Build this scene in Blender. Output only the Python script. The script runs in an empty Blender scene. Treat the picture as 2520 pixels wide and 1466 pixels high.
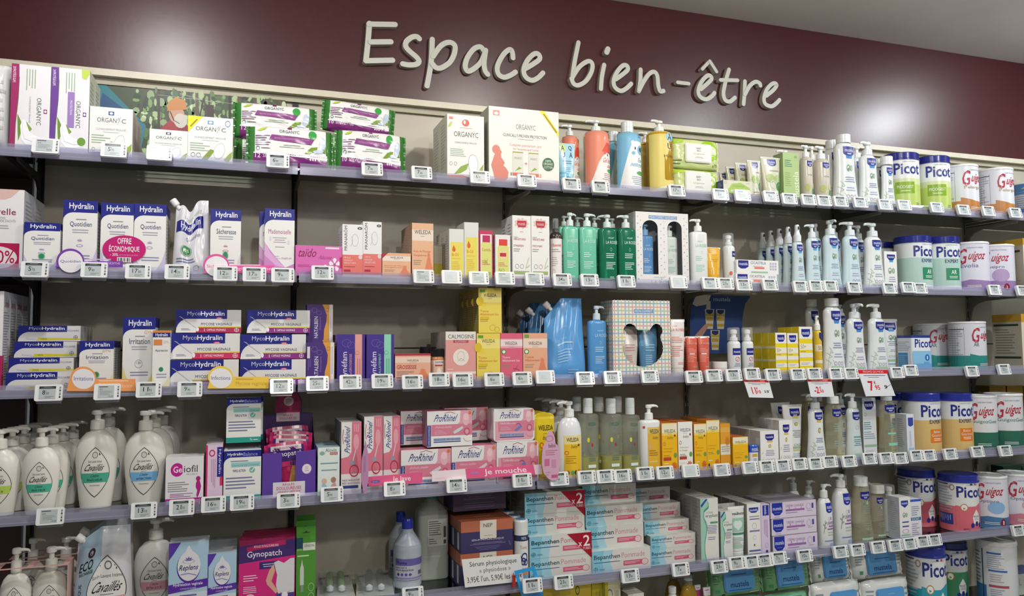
import bpy, bmesh, math, random
from mathutils import Vector, Matrix
random.seed(7)
PI = math.pi
sc = bpy.context.scene
COL = sc.collection
# ---------------------------------------------------------------- camera
W, H, F = 2520, 1466, 1910.67
YAW, PIT, ROL, DIST, CZ = .3336, .0638, -.0075, 2.394, 1.5
_cy, _sy, _cp, _sp = math.cos(YAW), math.sin(YAW), math.cos(PIT), math.sin(PIT)
FW = Vector((_sy*_cp, _cy*_cp, _sp)); _r = Vector((_cy, -_sy, 0)); _u = _r.cross(FW)
RT = _r*math.cos(ROL) + _u*math.sin(ROL); UP = -_r*math.sin(ROL) + _u*math.cos(ROL)
CAM = Vector((0, -DIST, CZ))
cd = bpy.data.cameras.new('camera'); cam = bpy.data.objects.new('camera', cd); COL.objects.link(cam)
cd.sensor_width = 36; cd.lens = F*36/W; cd.clip_start = .05
M3 = Matrix((RT, UP, -FW)).transposed()
cam.matrix_world = Matrix.Translation(CAM) @ M3.to_4x4()
sc.camera = cam
# ---------------------------------------------------------------- light
vs = sc.view_settings
vs.view_transform = 'Standard'; vs.look = 'None'; vs.gamma = 1; vs.use_curve_mapping = False
vs.exposure = -0.5
wd = bpy.data.worlds.new('shop_ambience'); sc.world = wd; wd.use_nodes = True
wd.node_tree.nodes['Background'].inputs[0].default_value = (.93, .97, 1, 1)
wd.node_tree.nodes['Background'].inputs[1].default_value = .15
CEIL = 2.708
def spot(x, y, tx, ty, tz, e, rad=.04, ang=150, blend=1, col=(1, .97, .92)):
    l = bpy.data.lights.new('ceiling_and_fill_spot', 'SPOT'); l.energy = e; l.spot_size = math.radians(ang); l.spot_blend = blend
    l.shadow_soft_size = rad; l.color = col
    o = bpy.data.objects.new('ceiling_and_fill_spot', l); COL.objects.link(o); o.location = (x, y, CEIL-.05)
    o.rotation_euler = (Vector((tx, ty, tz))-o.location).to_track_quat('-Z', 'Y').to_euler()
    return o
LAMP = 50
spot(-.28, -1.0, -.1, -.2, 1.3, LAMP, col=(1, .98, .98))
spot(1.06, -1.42, .9, -.25, 1.3, LAMP*1.1, col=(1, .96, .88))
spot(2.3, -1.27, 2.0, -.25, 1.3, LAMP*.9, col=(.93, .97, 1))
spot(3.16, -.8, 2.75, -.12, 1.8, LAMP*.85, col=(.9, .96, 1))
spot(.3, -3.0, .4, -.2, .9, LAMP*1.5, rad=.06)  # rear spot added as frontal fill for the lower shelves
spot(2.4, -3.0, 2.1, -.2, .9, LAMP*1.5, rad=.06)  # second added rear fill, further right
def add_fill(x, y, z, e, rad=.16):
    l = bpy.data.lights.new('fill_light', 'POINT'); l.energy = e; l.shadow_soft_size = rad; l.color = (1, .97, .93)
    o = bpy.data.objects.new('fill_light', l); COL.objects.link(o); o.location = (x, y, z)
add_fill(4.3, -1.7, 2.35, 16)  # added point light, lifts the ceiling and right end of the sign
add_fill(1.2, -4.2, 2.35, 26)  # added point light, fills ceiling and shelf fronts from behind the camera
# ---------------------------------------------------------------- projection helpers (photo measurements to metres)
def ray(px, py): return FW*F + RT*(px-W/2) - UP*(py-H/2)
def at(px, py, Y):
    v = ray(px, py); t = (Y+DIST)/v.y
    return CAM + v*t
def atz(px, py, Z):
    v = ray(px, py); return CAM + v*((Z-CZ)/v.z)
def proj(P):
    d = Vector(P)-CAM; z = d.dot(FW); return W/2+F*d.dot(RT)/z, H/2-F*d.dot(UP)/z
REG = {'1a': (0,120,3.9375), '1b': (560,220,3.9375), '1c': (1160,240,3.9375), '1d': (1720,300,3.15),
 '2a': (0,440,3.9375), '2b': (560,480,3.9375), '2c': (1160,480,3.9375), '2d': (1720,520,3.15),
 '3a': (0,700,4.5), '3b': (400,720,4.2), '3c': (940,700,4.0645), '3d': (1500,700,4.0717), '3e': (1960,700,4.5),
 '4a': (0,980,3.016), '4b': (380,960,4.0645), '4c': (940,960,4.0645), '4d': (1480,940,4.5), '4e': (1960,920,4.5),
 '5a': (0,1220,5.25), '5b': (400,1220,5.04), '5c': (860,1160,4.79), '5d': (1240,1160,4.79), '5e': (1620,1140,4.496), '5f': (2020,1140,4.496),
 '6a': (740,1280,4.5), '6b': (1250,1370,4.582), '6c': (1700,1330,4.582), '6d': (2180,1280,7.412),
 'sa': (860,20,4.5), 'sb': (1380,40,4.345), 'f': (0,0,1)}
def PX(reg, x, y):
    a, b, s = REG[reg]; return a+x/s, b+y/s
BAY, X0, DEP = .666, -.5255, .286
RAILB = [None, 1.9638, 1.6759, 1.3889, 1.0953, .8125, .522]
SURF = [None]+[z+.018 for z in RAILB[1:]]
LEVEL = [None, 'on the top shelf', 'on the second shelf', 'on the third shelf', 'on the fourth shelf', 'on the fifth shelf', 'on the lowest shelf']
# ---------------------------------------------------------------- materials
def lin(c): return c/12.92 if c <= .04045 else ((c+.055)/1.055)**2.4
def rgb(h): return tuple(lin(int(h[i:i+2], 16)/255) for i in (0, 2, 4))
_mats = {}
def M(h, k='p'):
    key = h+k
    if key in _mats: return _mats[key]
    m = bpy.data.materials.new('paint_'+key if k != 'p' else 'print_'+h); m.use_nodes = True
    nt = m.node_tree; b = nt.nodes['Principled BSDF']; c = rgb(h)+(1,)
    b.inputs['Base Color'].default_value = c
    m.diffuse_color = c
    if k == 'p': b.inputs['Roughness'].default_value = .42; b.inputs['Specular IOR Level'].default_value = .4
    elif k == 'g': b.inputs['Roughness'].default_value = .22
    elif k == 's': b.inputs['Roughness'].default_value = .32; b.inputs['Subsurface Weight'].default_value = 0
    elif k == 'm': b.inputs['Roughness'].default_value = .28; b.inputs['Metallic'].default_value = .8
    elif k == 'd': b.inputs['Roughness'].default_value = .6
    elif k in 'cl':                                   # clear plastic / tinted liquid
        tr = nt.nodes.new('ShaderNodeBsdfTransparent'); tr.inputs[0].default_value = tuple(x**(.25 if k == 'c' else .6) for x in c[:3])+(1,)
        mx = nt.nodes.new('ShaderNodeMixShader'); b.inputs['Roughness'].default_value = .12
        mx.inputs[0].default_value = .16 if k == 'c' else .5
        nt.links.new(tr.outputs[0], mx.inputs[1]); nt.links.new(b.outputs[0], mx.inputs[2])
        nt.links.new(mx.outputs[0], nt.nodes['Material Output'].inputs[0])
    _mats[key] = m; return m
def noise_mat(name, h, h2, scale, rough, bump=0, coat=0):
    m = bpy.data.materials.new(name); m.use_nodes = True; nt = m.node_tree; b = nt.nodes['Principled BSDF']
    n = nt.nodes.new('ShaderNodeTexNoise'); n.inputs['Scale'].default_value = scale; n.inputs['Detail'].default_value = 4
    tc = nt.nodes.new('ShaderNodeTexCoord'); nt.links.new(tc.outputs['Object'], n.inputs['Vector'])
    r = nt.nodes.new('ShaderNodeValToRGB'); r.color_ramp.elements[0].color = rgb(h)+(1,); r.color_ramp.elements[1].color = rgb(h2)+(1,)
    r.color_ramp.elements[0].position = .35; r.color_ramp.elements[1].position = .65
    nt.links.new(n.outputs['Fac'], r.inputs[0]); nt.links.new(r.outputs[0], b.inputs['Base Color'])
    b.inputs['Roughness'].default_value = rough; b.inputs['Coat Weight'].default_value = coat
    if bump:
        bp = nt.nodes.new('ShaderNodeBump'); bp.inputs['Strength'].default_value = bump; bp.inputs['Distance'].default_value = .002
        nt.links.new(n.outputs['Fac'], bp.inputs['Height']); nt.links.new(bp.outputs[0], b.inputs['Normal'])
    return m
def glass_mat():
    m = bpy.data.materials.new('shelf_glass'); m.use_nodes = True; nt = m.node_tree
    for n in list(nt.nodes):
        if n.type == 'BSDF_PRINCIPLED': nt.nodes.remove(n)
    t = nt.nodes.new('ShaderNodeBsdfTransparent'); t.inputs[0].default_value = (.94, .955, .945, 1)
    g = nt.nodes.new('ShaderNodeBsdfGlossy'); g.inputs['Roughness'].default_value = .03; g.inputs[0].default_value = (.9, .95, .93, 1)
    lw = nt.nodes.new('ShaderNodeFresnel'); lw.inputs[0].default_value = 1.5
    mx = nt.nodes.new('ShaderNodeMixShader')
    nt.links.new(lw.outputs[0], mx.inputs[0]); nt.links.new(t.outputs[0], mx.inputs[1]); nt.links.new(g.outputs[0], mx.inputs[2])
    nt.links.new(mx.outputs[0], nt.nodes['Material Output'].inputs[0]); return m
def rail_mat(name, h, mix):
    m = bpy.data.materials.new(name); m.use_nodes = True; nt = m.node_tree; b = nt.nodes['Principled BSDF']
    b.inputs['Base Color'].default_value = rgb(h)+(1,); b.inputs['Roughness'].default_value = .15
    t = nt.nodes.new('ShaderNodeBsdfTransparent'); t.inputs[0].default_value = (.9, .9, .97, 1); mx = nt.nodes.new('ShaderNodeMixShader')
    mx.inputs[0].default_value = mix
    nt.links.new(t.outputs[0], mx.inputs[1]); nt.links.new(b.outputs[0], mx.inputs[2]); nt.links.new(mx.outputs[0], nt.nodes['Material Output'].inputs[0]); return m
# ---------------------------------------------------------------- text outlines (built-in font)
_txt = {}
def textmesh(s, bold):
    k = (s, bold)
    if k in _txt: return _txt[k]
    c = bpy.data.curves.new('t', 'FONT'); c.body = s; c.resolution_u = 2; c.fill_mode = 'FRONT'
    if bold and 'M' not in s: c.offset = .012*bold
    o = bpy.data.objects.new('t', c); me = o.to_mesh()
    vs_ = [(v.co.x, v.co.y) for v in me.vertices]; fs = [tuple(p.vertices) for p in me.polygons]
    o.to_mesh_clear(); bpy.data.objects.remove(o); bpy.data.curves.remove(c)
    if vs_:
        x0 = min(v[0] for v in vs_); x1 = max(v[0] for v in vs_); y0 = min(v[1] for v in vs_); y1 = max(v[1] for v in vs_)
        vs_ = [((x-x0)/max(1e-6, x1-x0), (y-y0)/max(1e-6, y1-y0)) for x, y in vs_]
    _txt[k] = (vs_, fs); return _txt[k]
# ---------------------------------------------------------------- printed artwork ops, u right, v up, both 0..1
def R(u0, v0, u1, v1, c): return ('g', [(u0, v0), (u1, v0), (u1, v1), (u0, v1)], c)
def G(p, c): return ('g', p, c)
def E(cu, cv, ru, rv, c, n=20): return ('g', [(cu+ru*math.cos(2*PI*i/n), cv+rv*math.sin(2*PI*i/n)) for i in range(n)], c)
def O(cu, cv, ru, rv, c, t=.12, n=24): return ('o', cu, cv, ru, rv, c, t, n)
def T(s, u0, v0, u1, v1, c, b=0, i=0, d=0): return ('t', s, u0, v0, u1, v1, c, b, i, d)   # d: 1 reads upward, -1 reads downward
def L(u0, v0, u1, v1, n, c, ctr=False):
    r = random.Random(int(u0*1000+v0*777+n*31)); out = []
    hh = (v1-v0)/n
    for q in range(n):
        w_ = (u1-u0)*r.uniform(.6, 1); s = u0+((u1-u0-w_)/2 if ctr else 0)
        out.append(('g', [(s, v0+hh*(q+.28)), (s+w_, v0+hh*(q+.28)), (s+w_, v0+hh*(q+.66)), (s, v0+hh*(q+.66))], c))
    return ('m', out)
def LV(u0, v0, u1, v1, n, c):
    r = random.Random(n*17+int(u0*99)); out = []; hh = (u1-u0)/n
    for q in range(n):
        w_ = (v1-v0)*r.uniform(.6, 1)
        out.append(('g', [(u0+hh*(q+.28), v1-w_), (u0+hh*(q+.66), v1-w_), (u0+hh*(q+.66), v1), (u0+hh*(q+.28), v1)], c))
    return ('m', out)
def PL(pts, t, c):                                    # polyline, t in u units
    out = []
    for (a, b), (c1, d1) in zip(pts, pts[1:]):
        dx, dy = c1-a, d1-b; l = math.hypot(dx, dy) or 1; nx, ny = -dy/l*t/2, dx/l*t/2
        out.append(('g', [(a-nx, b-ny), (c1-nx, d1-ny), (c1+nx, d1+ny), (a+nx, b+ny)], c))
    return ('m', out)
def clip(poly, ax, lo, hi):
    for s, lim in ((1, lo), (-1, hi)):
        out = []
        for i in range(len(poly)):
            p, q = poly[i-1], poly[i]; dp, dq = s*(p[ax]-lim), s*(q[ax]-lim)
            if (dp >= 0) != (dq >= 0):
                t = dp/(dp-dq); out.append((p[0]+(q[0]-p[0])*t, p[1]+(q[1]-p[1])*t))
            if dq >= 0: out.append(q)
        poly = out
        if len(poly) < 3: return []
    return poly
# ---------------------------------------------------------------- mesh builder
def sup(a, b, n, th):
    c, s = math.cos(th), math.sin(th)
    return a*math.copysign(abs(s)**(2/n), s), -b*math.copysign(abs(c)**(2/n), c)
class MB:
    def __init__(s): s.v = []; s.f = []; s.m = []; s.sm = []; s.mats = []
    def mi(s, m):
        if isinstance(m, str): m = M(m)
        if m not in s.mats: s.mats.append(m)
        return s.mats.index(m)
    def face(s, pts, m, smooth=False):
        i = len(s.v); s.v += [tuple(p) for p in pts]; s.f.append(tuple(range(i, i+len(pts)))); s.m.append(s.mi(m)); s.sm.append(smooth)
    def mesh(s, vs_, fs, m, smooth=False):
        i = len(s.v); s.v += [tuple(p) for p in vs_]; k = s.mi(m)
        for f in fs: s.f.append(tuple(j+i for j in f)); s.m.append(k); s.sm.append(smooth)
    def box(s, x0, x1, y0, y1, z0, z1, m, top=None, side=None):
        a = [(x0,y0,z0),(x1,y0,z0),(x1,y1,z0),(x0,y1,z0),(x0,y0,z1),(x1,y0,z1),(x1,y1,z1),(x0,y1,z1)]
        s.mesh(a, [(3,2,1,0)], m); s.mesh(a, [(4,5,6,7)], top or m); s.mesh(a, [(0,1,5,4),(2,3,7,6)], m); s.mesh(a, [(1,2,6,5),(3,0,4,7)], side or m)
        return s
    def rbox(s, x0, x1, y0, y1, z0, z1, m, r=.003, ax='y', seg=4):   # rounded outline extruded along an axis
        if ax == 'y': A0, A1, B0, B1, C0, C1, fn = x0, x1, z0, z1, y0, y1, lambda a, b, c: (a, c, b)
        elif ax == 'z': A0, A1, B0, B1, C0, C1, fn = x0, x1, y0, y1, z0, z1, lambda a, b, c: (a, b, c)
        pts = []
        for cx, cy, a0 in ((A1-r, B1-r, 0), (A0+r, B1-r, 90), (A0+r, B0+r, 180), (A1-r, B0+r, 270)):
            for q in range(seg+1):
                t = math.radians(a0+90*q/seg); pts.append((cx+r*math.cos(t), cy+r*math.sin(t)))
        n = len(pts)
        vs_ = [fn(a, b, C0) for a, b in pts]+[fn(a, b, C1) for a, b in pts]
        s.mesh(vs_, [tuple(range(n)), tuple(range(2*n-1, n-1, -1))]+[(q, q+n, (q+1) % n+n, (q+1) % n) for q in range(n)], m)
        return s
    def loft(s, secs, m, seg=28, cap=True, cx=0, cy=0):
        # secs: (z, a, b, n) ; m single or list per gap
        rings = []
        for (z, a, b, n) in secs:
            rings.append([(cx+x, cy+y, z) for x, y in (sup(a, b, n, 2*PI*k/seg) for k in range(seg))])
        for q in range(len(rings)-1):
            mm = m[q] if isinstance(m, (list, tuple)) else m
            flat = abs(secs[q][0]-secs[q+1][0]) < 1e-6
            i = rings[q]+rings[q+1]
            s.mesh(i, [(k, (k+1) % seg, (k+1) % seg+seg, k+seg) for k in range(seg)], mm, not flat)
        if cap:
            m0 = m[0] if isinstance(m, (list, tuple)) else m; m1 = m[-1] if isinstance(m, (list, tuple)) else m
            s.face(rings[0][::-1], m0); s.face(rings[-1], m1)
        return s
    def lathe(s, prof, m, seg=24, cx=0, cy=0): return s.loft([(z, r, r, 2) for r, z in prof], m, seg, True, cx, cy)
    def tube(s, path, r, m, seg=10, cap=True):
        path = [Vector(p) for p in path]; rings = []
        for i, p in enumerate(path):
            d = (path[min(i+1, len(path)-1)]-path[max(i-1, 0)]).normalized()
            a = d.cross(Vector((0, 0, 1))); a = a if a.length > .05 else d.cross(Vector((1, 0, 0))); a.normalize(); b = d.cross(a)
            rr = r[i] if isinstance(r, (list, tuple)) else r
            rings.append([p+a*rr*math.cos(2*PI*k/seg)+b*rr*math.sin(2*PI*k/seg) for k in range(seg)])
        for q in range(len(rings)-1):
            s.mesh(rings[q]+rings[q+1], [(k+seg, (k+1) % seg+seg, (k+1) % seg, k) for k in range(seg)], m, True)
        if cap: s.face(rings[0], m); s.face(rings[-1][::-1], m)
        return s
    def art(s, ops, w, h, Fn, nu=1, nv=1, e0=.0002, de=.00004, k='p'):
        lay = 0
        def poly(p, c, e):
            pm = [((u-.5)*w, v*h) for u, v in p]; m = M(c, k) if isinstance(c, str) else c
            if nu == 1 and nv == 1: s.face([Fn(a, b, e) for a, b in pm], m); return
            us = [a for a, _ in pm]; vs2 = [b for _, b in pm]
            for i in range(nu):
                a0, a1 = -w/2+w*i/nu, -w/2+w*(i+1)/nu
                if a1 <= min(us) or a0 >= max(us): continue
                pa = clip(pm, 0, a0, a1)
                if not pa: continue
                for j in range(nv):
                    b0, b1 = h*j/nv, h*(j+1)/nv
                    if b1 <= min(vs2) or b0 >= max(vs2): continue
                    pb = clip(pa, 1, b0, b1)
                    if pb: s.face([Fn(a, b, e) for a, b in pb], m, True)
        def run(op):
            nonlocal lay
            if op[0] == 'm' and op[1] and op[1][0][0] == 'g':
                for o in op[1]: poly(o[1], o[2], e0+lay*de)
                lay += 1; return
            e = e0+lay*de; lay += 1
            if op[0] == 'g': poly(op[1], op[2], e)
            elif op[0] == 'o':
                _, cu, cv, ru, rv, c, t, n = op
                for q in range(n):
                    a, b = 2*PI*q/n, 2*PI*(q+1)/n
                    poly([(cu+ru*math.cos(a)*f, cv+rv*math.sin(a)*f) for f in (1-t, 1)]+[(cu+ru*math.cos(b)*f, cv+rv*math.sin(b)*f) for f in (1, 1-t)], c, e)
            elif op[0] == 't':
                _, st, u0, v0, u1, v1, c, b, sh, d = op
                vs_, fs = textmesh(st, b); out = []
                for x, y in vs_:
                    x = x*(1-sh)+y*sh
                    if d == 0: u, v = u0+(u1-u0)*x, v0+(v1-v0)*y
                    elif d == 1: u, v = u1-(u1-u0)*y, v0+(v1-v0)*x
                    else: u, v = u0+(u1-u0)*y, v1-(v1-v0)*x
                    out.append(Fn((u-.5)*w, v*h, e+(.0003 if nu > 1 else 0)))
                s.mesh(out, fs, M(c, k) if isinstance(c, str) else c)
        for op in ops:
            if op[0] == 'm' and op[1] and op[1][0][0] in 'mot':
                for o in op[1]: run(o)
            else: run(op)
    def build(s, name, parent=None, loc=(0, 0, 0), rz=0, weld=False):
        me = bpy.data.meshes.new(name); me.from_pydata(s.v, [], s.f)
        for m in s.mats: me.materials.append(m)
        me.polygons.foreach_set('material_index', s.m); me.polygons.foreach_set('use_smooth', s.sm); me.update()
        if weld:
            bm = bmesh.new(); bm.from_mesh(me); bmesh.ops.remove_doubles(bm, verts=bm.verts, dist=2e-5); bm.to_mesh(me); bm.free()
        o = bpy.data.objects.new(name, me); COL.objects.link(o); o.location = loc; o.rotation_euler = (0, 0, rz)
        if parent: o.parent = parent
        return o
# ---------------------------------------------------------------- things
def tag(o, label, cat, group=None, kind=None):
    if label: o['label'] = label
    if cat: o['category'] = cat
    if group: o['group'] = group
    if kind: o['kind'] = kind
    return o
def empty(name, loc, label, cat, group=None, rz=0):
    o = bpy.data.objects.new(name, None); COL.objects.link(o); o.location = loc; o.rotation_euler = (0, 0, rz); o.empty_display_size = .02
    return tag(o, label, cat, group)
def structure(name, mb): o = mb.build(name); o['kind'] = 'structure'; return o
def copy_tree(o, parent=None):
    c = o.copy(); COL.objects.link(c)
    if parent: c.parent = parent
    for ch in o.children: copy_tree(ch, c)
    return c
ORD = ['', 'second', 'third', 'fourth', 'fifth', 'sixth']
def rowname(label): return 'row of '+' '.join(label.split(',')[0].split()[:7])
def deep(o, n, dy, label, group, dx=0, dxs=None):
    """copies standing behind the front one, each with its own label"""
    o['group'] = group; s = label
    for q in range(1, n):
        c = copy_tree(o); c.location = o.location+Vector((dxs[q-1] if dxs else dx*q, dy*q, 0)); e = f', {ORD[q]} from front in its row'; t = s+e
        if len(t.split()) > 16: t = s.replace(' '+next((l for l in LEVEL[1:] if l in s), '~'), '')+e
        if len(t.split()) > 16: t = t.replace(' from front in its row', ' from front')
        c['label'] = t
    return o
FLAT = lambda d: (lambda a, b, e: (a, -d/2-e, b))
# ================================================================ setting
XL, XR = -2.6, 4.9
b = MB(); b.face([(XL, -5, 0), (XR, -5, 0), (XR, .02, 0), (XL, .02, 0)], noise_mat('floor_tile', 'd4d0c8', 'dcd8d0', 3, .4)); structure('floor', b)
b = MB(); b.face([(XL, -5, CEIL), (XL, .02, CEIL), (XR, .02, CEIL), (XR, -5, CEIL)], noise_mat('ceiling_paint', 'e4e2dc', 'e9e7e1', 6, .8)); structure('ceiling', b)
WALLM = noise_mat('cream_laminate', 'b3aa9a', 'bbb2a2', 9, .38); WALLD = noise_mat('dark_laminate', '3c2426', '43292b', 9, .4)
b = MB()
b.box(X0, XR, 0, .02, 1.503, 2.27, WALLM); b.box(X0, XR, 0, .02, 0, 1.4985, WALLM); b.box(X0, XR, .004, .02, 1.4985, 1.503, M('2c2a26', 'd'))
structure('wall_back', b)
b = MB(); b.box(XL, X0-.02, 0, .02, 0, 2.27, WALLD); structure('wall_left', b)
b = MB(); b.box(XL, XR, -.032, .02, 2.262, 2.281, noise_mat('cream_edge', 'cfc8b2', 'd6cfba', 20, .4)); b.box(XL, XR, -.012, .02, 2.243, 2.262, noise_mat('cream_edge_lower', 'aaa48c', 'b0aa92', 20, .45)); structure('trim_1', b)
b = MB(); b.box(XL, XR, -.016, .02, 2.281, CEIL-.001, noise_mat('maroon_laminate', '43171a', '47191c', 60, .32, .06))
tag(b.build('fascia_board'), 'long maroon fascia board above the shelves carrying white lettering', 'fascia board')
# uprights between the bays
PM, SLOT = M('4b4640', 'm'), M('080808', 'd')
BAYN = ['first', 'second', 'third', 'fourth', 'fifth', 'sixth']
for k in range(7):
    x = X0+BAY*k; b = MB(); pm = M('2b2422', 'd') if k < 2 else M('8a8578', 'd'); b.box(x-.0085, x+.0085, -.006, 0, .1, 2.243, pm); b.box(x-.0015, x+.0015, -.0062, -.006, .1, 2.243, M('1c1a18', 'd'))
    z = .2
    while z < 2.2:
        for s in (-1, 1): b.box(x+s*.0045-.0015, x+s*.0045+.0015, -.0064, -.006, z, z+.026, SLOT)
        z += .038
    tag(b.build('shelf_upright'), f'slotted dark metal upright at the left edge of the {BAYN[k]} bay' if k < 6 else 'slotted dark metal upright at the far right end', 'upright', 'shelf uprights')
# shelves
GLASS = glass_mat(); RAIL = rail_mat('rail_plastic', 'a9a9bc', .5); LIP = rail_mat('rail_lip', 'b9b9c8', .2)
def bracket(b, x, z, col, l=.235):
    pts = [(0, 0), (-l, 0), (-l, -.011), (-.085, -.015), (-.05, -.024), (-.028, -.043), (-.018, -.07), (-.016, -.09), (0, -.09)]
    n = len(pts); vs_ = [(x-.003, y, z+h) for y, h in pts]+[(x+.003, y, z+h) for y, h in pts]
    b.mesh(vs_, [tuple(range(n))[::-1], tuple(range(n, 2*n))]+[(q, (q+1) % n, (q+1) % n+n, q+n) for q in range(n)], col)
LV_ = ['', 'top', 'second', 'third', 'fourth', 'fifth', 'lowest']
for lv in range(1, 7):
    for k in range(6):
        xa, xb = X0+BAY*k, X0+BAY*(k+1); z = SURF[lv]
        o = empty('glass_shelf', (0, 0, 0), f'clear glass shelf with plastic front rail, {LV_[lv]} level of {BAYN[k]} bay', 'shelf', 'glass shelves')
        MB().box(xa+(.003 if k else -.019), xb-.003, -DEP+.012, -.008, z-.006, z, GLASS).build('glass_panel', o)
        r = MB(); x0, x1 = xa-.003 if k else xa-.045, xb-.009
        pr = [(-.286, -.018), (-.2865, -.012), (-.2845, -.010), (-.2835, .004), (-.2815, .0055), (-.2785, .0135), (-.276, .0135), (-.2785, .003), (-.279, -.018)]
        n = len(pr); vs_ = [(x0, y, z+h) for y, h in pr]+[(x1, y, z+h) for y, h in pr]
        r.mesh(vs_, [tuple(range(n))[::-1], tuple(range(n, 2*n))], RAIL)
        for q in range(n): r.mesh(vs_, [(q, (q+1) % n, (q+1) % n+n, q+n)], RAIL if q in (0, 1, 2, 7, 8) else LIP)
        r.build('price_rail', o)
        br = MB(); bracket(br, xa, z-.007, M('2c2724', 'd') if k < 2 else M('7d786c', 'd')); br.build('bracket', o)
        if k == 5: br = MB(); bracket(br, xb, z-.007, M('7d786c', 'd')); br.build('bracket', o)
    # neighbouring bay on the left, mostly outside the frame
    if lv < 4:
        b = MB(); b.box(X0-.9, X0-.022, -.272, -.004, SURF[lv]-.016, SURF[lv], M('2b1f20', 'd'))
        tag(b.build('dark_shelf'), f'dark laminate shelf end of the neighbouring bay, {LV_[lv]} level at left edge', 'shelf', 'dark shelves of the neighbouring bay')
# ================================================================ lettering
WHITE = M('c9c9bf', 'd')
def letter(name, label, strokes, reg):
    b = MB(); Y0, Y1 = -.034, -.0165
    for si, (r, pts) in enumerate(strokes):
        yo = si*.0016+1e-5
        P = [at(*PX(reg, *p), Y0) for p in pts]; P = [(p.x, p.z) for p in P]
        C = []
        if len(P) == 2: C = [(P[0][0]+(P[1][0]-P[0][0])*t/4, P[0][1]+(P[1][1]-P[0][1])*t/4) for t in range(5)]
        else:
            Q = [P[0]]+P+[P[-1]]
            for i in range(1, len(Q)-2):
                for t in range(6):
                    t /= 6; p0, p1, p2, p3 = Q[i-1:i+3]
                    C.append(tuple(.5*(2*p1[c]+(p2[c]-p0[c])*t+(2*p0[c]-5*p1[c]+4*p2[c]-p3[c])*t*t+(3*p1[c]-p0[c]-3*p2[c]+p3[c])*t**3) for c in (0, 1)))
            C.append(P[-1])
        lf, rt = [], []
        for i, p in enumerate(C):
            q0, q1 = C[max(0, i-1)], C[min(len(C)-1, i+1)]; dx, dz = q1[0]-q0[0], q1[1]-q0[1]; l = math.hypot(dx, dz) or 1
            nx, nz = -dz/l*r, dx/l*r
            lf.append((p[0]+nx, p[1]+nz)); rt.append((p[0]-nx, p[1]-nz))
        def capp(c, a):   # half circle from point a around c
            s = math.atan2(a[1]-c[1], a[0]-c[0]); return [(c[0]+r*math.cos(s-PI*q/8), c[1]+r*math.sin(s-PI*q/8)) for q in range(1, 8)]
        ec, scp = capp(C[-1], lf[-1]), capp(C[0], rt[0])
        out = lf+ec+rt[::-1]+scp
        n = len(out)
        b.mesh([(x, Y0-yo, z) for x, z in out]+[(x, Y1, z) for x, z in out], [(q, (q+1) % n, (q+1) % n+n, q+n) for q in range(n)], M('b9b8ab', 'd'))
        for i in range(len(C)-1): b.face([(x, Y0-yo-i*2e-5, z) for x, z in (lf[i], rt[i], rt[i+1], lf[i+1])], WHITE)
        b.face([(x, Y0-yo-len(C)*2e-5, z) for x, z in [lf[-1]]+ec+[rt[-1]]], WHITE); b.face([(x, Y0-yo, z) for x, z in [rt[0]]+scp+[lf[0]]], WHITE)
    tag(b.build(name), label, 'letter', 'white letters on the maroon fascia')
r1, r2 = .0083, .0077
letter('sign_letter', 'large white raised capital E that begins the maroon sign', [(r1, [(222,168),(205,380),(182,590)]), (r1, [(215,178),(505,183)]), (r1, [(235,378),(457,376)]), (r1, [(180,588),(475,582)])], 'sa')
letter('sign_letter', 'white raised letter s after the capital E', [(r1, [(775,338),(745,315),(690,322),(630,370),(625,425),(670,480),(745,545),(770,590),(740,622),(660,630),(590,618)])], 'sa')
letter('sign_letter', 'white raised letter p with its tail reaching towards the cream trim', [(r1, [(918,345),(905,600),(860,860)]), (r1, [(925,535),(1010,420),(1100,380),(1165,415),(1160,505),(1110,600),(1020,662),(960,662),(918,620)])], 'sa')
letter('sign_letter', 'white raised letter a between p and c', [(r1, [(1490,470),(1450,428),(1380,450),(1310,540),(1282,640),(1312,698),(1380,670),(1460,590),(1505,480)]), (r1, [(1508,468),(1490,600),(1500,690),(1530,735)])], 'sa')
letter('sign_letter', 'white raised letter c between a and e', [(r1, [(1812,550),(1802,480),(1768,460),(1700,520),(1640,640),(1650,730),(1710,765),(1780,745),(1838,708)])], 'sa')
letter('sign_letter', 'white raised letter e that closes the first word', [(r1, [(1950,668),(2040,615),(2108,560),(2090,508),(2040,510),(1970,580),(1930,680),(1950,760),(2020,800),(2090,770),(2142,718)])], 'sa')
letter('sign_letter', 'white raised letter b that begins the second word', [(r2, [(190,280),(150,480),(120,680)]), (r2, [(125,650),(200,540),(290,482),(335,510),(328,590),(270,690),(190,738),(138,725),(112,670)])], 'sb')
letter('sign_letter', 'white raised letter i with its teardrop dot', [(r2, [(465,520),(440,650),(430,775)]), (.0095, [(503,352),(490,385)])], 'sb')
letter('sign_letter', 'white raised letter e between i and n', [(r2, [(590,672),(660,622),(717,570),(705,527),(660,530),(600,600),(565,690),(580,760),(640,798),(700,772),(752,722)])], 'sb')
letter('sign_letter', 'white raised letter n just before the hyphen', [(r2, [(855,570),(850,700),(835,800)]), (r2, [(838,790),(890,690),(950,612),(1000,597),(1030,640),(1040,740),(1060,802),(1095,800)])], 'sb')
letter('sign_hyphen', 'short white raised hyphen between the second and third words', [(r2*.85, [(1252,706),(1370,720)])], 'sb')
letter('sign_letter', 'white raised letter e wearing a circumflex accent', [(r2, [(1500,778),(1570,718),(1612,670),(1600,637),(1560,640),(1500,710),(1470,800),(1490,860),(1550,888),(1610,858),(1642,820)]), (r2*.8, [(1512,565),(1590,482)]), (r2*.8, [(1590,482),(1662,595)])], 'sb')
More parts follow.
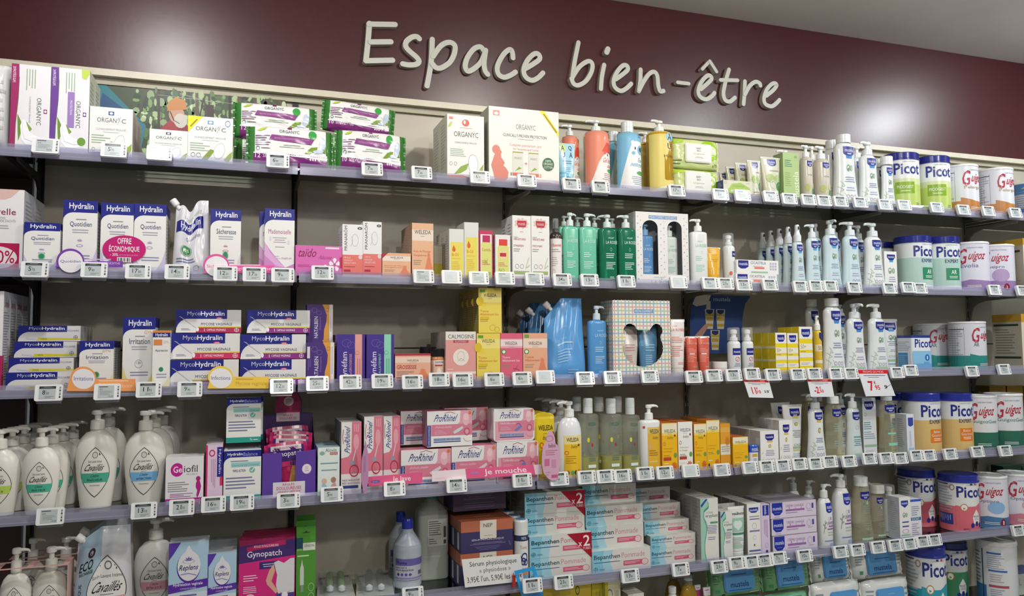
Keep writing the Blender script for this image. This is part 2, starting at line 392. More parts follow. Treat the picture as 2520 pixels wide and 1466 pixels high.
letter('sign_letter', 'white raised crossed letter t of the last word', [(r2, [(1800,570),(1765,690),(1740,820),(1760,895),(1810,910),(1862,870)]), (r2*.9, [(1707,682),(1888,686)])], 'sb')
letter('sign_letter', 'white raised letter r of the last word', [(r2, [(1970,695),(1965,830),(1955,938)]), (r2, [(1968,835),(2020,745),(2080,702),(2125,720),(2132,742)])], 'sb')
letter('sign_letter', 'white raised letter e at the right end of the sign', [(r2, [(2200,848),(2270,792),(2308,740),(2290,716),(2250,730),(2200,790),(2172,880),(2190,940),(2250,963),(2300,935),(2337,895)])], 'sb')
# ================================================================ price tags
TILT = math.radians(13)
def tagart(txt):
    ops = [R(0, 0, 1, 1, 'b4bcbd')]
    if txt == 'l': return ops+[R(.05, .86, .6, .94, '555b5e'), T('8,95', .1, .62, .3, .76, '3d4346'), L(.12, .22, .92, .6, 4, '8b9396'), T('14,20', .66, .06, .95, .19, '3d4346')]
    if txt == 'b': return [R(0, 0, 1, 1, 'c4cbcc'), L(.15, .25, .85, .7, 3, 'b2babc')]
    a, _, c = txt.partition(',')
    w = .17*len(a)
    ops += [R(.0, .8, 1, 1, '25272a'), L(.1, .83, .92, .98, 2, '8d9496', True), T(a, .2, .34, .2+w, .7, '24282b', .6)]
    if c: ops += [T(',', .22+w, .56, .25+w, .7, '24282b'), T(c, .24+w, .34, .42+w, .54, '24282b')]
    return ops+[L(.35, .05, .9, .25, 2, '7f8789')]
def price_tag(reg, x, y, txt, lv, n, word, tiltdir=0, blue=False):
    p = at(*PX(reg, x, y), -.2965)
    said = f'reading {txt.replace(",", ".")}' if txt[0].isdigit() else ('with a blank screen' if txt == 'b' else 'showing lines of print')
    c = MB(); w, h, t = .0575, .0385, .0095
    c.rbox(-w/2, w/2, -t/2, t/2, -h/2, h/2, M('e4e6e6', 'g'), .004)
    for q in range(9):
        hh = (.0019, .001, .0026, .0012, .0009, .0022, .0011, .0028, .0015)[q]; zz = h*.34-q*.0031
        c.face([(w*.385, -t/2-.0003, zz-hh), (w*.445, -t/2-.0003, zz-hh), (w*.445, -t/2-.0003, zz), (w*.385, -t/2-.0003, zz)], '3a3d40')
    o = c.build('price_tag', None, (p.x, p.y, p.z)); o.rotation_euler = (-TILT, 0, 0)
    tag(o, f'white electronic price tag {said}, {word} {LEVEL[lv].replace("shelf", "rail")}', 'price tag', 'electronic price tags')
    s = MB(); s.art(tagart(txt), w*.6, h*.78, lambda a, b_, e: (a-w*.04, -t/2-.0004-e, b_-h*.39), k='s'); s.build('screen', o)
    k = MB(); k.box(-w*.45, w*.45, t/2, t/2+.0035, -h*.62, h*.5, LIP); k.build('clip', o)
    return o
TAGS = {1: [('1a',445,945,'l'),('1a',1105,985,'5,70'),('1a',1545,1015,'l'),('1b',487,697,'6,90'),('1b',1400,775,'7,90'),('1b',1880,812,'7,60'),('1c',80,775,'6,70'),('1c',535,808,'12,50'),('1c',968,842,'3,90'),('1c',1248,868,'9,90'),('1c',1985,905,'17,70'),('1c',2410,942,'2,60'),('1d',335,572,'l'),('1d',555,580,'9,80'),('1d',698,597,'14,70'),('1d',848,604,'15,70'),('1d',968,612,'12,90'),('1d',1095,618,'15,80'),('1d',1248,625,'14,90'),('1d',1440,643,'11,90'),('1d',1588,647,'16,90'),('1d',1840,665,'15,90'),('1d',2048,683,'18,90'),('1d',2240,692,'22,90'),('1d',2450,706,'23,50')],
 2: [('2a',340,880,'5,75'),('2a',915,885,'9,90'),('2a',1340,900,'17,80'),('2a',1718,905,'14,20'),('2a',2185,920,'12,20'),('2b',260,770,'17,00'),('2b',535,778,'9,95'),('2b',920,755,'12,90'),('2b',1898,790,'l'),('2b',2170,795,'b'),('2c',70,805,'l'),('2c',323,808,'l'),('2c',610,815,'l'),('2c',878,822,'34,90'),('2c',1143,827,'13,50'),('2c',1498,838,'11,50'),('2c',2005,848,'b'),('2c',2310,855,'9,70'),('2c',2460,860,'21,50'),('2d',345,570,'13,90'),('2d',548,570,'13,90'),('2d',785,585,'17,90'),('2d',905,580,'13,90'),('2d',1018,580,'8,90'),('2d',1202,590,'9,90'),('2d',1475,597,'20,90'),('2d',1620,590,'11,90'),('2d',1712,597,'17,90'),('2d',2288,610,'20,90'),('2d',2505,615,'21,90')],
 3: [('3a',542,1200,'8,50'),('3a',1190,1190,'l'),('3a',1650,1165,'11,95'),('3a',2103,1160,'9,90'),('3b',1230,968,'12,50'),('3b',1600,940,'25,00'),('3b',1942,925,'42,20'),('3b',2270,915,'19,90'),('3c',303,975,'16,95'),('3c',570,952,'18,90'),('3c',806,955,'16,80'),('3c',1120,950,'6,80'),('3c',1400,940,'6,90'),('3c',1630,925,'b'),('3c',2030,938,'21,50'),('3c',2305,930,'12,50'),('3d',402,922,'27,50'),('3d',842,925,'14,50'),('3d',1042,912,'9,50'),('3d',1240,908,'13,50'),('3d',1425,895,'11,50'),('3d',1635,903,'11,70'),('3d',1885,900,'15,90'),('3d',2050,893,'15,90'),('3d',2265,893,'25,90'),('3e',600,985,'20,90'),('3e',1110,975,'7,90'),('3e',1262,950,'9,90'),('3e',1940,960,'18,90'),('3e',2295,940,'22,90')],
 4: [('4a',375,875,'l'),('4a',1070,832,'13,10'),('4a',1350,808,'21,70'),('4a',1585,785,'16,95'),('4b',877,1120,'19,90'),('4b',1340,1100,'3,40'),('4b',1775,1040,'5,90'),('4b',2400,985,'8,30'),('4c',745,950,'14,70'),('4c',1400,900,'11,20'),('4c',1770,885,'9,60'),('4c',2045,870,'12,70'),('4c',2235,860,'11,80'),('4c',2405,855,'16,80'),('4d',480,1010,'11,90'),('4d',700,1000,'12,60'),('4d',985,980,'b'),('4d',1330,970,'l'),('4d',1645,945,'l'),('4d',1830,935,'10,80'),('4d',2010,925,'7,90'),('4d',2190,905,'10,90'),('4d',2370,900,'16,90'),('4e',365,970,'13,80'),('4e',580,965,'13,90'),('4e',805,935,'25,90'),('4e',990,932,'17,90'),('4e',1150,932,'15,90'),('4e',1325,905,'14,90'),('4e',1465,900,'15,90'),('4e',1700,885,'22,90'),('4e',2000,860,'23,90'),('4e',2310,850,'20,90')],
 5: [('5c',745,1445,'9,20'),('5d',700,1300,'21,90'),('5d',1485,1225,'13,80'),('5d',2080,1150,'7,80'),('5e',670,1140,'21,90'),('5e',865,1100,'9,50'),('5e',1035,1085,'8,70'),('5e',1175,1070,'13,90'),('5e',1330,1045,'7,20'),('5e',1615,1020,'10,80'),('5e',2015,975,'7,90'),('5e',2200,955,'14,90'),('5f',630,925,'15,20'),('5f',820,905,'10,90'),('5f',980,885,'12,90'),('5f',1125,860,'16,90'),('5f',1255,845,'15,90'),('5f',2180,740,'17,90')]}
NUM = ['first', 'second', 'third', 'fourth', 'fifth', 'sixth', 'seventh', 'eighth', 'ninth', 'tenth', 'eleventh', 'twelfth', 'thirteenth', 'fourteenth', 'fifteenth', 'sixteenth', 'seventeenth', 'eighteenth']
def nth(i, n):
    if i < n-i: return f'{NUM[i]} from left'
    j = n-1-i; return 'last at right' if j == 0 else f'{NUM[j]} from right'
for lv, tl in TAGS.items():
    for i, (reg, x, y, t) in enumerate(tl): price_tag(reg, x, y, t, lv, i, nth(i, len(tl)))
SURF = [None]+[z+.0005 for z in SURF[1:]]        # things stand a hair above the glass
# ================================================================ product builders
def fit(lv, reg, x0, x1, yt, sb, yb=None, z0=None):
    Y = -DEP+sb; xm = (x0+x1)/2
    if z0 is None: z0 = SURF[lv] if yb is None else at(*PX(reg, xm, yb), Y).z
    top = at(*PX(reg, xm, yt), Y)
    pb = proj((top.x, Y, z0)); row = (PX(reg, xm, yt)[1]+pb[1])/2
    return at(PX(reg, x0, 0)[0], row, Y).x, at(PX(reg, x1, 0)[0], row, Y).x, z0, top.z
def place(lv, reg, x0, x1, yt, sb, yb=None, z0=None):
    xa, xb, z, zt = fit(lv, reg, x0, x1, yt, sb, yb, z0); return (xa+xb)/2, xb-xa, z, zt-z
ROWS = 'identical packs one behind another'
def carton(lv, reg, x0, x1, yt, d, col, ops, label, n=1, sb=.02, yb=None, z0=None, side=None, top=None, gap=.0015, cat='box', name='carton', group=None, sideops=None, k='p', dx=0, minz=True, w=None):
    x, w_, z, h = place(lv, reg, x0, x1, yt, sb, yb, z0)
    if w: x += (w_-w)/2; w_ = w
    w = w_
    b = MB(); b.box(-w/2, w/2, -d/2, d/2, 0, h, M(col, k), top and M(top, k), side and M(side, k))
    b.art(ops, w, h, FLAT(d), k=k)
    if sideops is None: sideops = [L(.15, .2, .85, .9, 14, 'a5a5a8')]
    for sx in (-1, 1): b.art(sideops, d, h, lambda a, z_, e: (sx*(w/2+e), a*(-sx)*-1, z_), k=k)
    b.art([PL([(.03, .5), (.97, .5)], .012, 'b0aea8'), PL([(.4, .06), (.5, .12), (.6, .06)], .012, 'a8a6a0')], w, d, lambda a, z_, e: (a, z_-d/2, h+e))
    label = f'{label} {LEVEL[lv]}' if ' shelf' not in label else label
    o = tag(b.build(name, None, (x, -DEP+sb+d/2, z)), label, cat, group)
    if n > 1: deep(o, n, d+gap, label, group or rowname(label), dx)
    o['w'] = w; o['h'] = h; o['d'] = d
    del o['w'], o['h'], o['d']
    return o
def body_fn(secs):
    def sec(z):
        if z <= secs[0][0]: return secs[0][1:]
        for p, q in zip(secs, secs[1:]):
            if z <= q[0]:
                t = (z-p[0])/max(1e-6, q[0]-p[0]); return [p[i]+(q[i]-p[i])*t for i in (1, 2, 3)]
        return secs[-1][1:]
    def fn(a, z, e):
        A, B, n = sec(z); s = max(-.985, min(.985, a/A)); return (A*s*(1+e/A), -B*(1-abs(s)**n)**(1/n)-e, z)
    def ang(a, z, e):
        A, B, n = sec(z); t = a/A; return ((A+e)*math.sin(t), -(B+e)*math.cos(t), z)
    return fn, ang
PROF = {'round': [(.97, 0), (1, .01), (1, .9), (.96, .94), (.8, .975), (.5, .995), (.4, 1)],
 'slab': [(.95, 0), (1, .015), (1, .93), (.97, .965), (.8, .985), (.4, .99), (.36, 1)],
 'flare': [(.97, 0), (1, .015), (1, .06), (.93, .2), (.83, .4), (.77, .58), (.76, .75), (.78, .88), (.74, .94), (.58, .98), (.4, 1)],
 'cav': [(.7, 0), (.74, .012), (.82, .15), (.93, .38), (1, .6), (.99, .7), (.92, .8), (.77, .89), (.52, .96), (.34, .975), (.33, 1)],
 'dome': [(.96, 0), (1, .015), (1, .72), (.97, .8), (.86, .89), (.62, .97), (.42, .985), (.42, 1)]}
def silo(reg, xl, xr, row, sb, dep):
    """axis position and half width of an oval from its left and right outline"""
    X = 0; a = .03
    for _ in range(4):
        Yc = -DEP+sb+a*dep; pl, pr = at(PX(reg, xl, 0)[0], row, Yc), at(PX(reg, xr, 0)[0], row, Yc)
        X = (pl.x+pr.x)/2; al = math.atan2(X, Yc+DIST); s = (pr.x-pl.x)/2*math.cos(al)
        a = s/math.sqrt(math.cos(al)**2+(dep*math.sin(al))**2)
    return X, Yc, a
def pump(b, h, cr, m, ang, m2=None, wide=1.0, low=.4):
    m2 = m2 or m; hd = MB()
    b.lathe([(cr*.98, 0), (cr, h*.03), (cr*.96, h*low), (cr*.7, h*(low+.05)), (cr*.45, h*(low+.06)), (cr*.42, h*.74), (cr*.5, h*.75)], m, 20)
    hd.lathe([(cr*.5, h*.73), (cr*.72*wide, h*.78), (cr*.74*wide, h*.94), (cr*.6*wide, h*.99), (cr*.3, h)], m2, 20)
    c, s = math.cos(ang), math.sin(ang); rr = cr*.3
    hd.tube([(c*cr*.3, s*cr*.3, h*.9), (c*cr*1.3, s*cr*1.3, h*.91), (c*cr*2.05, s*cr*2.05, h*.88), (c*cr*2.35, s*cr*2.35, h*.8)], [rr*1.25, rr*1.05, rr*.85, rr*.6], m2, 10)
    return hd
def bottle(lv, reg, xl, xr, yb, yt, prof, col, ops, label, top='pump', tcol='efefec', ang=180, dep=.6, sb=.02, n=1, dy=None, crad=.4, k='g', nexp=2, cat='bottle', name=None, liquid=None, lab=None, aw=1.9, dx=0, dxs=None, z0=None, tk='g', round_=False, group=None, base=None, wide=1, low=.4, bands=None):
    z = SURF[lv] if z0 is None else z0
    xm = (xl+xr)/2; row = PX(reg, 0, yb)[1]+20
    X, Yc, a = silo(reg, xl, xr, row, sb, dep); hb = at(*PX(reg, xm, yb), Yc).z-z; ht = at(*PX(reg, xm, yt), Yc).z-z
    secs = [(hb*f, a*r, a*dep*r if r > .5 else a*r*max(dep, .5+.5*dep), nexp if r > .6 else 2) for r, f in PROF[prof]]
    label = f'{label} {LEVEL[lv]}' if ' shelf' not in label else label
    name = name or {'pump': 'pump_bottle', 'cap': 'capped_bottle', 'spray': 'spray_bottle', 'clearcap': 'spray_bottle', 'drop': 'dropper_bottle'}[top]
    o = empty(name, (X, Yc, z), label, cat, group)
    b = MB(); fn, an = body_fn(secs); b.loft(secs, M(col, k), 32)
    if base:                                                # coloured foot ring
        b.loft([(0, secs[0][1]*1.004, secs[0][2]*1.004, nexp), (hb*base[1], a*1.004, a*dep*1.004, nexp)], M(base[0], 'g'), 32)
    F_ = an if round_ else fn
    if lab:
        b.build('body', o, weld=True); q = MB(); q.art(ops, a*aw, hb, F_, 14, 12, .0006); q.build('label', o, weld=True)
    else: b.art(ops, a*aw, hb, F_, 14, 12, .0005); b.build('body', o, weld=True)
    if liquid:
        q = MB(); s2 = [(max(.002, z_), A*.95, B*.95, n_) for z_, A, B, n_ in secs if z_ <= hb*liquid[1]]
        A, B, n_ = body_fn(secs)[0].__closure__ and s2[-1][1:]
        s2.append((hb*liquid[1]+.0005, A, B, n_)); q.loft(s2, M(liquid[0], 'l'), 28); q.build('liquid', o)
    cr = a*crad*(1 if dep > .75 else .85+.15*dep); hp = ht-hb; t = MB(); mt = M(tcol, tk)
    hd = None
    if top == 'pump': hd = pump(t, hp, cr, mt, math.radians(ang), None, wide, low); pn = 'pump'
    elif top == 'cap': t.lathe([(cr, 0), (cr, hp*.93), (cr*.95, hp*.97), (cr*.8, hp)], mt, 24); t.lathe([(cr*1.01, hp*.42), (cr*1.01, hp*.44)], M('c9c9c6', 'g'), 24); pn = 'cap'
    elif top == 'spray':
        t.lathe([(cr, 0), (cr, hp*.36), (cr*.8, hp*.42), (cr*.62, hp*.6), (cr*.6, hp*.92), (cr*.5, hp)], mt, 20); pn = 'spray_head'
        t.box(-cr*.2, cr*.2, -cr*1.0, -cr*.3, hp*.72, hp*.88, M('55585c'))
    elif top == 'clearcap':
        t.lathe([(cr*.62, 0), (cr*.62, hp*.25), (cr*.4, hp*.3), (cr*.38, hp*.5), (cr*.55, hp*.55), (cr*.55, hp*.8), (cr*.3, hp*.86)], mt, 20); pn = 'spray_head'
    elif top == 'drop':
        t.lathe([(cr, 0), (cr, hp*.25), (cr*.55, hp*.3), (cr*.55, hp*.75), (cr*.35, hp*.9)], mt, 20); pn = 'spray_head'
    p = t.build(pn, o, (0, 0, hb-.0005))
    if hd: hd.build('pump_head', p)
    if top in ('clearcap', 'drop'):
        q = MB(); q.loft([(0, cr, cr, 2), (hp*.94, cr*.97, cr*.97, 2), (hp, cr*.85, cr*.85, 2)], M('f4f6f8', 'c'), 24); q.build('overcap', o, (0, 0, hb))
    if n > 1: deep(o, n, dy or a*dep*2+.004, label, group or rowname(label), dx, dxs)
    return o
def can(lv, reg, xl, xr, yt, cols, ops, label, lid, sb=.015, d=None, z0=None, xc=None, rot=0, lidh=.13, n=1, group='tins of infant milk powder', lidc=None):
    z = SURF[lv] if z0 is None else z0
    row = PX(reg, 0, yt)[1]+60
    if d:
        a = d/2; Yc = -DEP+sb+a; X = at(PX(reg, xc, 0)[0], row, Yc).x; ar = math.atan2(X, Yc+DIST)
        for _ in range(4): X = (Yc+DIST)*math.tan(ar-math.asin(a/math.hypot(X, Yc+DIST)))
    else: X, Yc, a = silo(reg, xl, xr, row, sb, 1)
    ht = at(PX(reg, xc or (xl+xr)/2, yt)[0]-30, PX(reg, 0, yt)[1], Yc-a*.6).z-z
    label = f'{label} {LEVEL[lv]}' if ' shelf' not in label else label
    o = empty('milk_tin', (X, Yc, z), label, 'tin', group, math.radians(rot)); hl = ht*lidh; hb = ht-hl
    b = MB(); secs = [(0, a*.97, a*.97, 2), (.002, a*.985, a*.985, 2)]; mats = [M('b8bcc0', 'm'), M(cols[0][1], 's')]; 
    secs.append((.0021, a*.985, a*.985, 2)); pc = 0
    for (f, c) in cols: secs.append((hb*f, a*.985, a*.985, 2)); mats.append(M(c, 's'))
    b.loft(secs, mats, 40)
    _, an = body_fn(secs); b.art(ops, a*PI*1.1, hb, an, 22, 6, .0004, k='s'); b.build('body', o)
    q = MB(); ml = M(lid, 'g')
    if lid in ('e8e8e8', 'd8d8d6'):
        q.loft([(0, a*.99, a*.99, 2), (0, a*1.01, a*1.01, 2), (hl*.55, a*1.012, a*1.012, 2), (hl, a*.985, a*.985, 2), (hl, a*.93, a*.93, 2), (hl*.6, a*.91, a*.91, 2)], ml, 40)
    else:
        q.loft([(0, a*.99, a*.99, 2), (0, a*1.03, a*1.03, 2), (hl*.12, a*1.03, a*1.03, 2), (hl*.2, a*.985, a*.985, 2), (hl*.9, a*.99, a*.99, 2), (hl, a*.95, a*.95, 2)], ml, 40)
    q.build('lid', o, (0, 0, hb))
    if n > 1: deep(o, n, 2*a+.006, label, group)
    return o
def tube(lv, reg, x0, x1, yt, col, ops, label, capc='e9e9e6', d=.034, caph=.16, sb=.02, crimp='e6e6e4', n=1, dy=None, inv=False, group=None, bw=.72, z0=None, k='g', arc=0):
    x, w, z, h = place(lv, reg, x0, x1, yt, sb, None, z0)
    label = f'{label} {LEVEL[lv]}' if ' shelf' not in label else label
    o = empty('cream_tube', (x, -DEP+sb+d/2, z), label, 'tube', group)
    hc = h*caph; c = MB(); ra = w*bw/2
    c.loft([(0, ra*.97, d/2*.97, 2), (hc*.95, ra, d/2, 2), (hc, ra*.94, d/2*.94, 2)], M(capc, 'g'), 28); c.build('cap', o)
    b = MB(); secs = [(hc, ra*.9, d/2*.9, 2), (hc+.003, ra, d/2, 2)]
    for t in (.2, .4, .6, .8, .95): secs.append((hc+(h-hc)*t, ra+(w/2-ra)*t, d/2*(1-t)**.55+.0014, 2+t))
    secs.append((h, w/2, .0014, 3))
    b.loft(secs, M(col, k), 32); fn, _ = body_fn(secs)
    b.art(ops, w, h, fn, 10, 14, .0006, k=k)
    if crimp: b.box(-w/2, w/2, -.0022, .0022, h*.955, h, M(crimp, k))
    if arc: b.loft([(h-.001, w/2, .002, 3), (h+w*.08, w*.42, .002, 2), (h+w*.14, w*.26, .002, 2), (h+w*.165, w*.05, .001, 2)], M(col, k), 24)
    b.build('body', o)
    if n > 1: deep(o, n, dy or d+.003, label, group or 'tubes one behind another')
    return o
def pack_mesh(w, h, d, col, endc, ops, k='g', fin=.012, seed=1, endw=.1, nx=40, nz=22):
    """soft flow pack: bulging front and back, crimped fins left and right"""
    r = random.Random(seed); b = MB(); ph = [r.uniform(0, 6) for _ in range(6)]
    def prof(u, v): return max(0, 1-abs(u)**4)**.5*max(0, 1-abs(v)**5)**.5
    def wr(u, v): return .0012*math.sin(9*u+ph[0]+3*v)*math.sin(7*v+ph[1])+.0008*math.sin(21*u+ph[2])*abs(u)+.0007*math.sin(15*v+ph[3]+8*u)
    def fr(u, v, e=0):
        t = prof(u, v); k_ = 1-.05*(1-abs(v))*abs(u)**3
        return (u*w/2, -t*d/2-wr(u, v)*t-e, h/2+v*h/2*(1-.06*abs(u)**6))
    def bk(u, v): t = prof(u, v); return (u*w/2, t*d/2, h/2+v*h/2*(1-.06*abs(u)**6))
    for fn, rev in ((fr, False), (bk, True)):
        for i in range(nx):
            for j in range(nz):
                us = [-1+2*i/nx, -1+2*(i+1)/nx]; vs_ = [-1+2*j/nz, -1+2*(j+1)/nz]
                q = [fn(us[0], vs_[0]), fn(us[1], vs_[0]), fn(us[1], vs_[1]), fn(us[0], vs_[1])]
                um = abs((us[0]+us[1])/2); m = M(endc if um > 1-2*endw else col, k)
                b.face(q[::-1] if rev else q, m, True)
    for s in (-1, 1):                                  # fins
        for j in range(nz):
            va, vb = -1+2*j/nz, -1+2*(j+1)/nz
            def P(v, f): x, y, z = fr(s*.999, v); return (x+s*f*fin, .0025*math.sin(v*14+s)*f, z)
            q = [P(va, 0), P(va, 1), P(vb, 1), P(vb, 0)]; b.face(q if s > 0 else q[::-1], M(endc, k), True)
    def F_(a, z, e): u = max(-.999, min(.999, a/(w/2))); v = max(-.999, min(.999, z/h*2-1)); return fr(u, v, e+.0003)
    b.art(ops, w, h, F_, nx, nz, .0009, k=k)
    return b, fr
def pack(lv, reg, x0, x1, yt, d, col, endc, ops, label, sb=.03, yb=None, z0=None, seed=1, tilt=0, lean=0, name='soft_pack', cat='pack', group=None, endw=.07):
    x, w, z, h = place(lv, reg, x0, x1, yt, sb, yb, z0)
    fin = .006; w -= 2*fin
    b, fr = pack_mesh(w, h, d, col, endc, ops, seed=seed, fin=fin, endw=endw)
    label = f'{label} {LEVEL[lv]}' if ' shelf' not in label else label
    o = tag(b.build(name, None, weld=True, loc=(x, -DEP+sb+d/2, z+abs(math.sin(math.radians(lean)))*d/2+abs(math.sin(math.radians(tilt)))*w/2)), label, cat, group)
    o.rotation_euler = (math.radians(lean), math.radians(tilt), 0)
    return o
def wipes(lv, reg, x0, x1, yt, d, col, lidc, lid, ops, lidops, label, sb=.03, yb=None, z0=None, seed=1, lean=0, group='packs of baby wipes', tilt=0, lidr=.006):
    o = pack(lv, reg, x0, x1, yt, d, col, col, ops, label, sb, yb, z0, seed, tilt, lean, 'wipes_pack', 'wipes pack', group)
    x, w, z, h = place(lv, reg, x0, x1, yt, sb, yb, z0)
    u0, v0, u1, v1 = lid; q = MB(); q.rbox((u0-.5)*w, (u1-.5)*w, -.004, 0, v0*h, v1*h, M(lidc, 'g'), lidr); 
    q.rbox((u0-.5)*w+.003, (u1-.5)*w-.003, -.0055, -.004, v0*h+.003, v1*h-.003, M(lidc, 'g'), lidr*.7)
    q.art(lidops, (u1-u0)*w, (v1-v0)*h, lambda a, z_, e: (a+((u0+u1)/2-.5)*w, -.0055-e, z_+v0*h), k='g')
    q.build('resealable_lid', o, (0, -d/2-.0005, 0)); return o
def outline_board(b, pts, y0, y1, m, edge=None):
    n = len(pts); b.face([(x, y0, z) for x, z in pts], m); b.face([(x, y1, z) for x, z in pts[::-1]], m)
    for q in range(n):
        (xa, za), (xb, zb) = pts[q], pts[(q+1) % n]; b.face([(xa, y0, za), (xa, y1, za), (xb, y1, zb), (xb, y0, zb)], edge or m)
def card(name, reg, pts, Y, col, ops, label, cat, group=None, th=.001, lean=0, k='p', edge=None, tl=None):
    """flat printed board; outline measured in the photo, art in the frame of its lower left / lower right / upper left corners tl"""
    P = [at(*PX(reg, *p), Y) for p in pts]
    if tl: O_, U_, V_ = (at(*PX(reg, *p), Y) for p in tl)
    else:
        xs = [p.x for p in P]; zs = [p.z for p in P]
        O_, U_, V_ = Vector((min(xs), Y, min(zs))), Vector((max(xs), Y, min(zs))), Vector((min(xs), Y, max(zs)))
    base = Vector((O_.x, Y, O_.z)); b = MB()
    pp = [(p.x-base.x, p.z-base.z) for p in P]
    ar = sum(pp[i-1][0]*pp[i][1]-pp[i][0]*pp[i-1][1] for i in range(len(pp)))
    if ar < 0: pp = pp[::-1]
    outline_board(b, pp, -th/2, th/2, M(col, k), edge and M(edge, k))
    du, dv = U_-O_, V_-O_
    b.art(ops, 1, 1, lambda a, v, e: ((a+.5)*du.x+v*dv.x, -th/2-e, (a+.5)*du.z+v*dv.z), k=k)
    o = tag(b.build(name, None, base), label, cat, group); o.rotation_euler = (math.radians(lean), 0, 0); return o
def pouch(lv, reg, x0, x1, yt, d, col, ops, label, sb=.02, spout=(.1, .9), sc='eeeeea', slant=.2, k='g', seed=3, n=1, dy=.03, left=True, kind=None, group='refill pouches', z0=None, dx=0, sdir=(-.7, .7), notch=0, split=None):
    x, w, z, h = place(lv, reg, x0, x1, yt, sb, None, z0)
    label = f'{label} {LEVEL[lv]}' if ' shelf' not in label else label
    o = empty('refill_pouch', (x, -DEP+sb+d/2, z), label, 'pouch', group); r = random.Random(seed); ph = [r.uniform(0, 6) for _ in range(6)]
    def dep(u, v): return max(.001, d/2*(1-v)**.6*(max(0, 1-abs(u)**3.5))**.6*min(1, .75+v*2))
    def topz(u): 
        s = max(0, -u-(-.15))/.85 if False else max(0, (-u-.1)/.9)      # shoulder cut on the left
        return 1-slant*s-notch*math.exp(-((u+.1)/.3)**2)
    def pos(u, v, sgn, e=0):
        wz = w/2*(.93+.07*math.cos(v*3))
        y = dep(u, v); y += .0025*math.sin(7*u+ph[0]+6*v)*math.sin(5*v+ph[1])*(y/(d/2))+.002*math.sin(11*u-8*v+ph[2])*v*(y > .002)
        return (u*wz, sgn*y*(1) - (e if sgn < 0 else 0), v*h*topz(u))
    b = MB(); nx, nz = 34, 30
    for sgn in (-1, 1):
        for i in range(nx):
            for j in range(nz):
                u0, u1 = -1+2*i/nx, -1+2*(i+1)/nx; v0, v1 = j/nz, (j+1)/nz
                q = [pos(u0, v0, sgn), pos(u1, v0, sgn), pos(u1, v1, sgn), pos(u0, v1, sgn)]
                um = (u0+u1)/2; cc = col
                if split and um < split[0]: cc = split[1]
                b.face(q if sgn < 0 else q[::-1], M(cc, k), True)
    b.face([pos(-1+2*i/nx, 0, -1) for i in range(nx+1)]+[pos(1-2*i/nx, 0, 1) for i in range(nx+1)], M(col, k))
    for v_ in (0,): pass
    b.art(ops, w, 1, lambda a, v, e: pos(max(-.99, min(.99, a/(w/2))), min(.995, v), -1, e), nx, nz, .0012, k=k)
    b.build('body', o, weld=True)
    if spout:
        su = spout[0]*2-1; p = Vector(pos(su, .97, -1)); p.y = 0; p.z = spout[1]*h; dd = Vector((sdir[0], 0, sdir[1])).normalized(); q = MB()
        q.tube([p-dd*.008, p+dd*.004], .006, M(sc, 'g'), 12); q.tube([p+dd*.003, p+dd*.005, p+dd*.02, p+dd*.022], [.0085, .0095, .0095, .008], M(sc, 'g'), 14); q.build('spout', o)
    if n > 1: deep(o, n, dy, label, group, dx)
    return o
# ================================================================ printed fronts
WH, NV, GR = 'e8e7e3', '1f2482', '8d9096'
def curve_corner(c, v1=.83, dv=.12, du=.3): return G([(0, v1), (0, v1-dv)]+[(du*(1-math.cos(t)), v1-dv*(1-math.sin(t))) for t in (.3, .6, .9, 1.2, 1.5)]+[(du, v1)], c)
def lotus(u, v, s, c): return ('m', [('g', [(u, v), (u+s*.5*math.cos(a-.35), v+s*.25*math.sin(a-.35)), (u+s*math.cos(a), v+s*.5*math.sin(a)), (u+s*.5*math.cos(a+.35), v+s*.25*math.sin(a+.35))], c) for a in (.3, .85, 1.57, 2.29, 2.84)])
def hydralin(title, low='c9bedb', tc='4b4e78', dot=None, lot='b9a3cc', gyn=False, top=.83, band='1f2482'):
    o = [G([(0, 0), (0, .33), (.12, .16), (.34, 0)], low), G([(1, 0), (1, .33), (.88, .16), (.66, 0)], low), R(0, top, 1, 1, band), curve_corner(band, top),
         T('Hydralin', .17, .855, .88, .965, 'f2f2f2', 1), L(.3, .715, .75, .75, 1, GR, True), T(title, .2, .62, .84, .7, tc, .3), L(.22, .53, .8, .6, 2, 'a9a9b8', True)]
    if gyn: o += [T('GYN', .66, .765, .9, .815, 'dca377')]
    o += [lotus(.5, .42, .09, lot), O(.5, .36, .1, .02, lot, .3)] if lot else []
    if dot: o += [E(.5, .29, .075, .055, '2f8a5c'), O(.5, .29, .1, .07, '8fbfa5', .2)]
    return o+[L(.2, .16, .84, .24, 2, '8e93b5', True)]
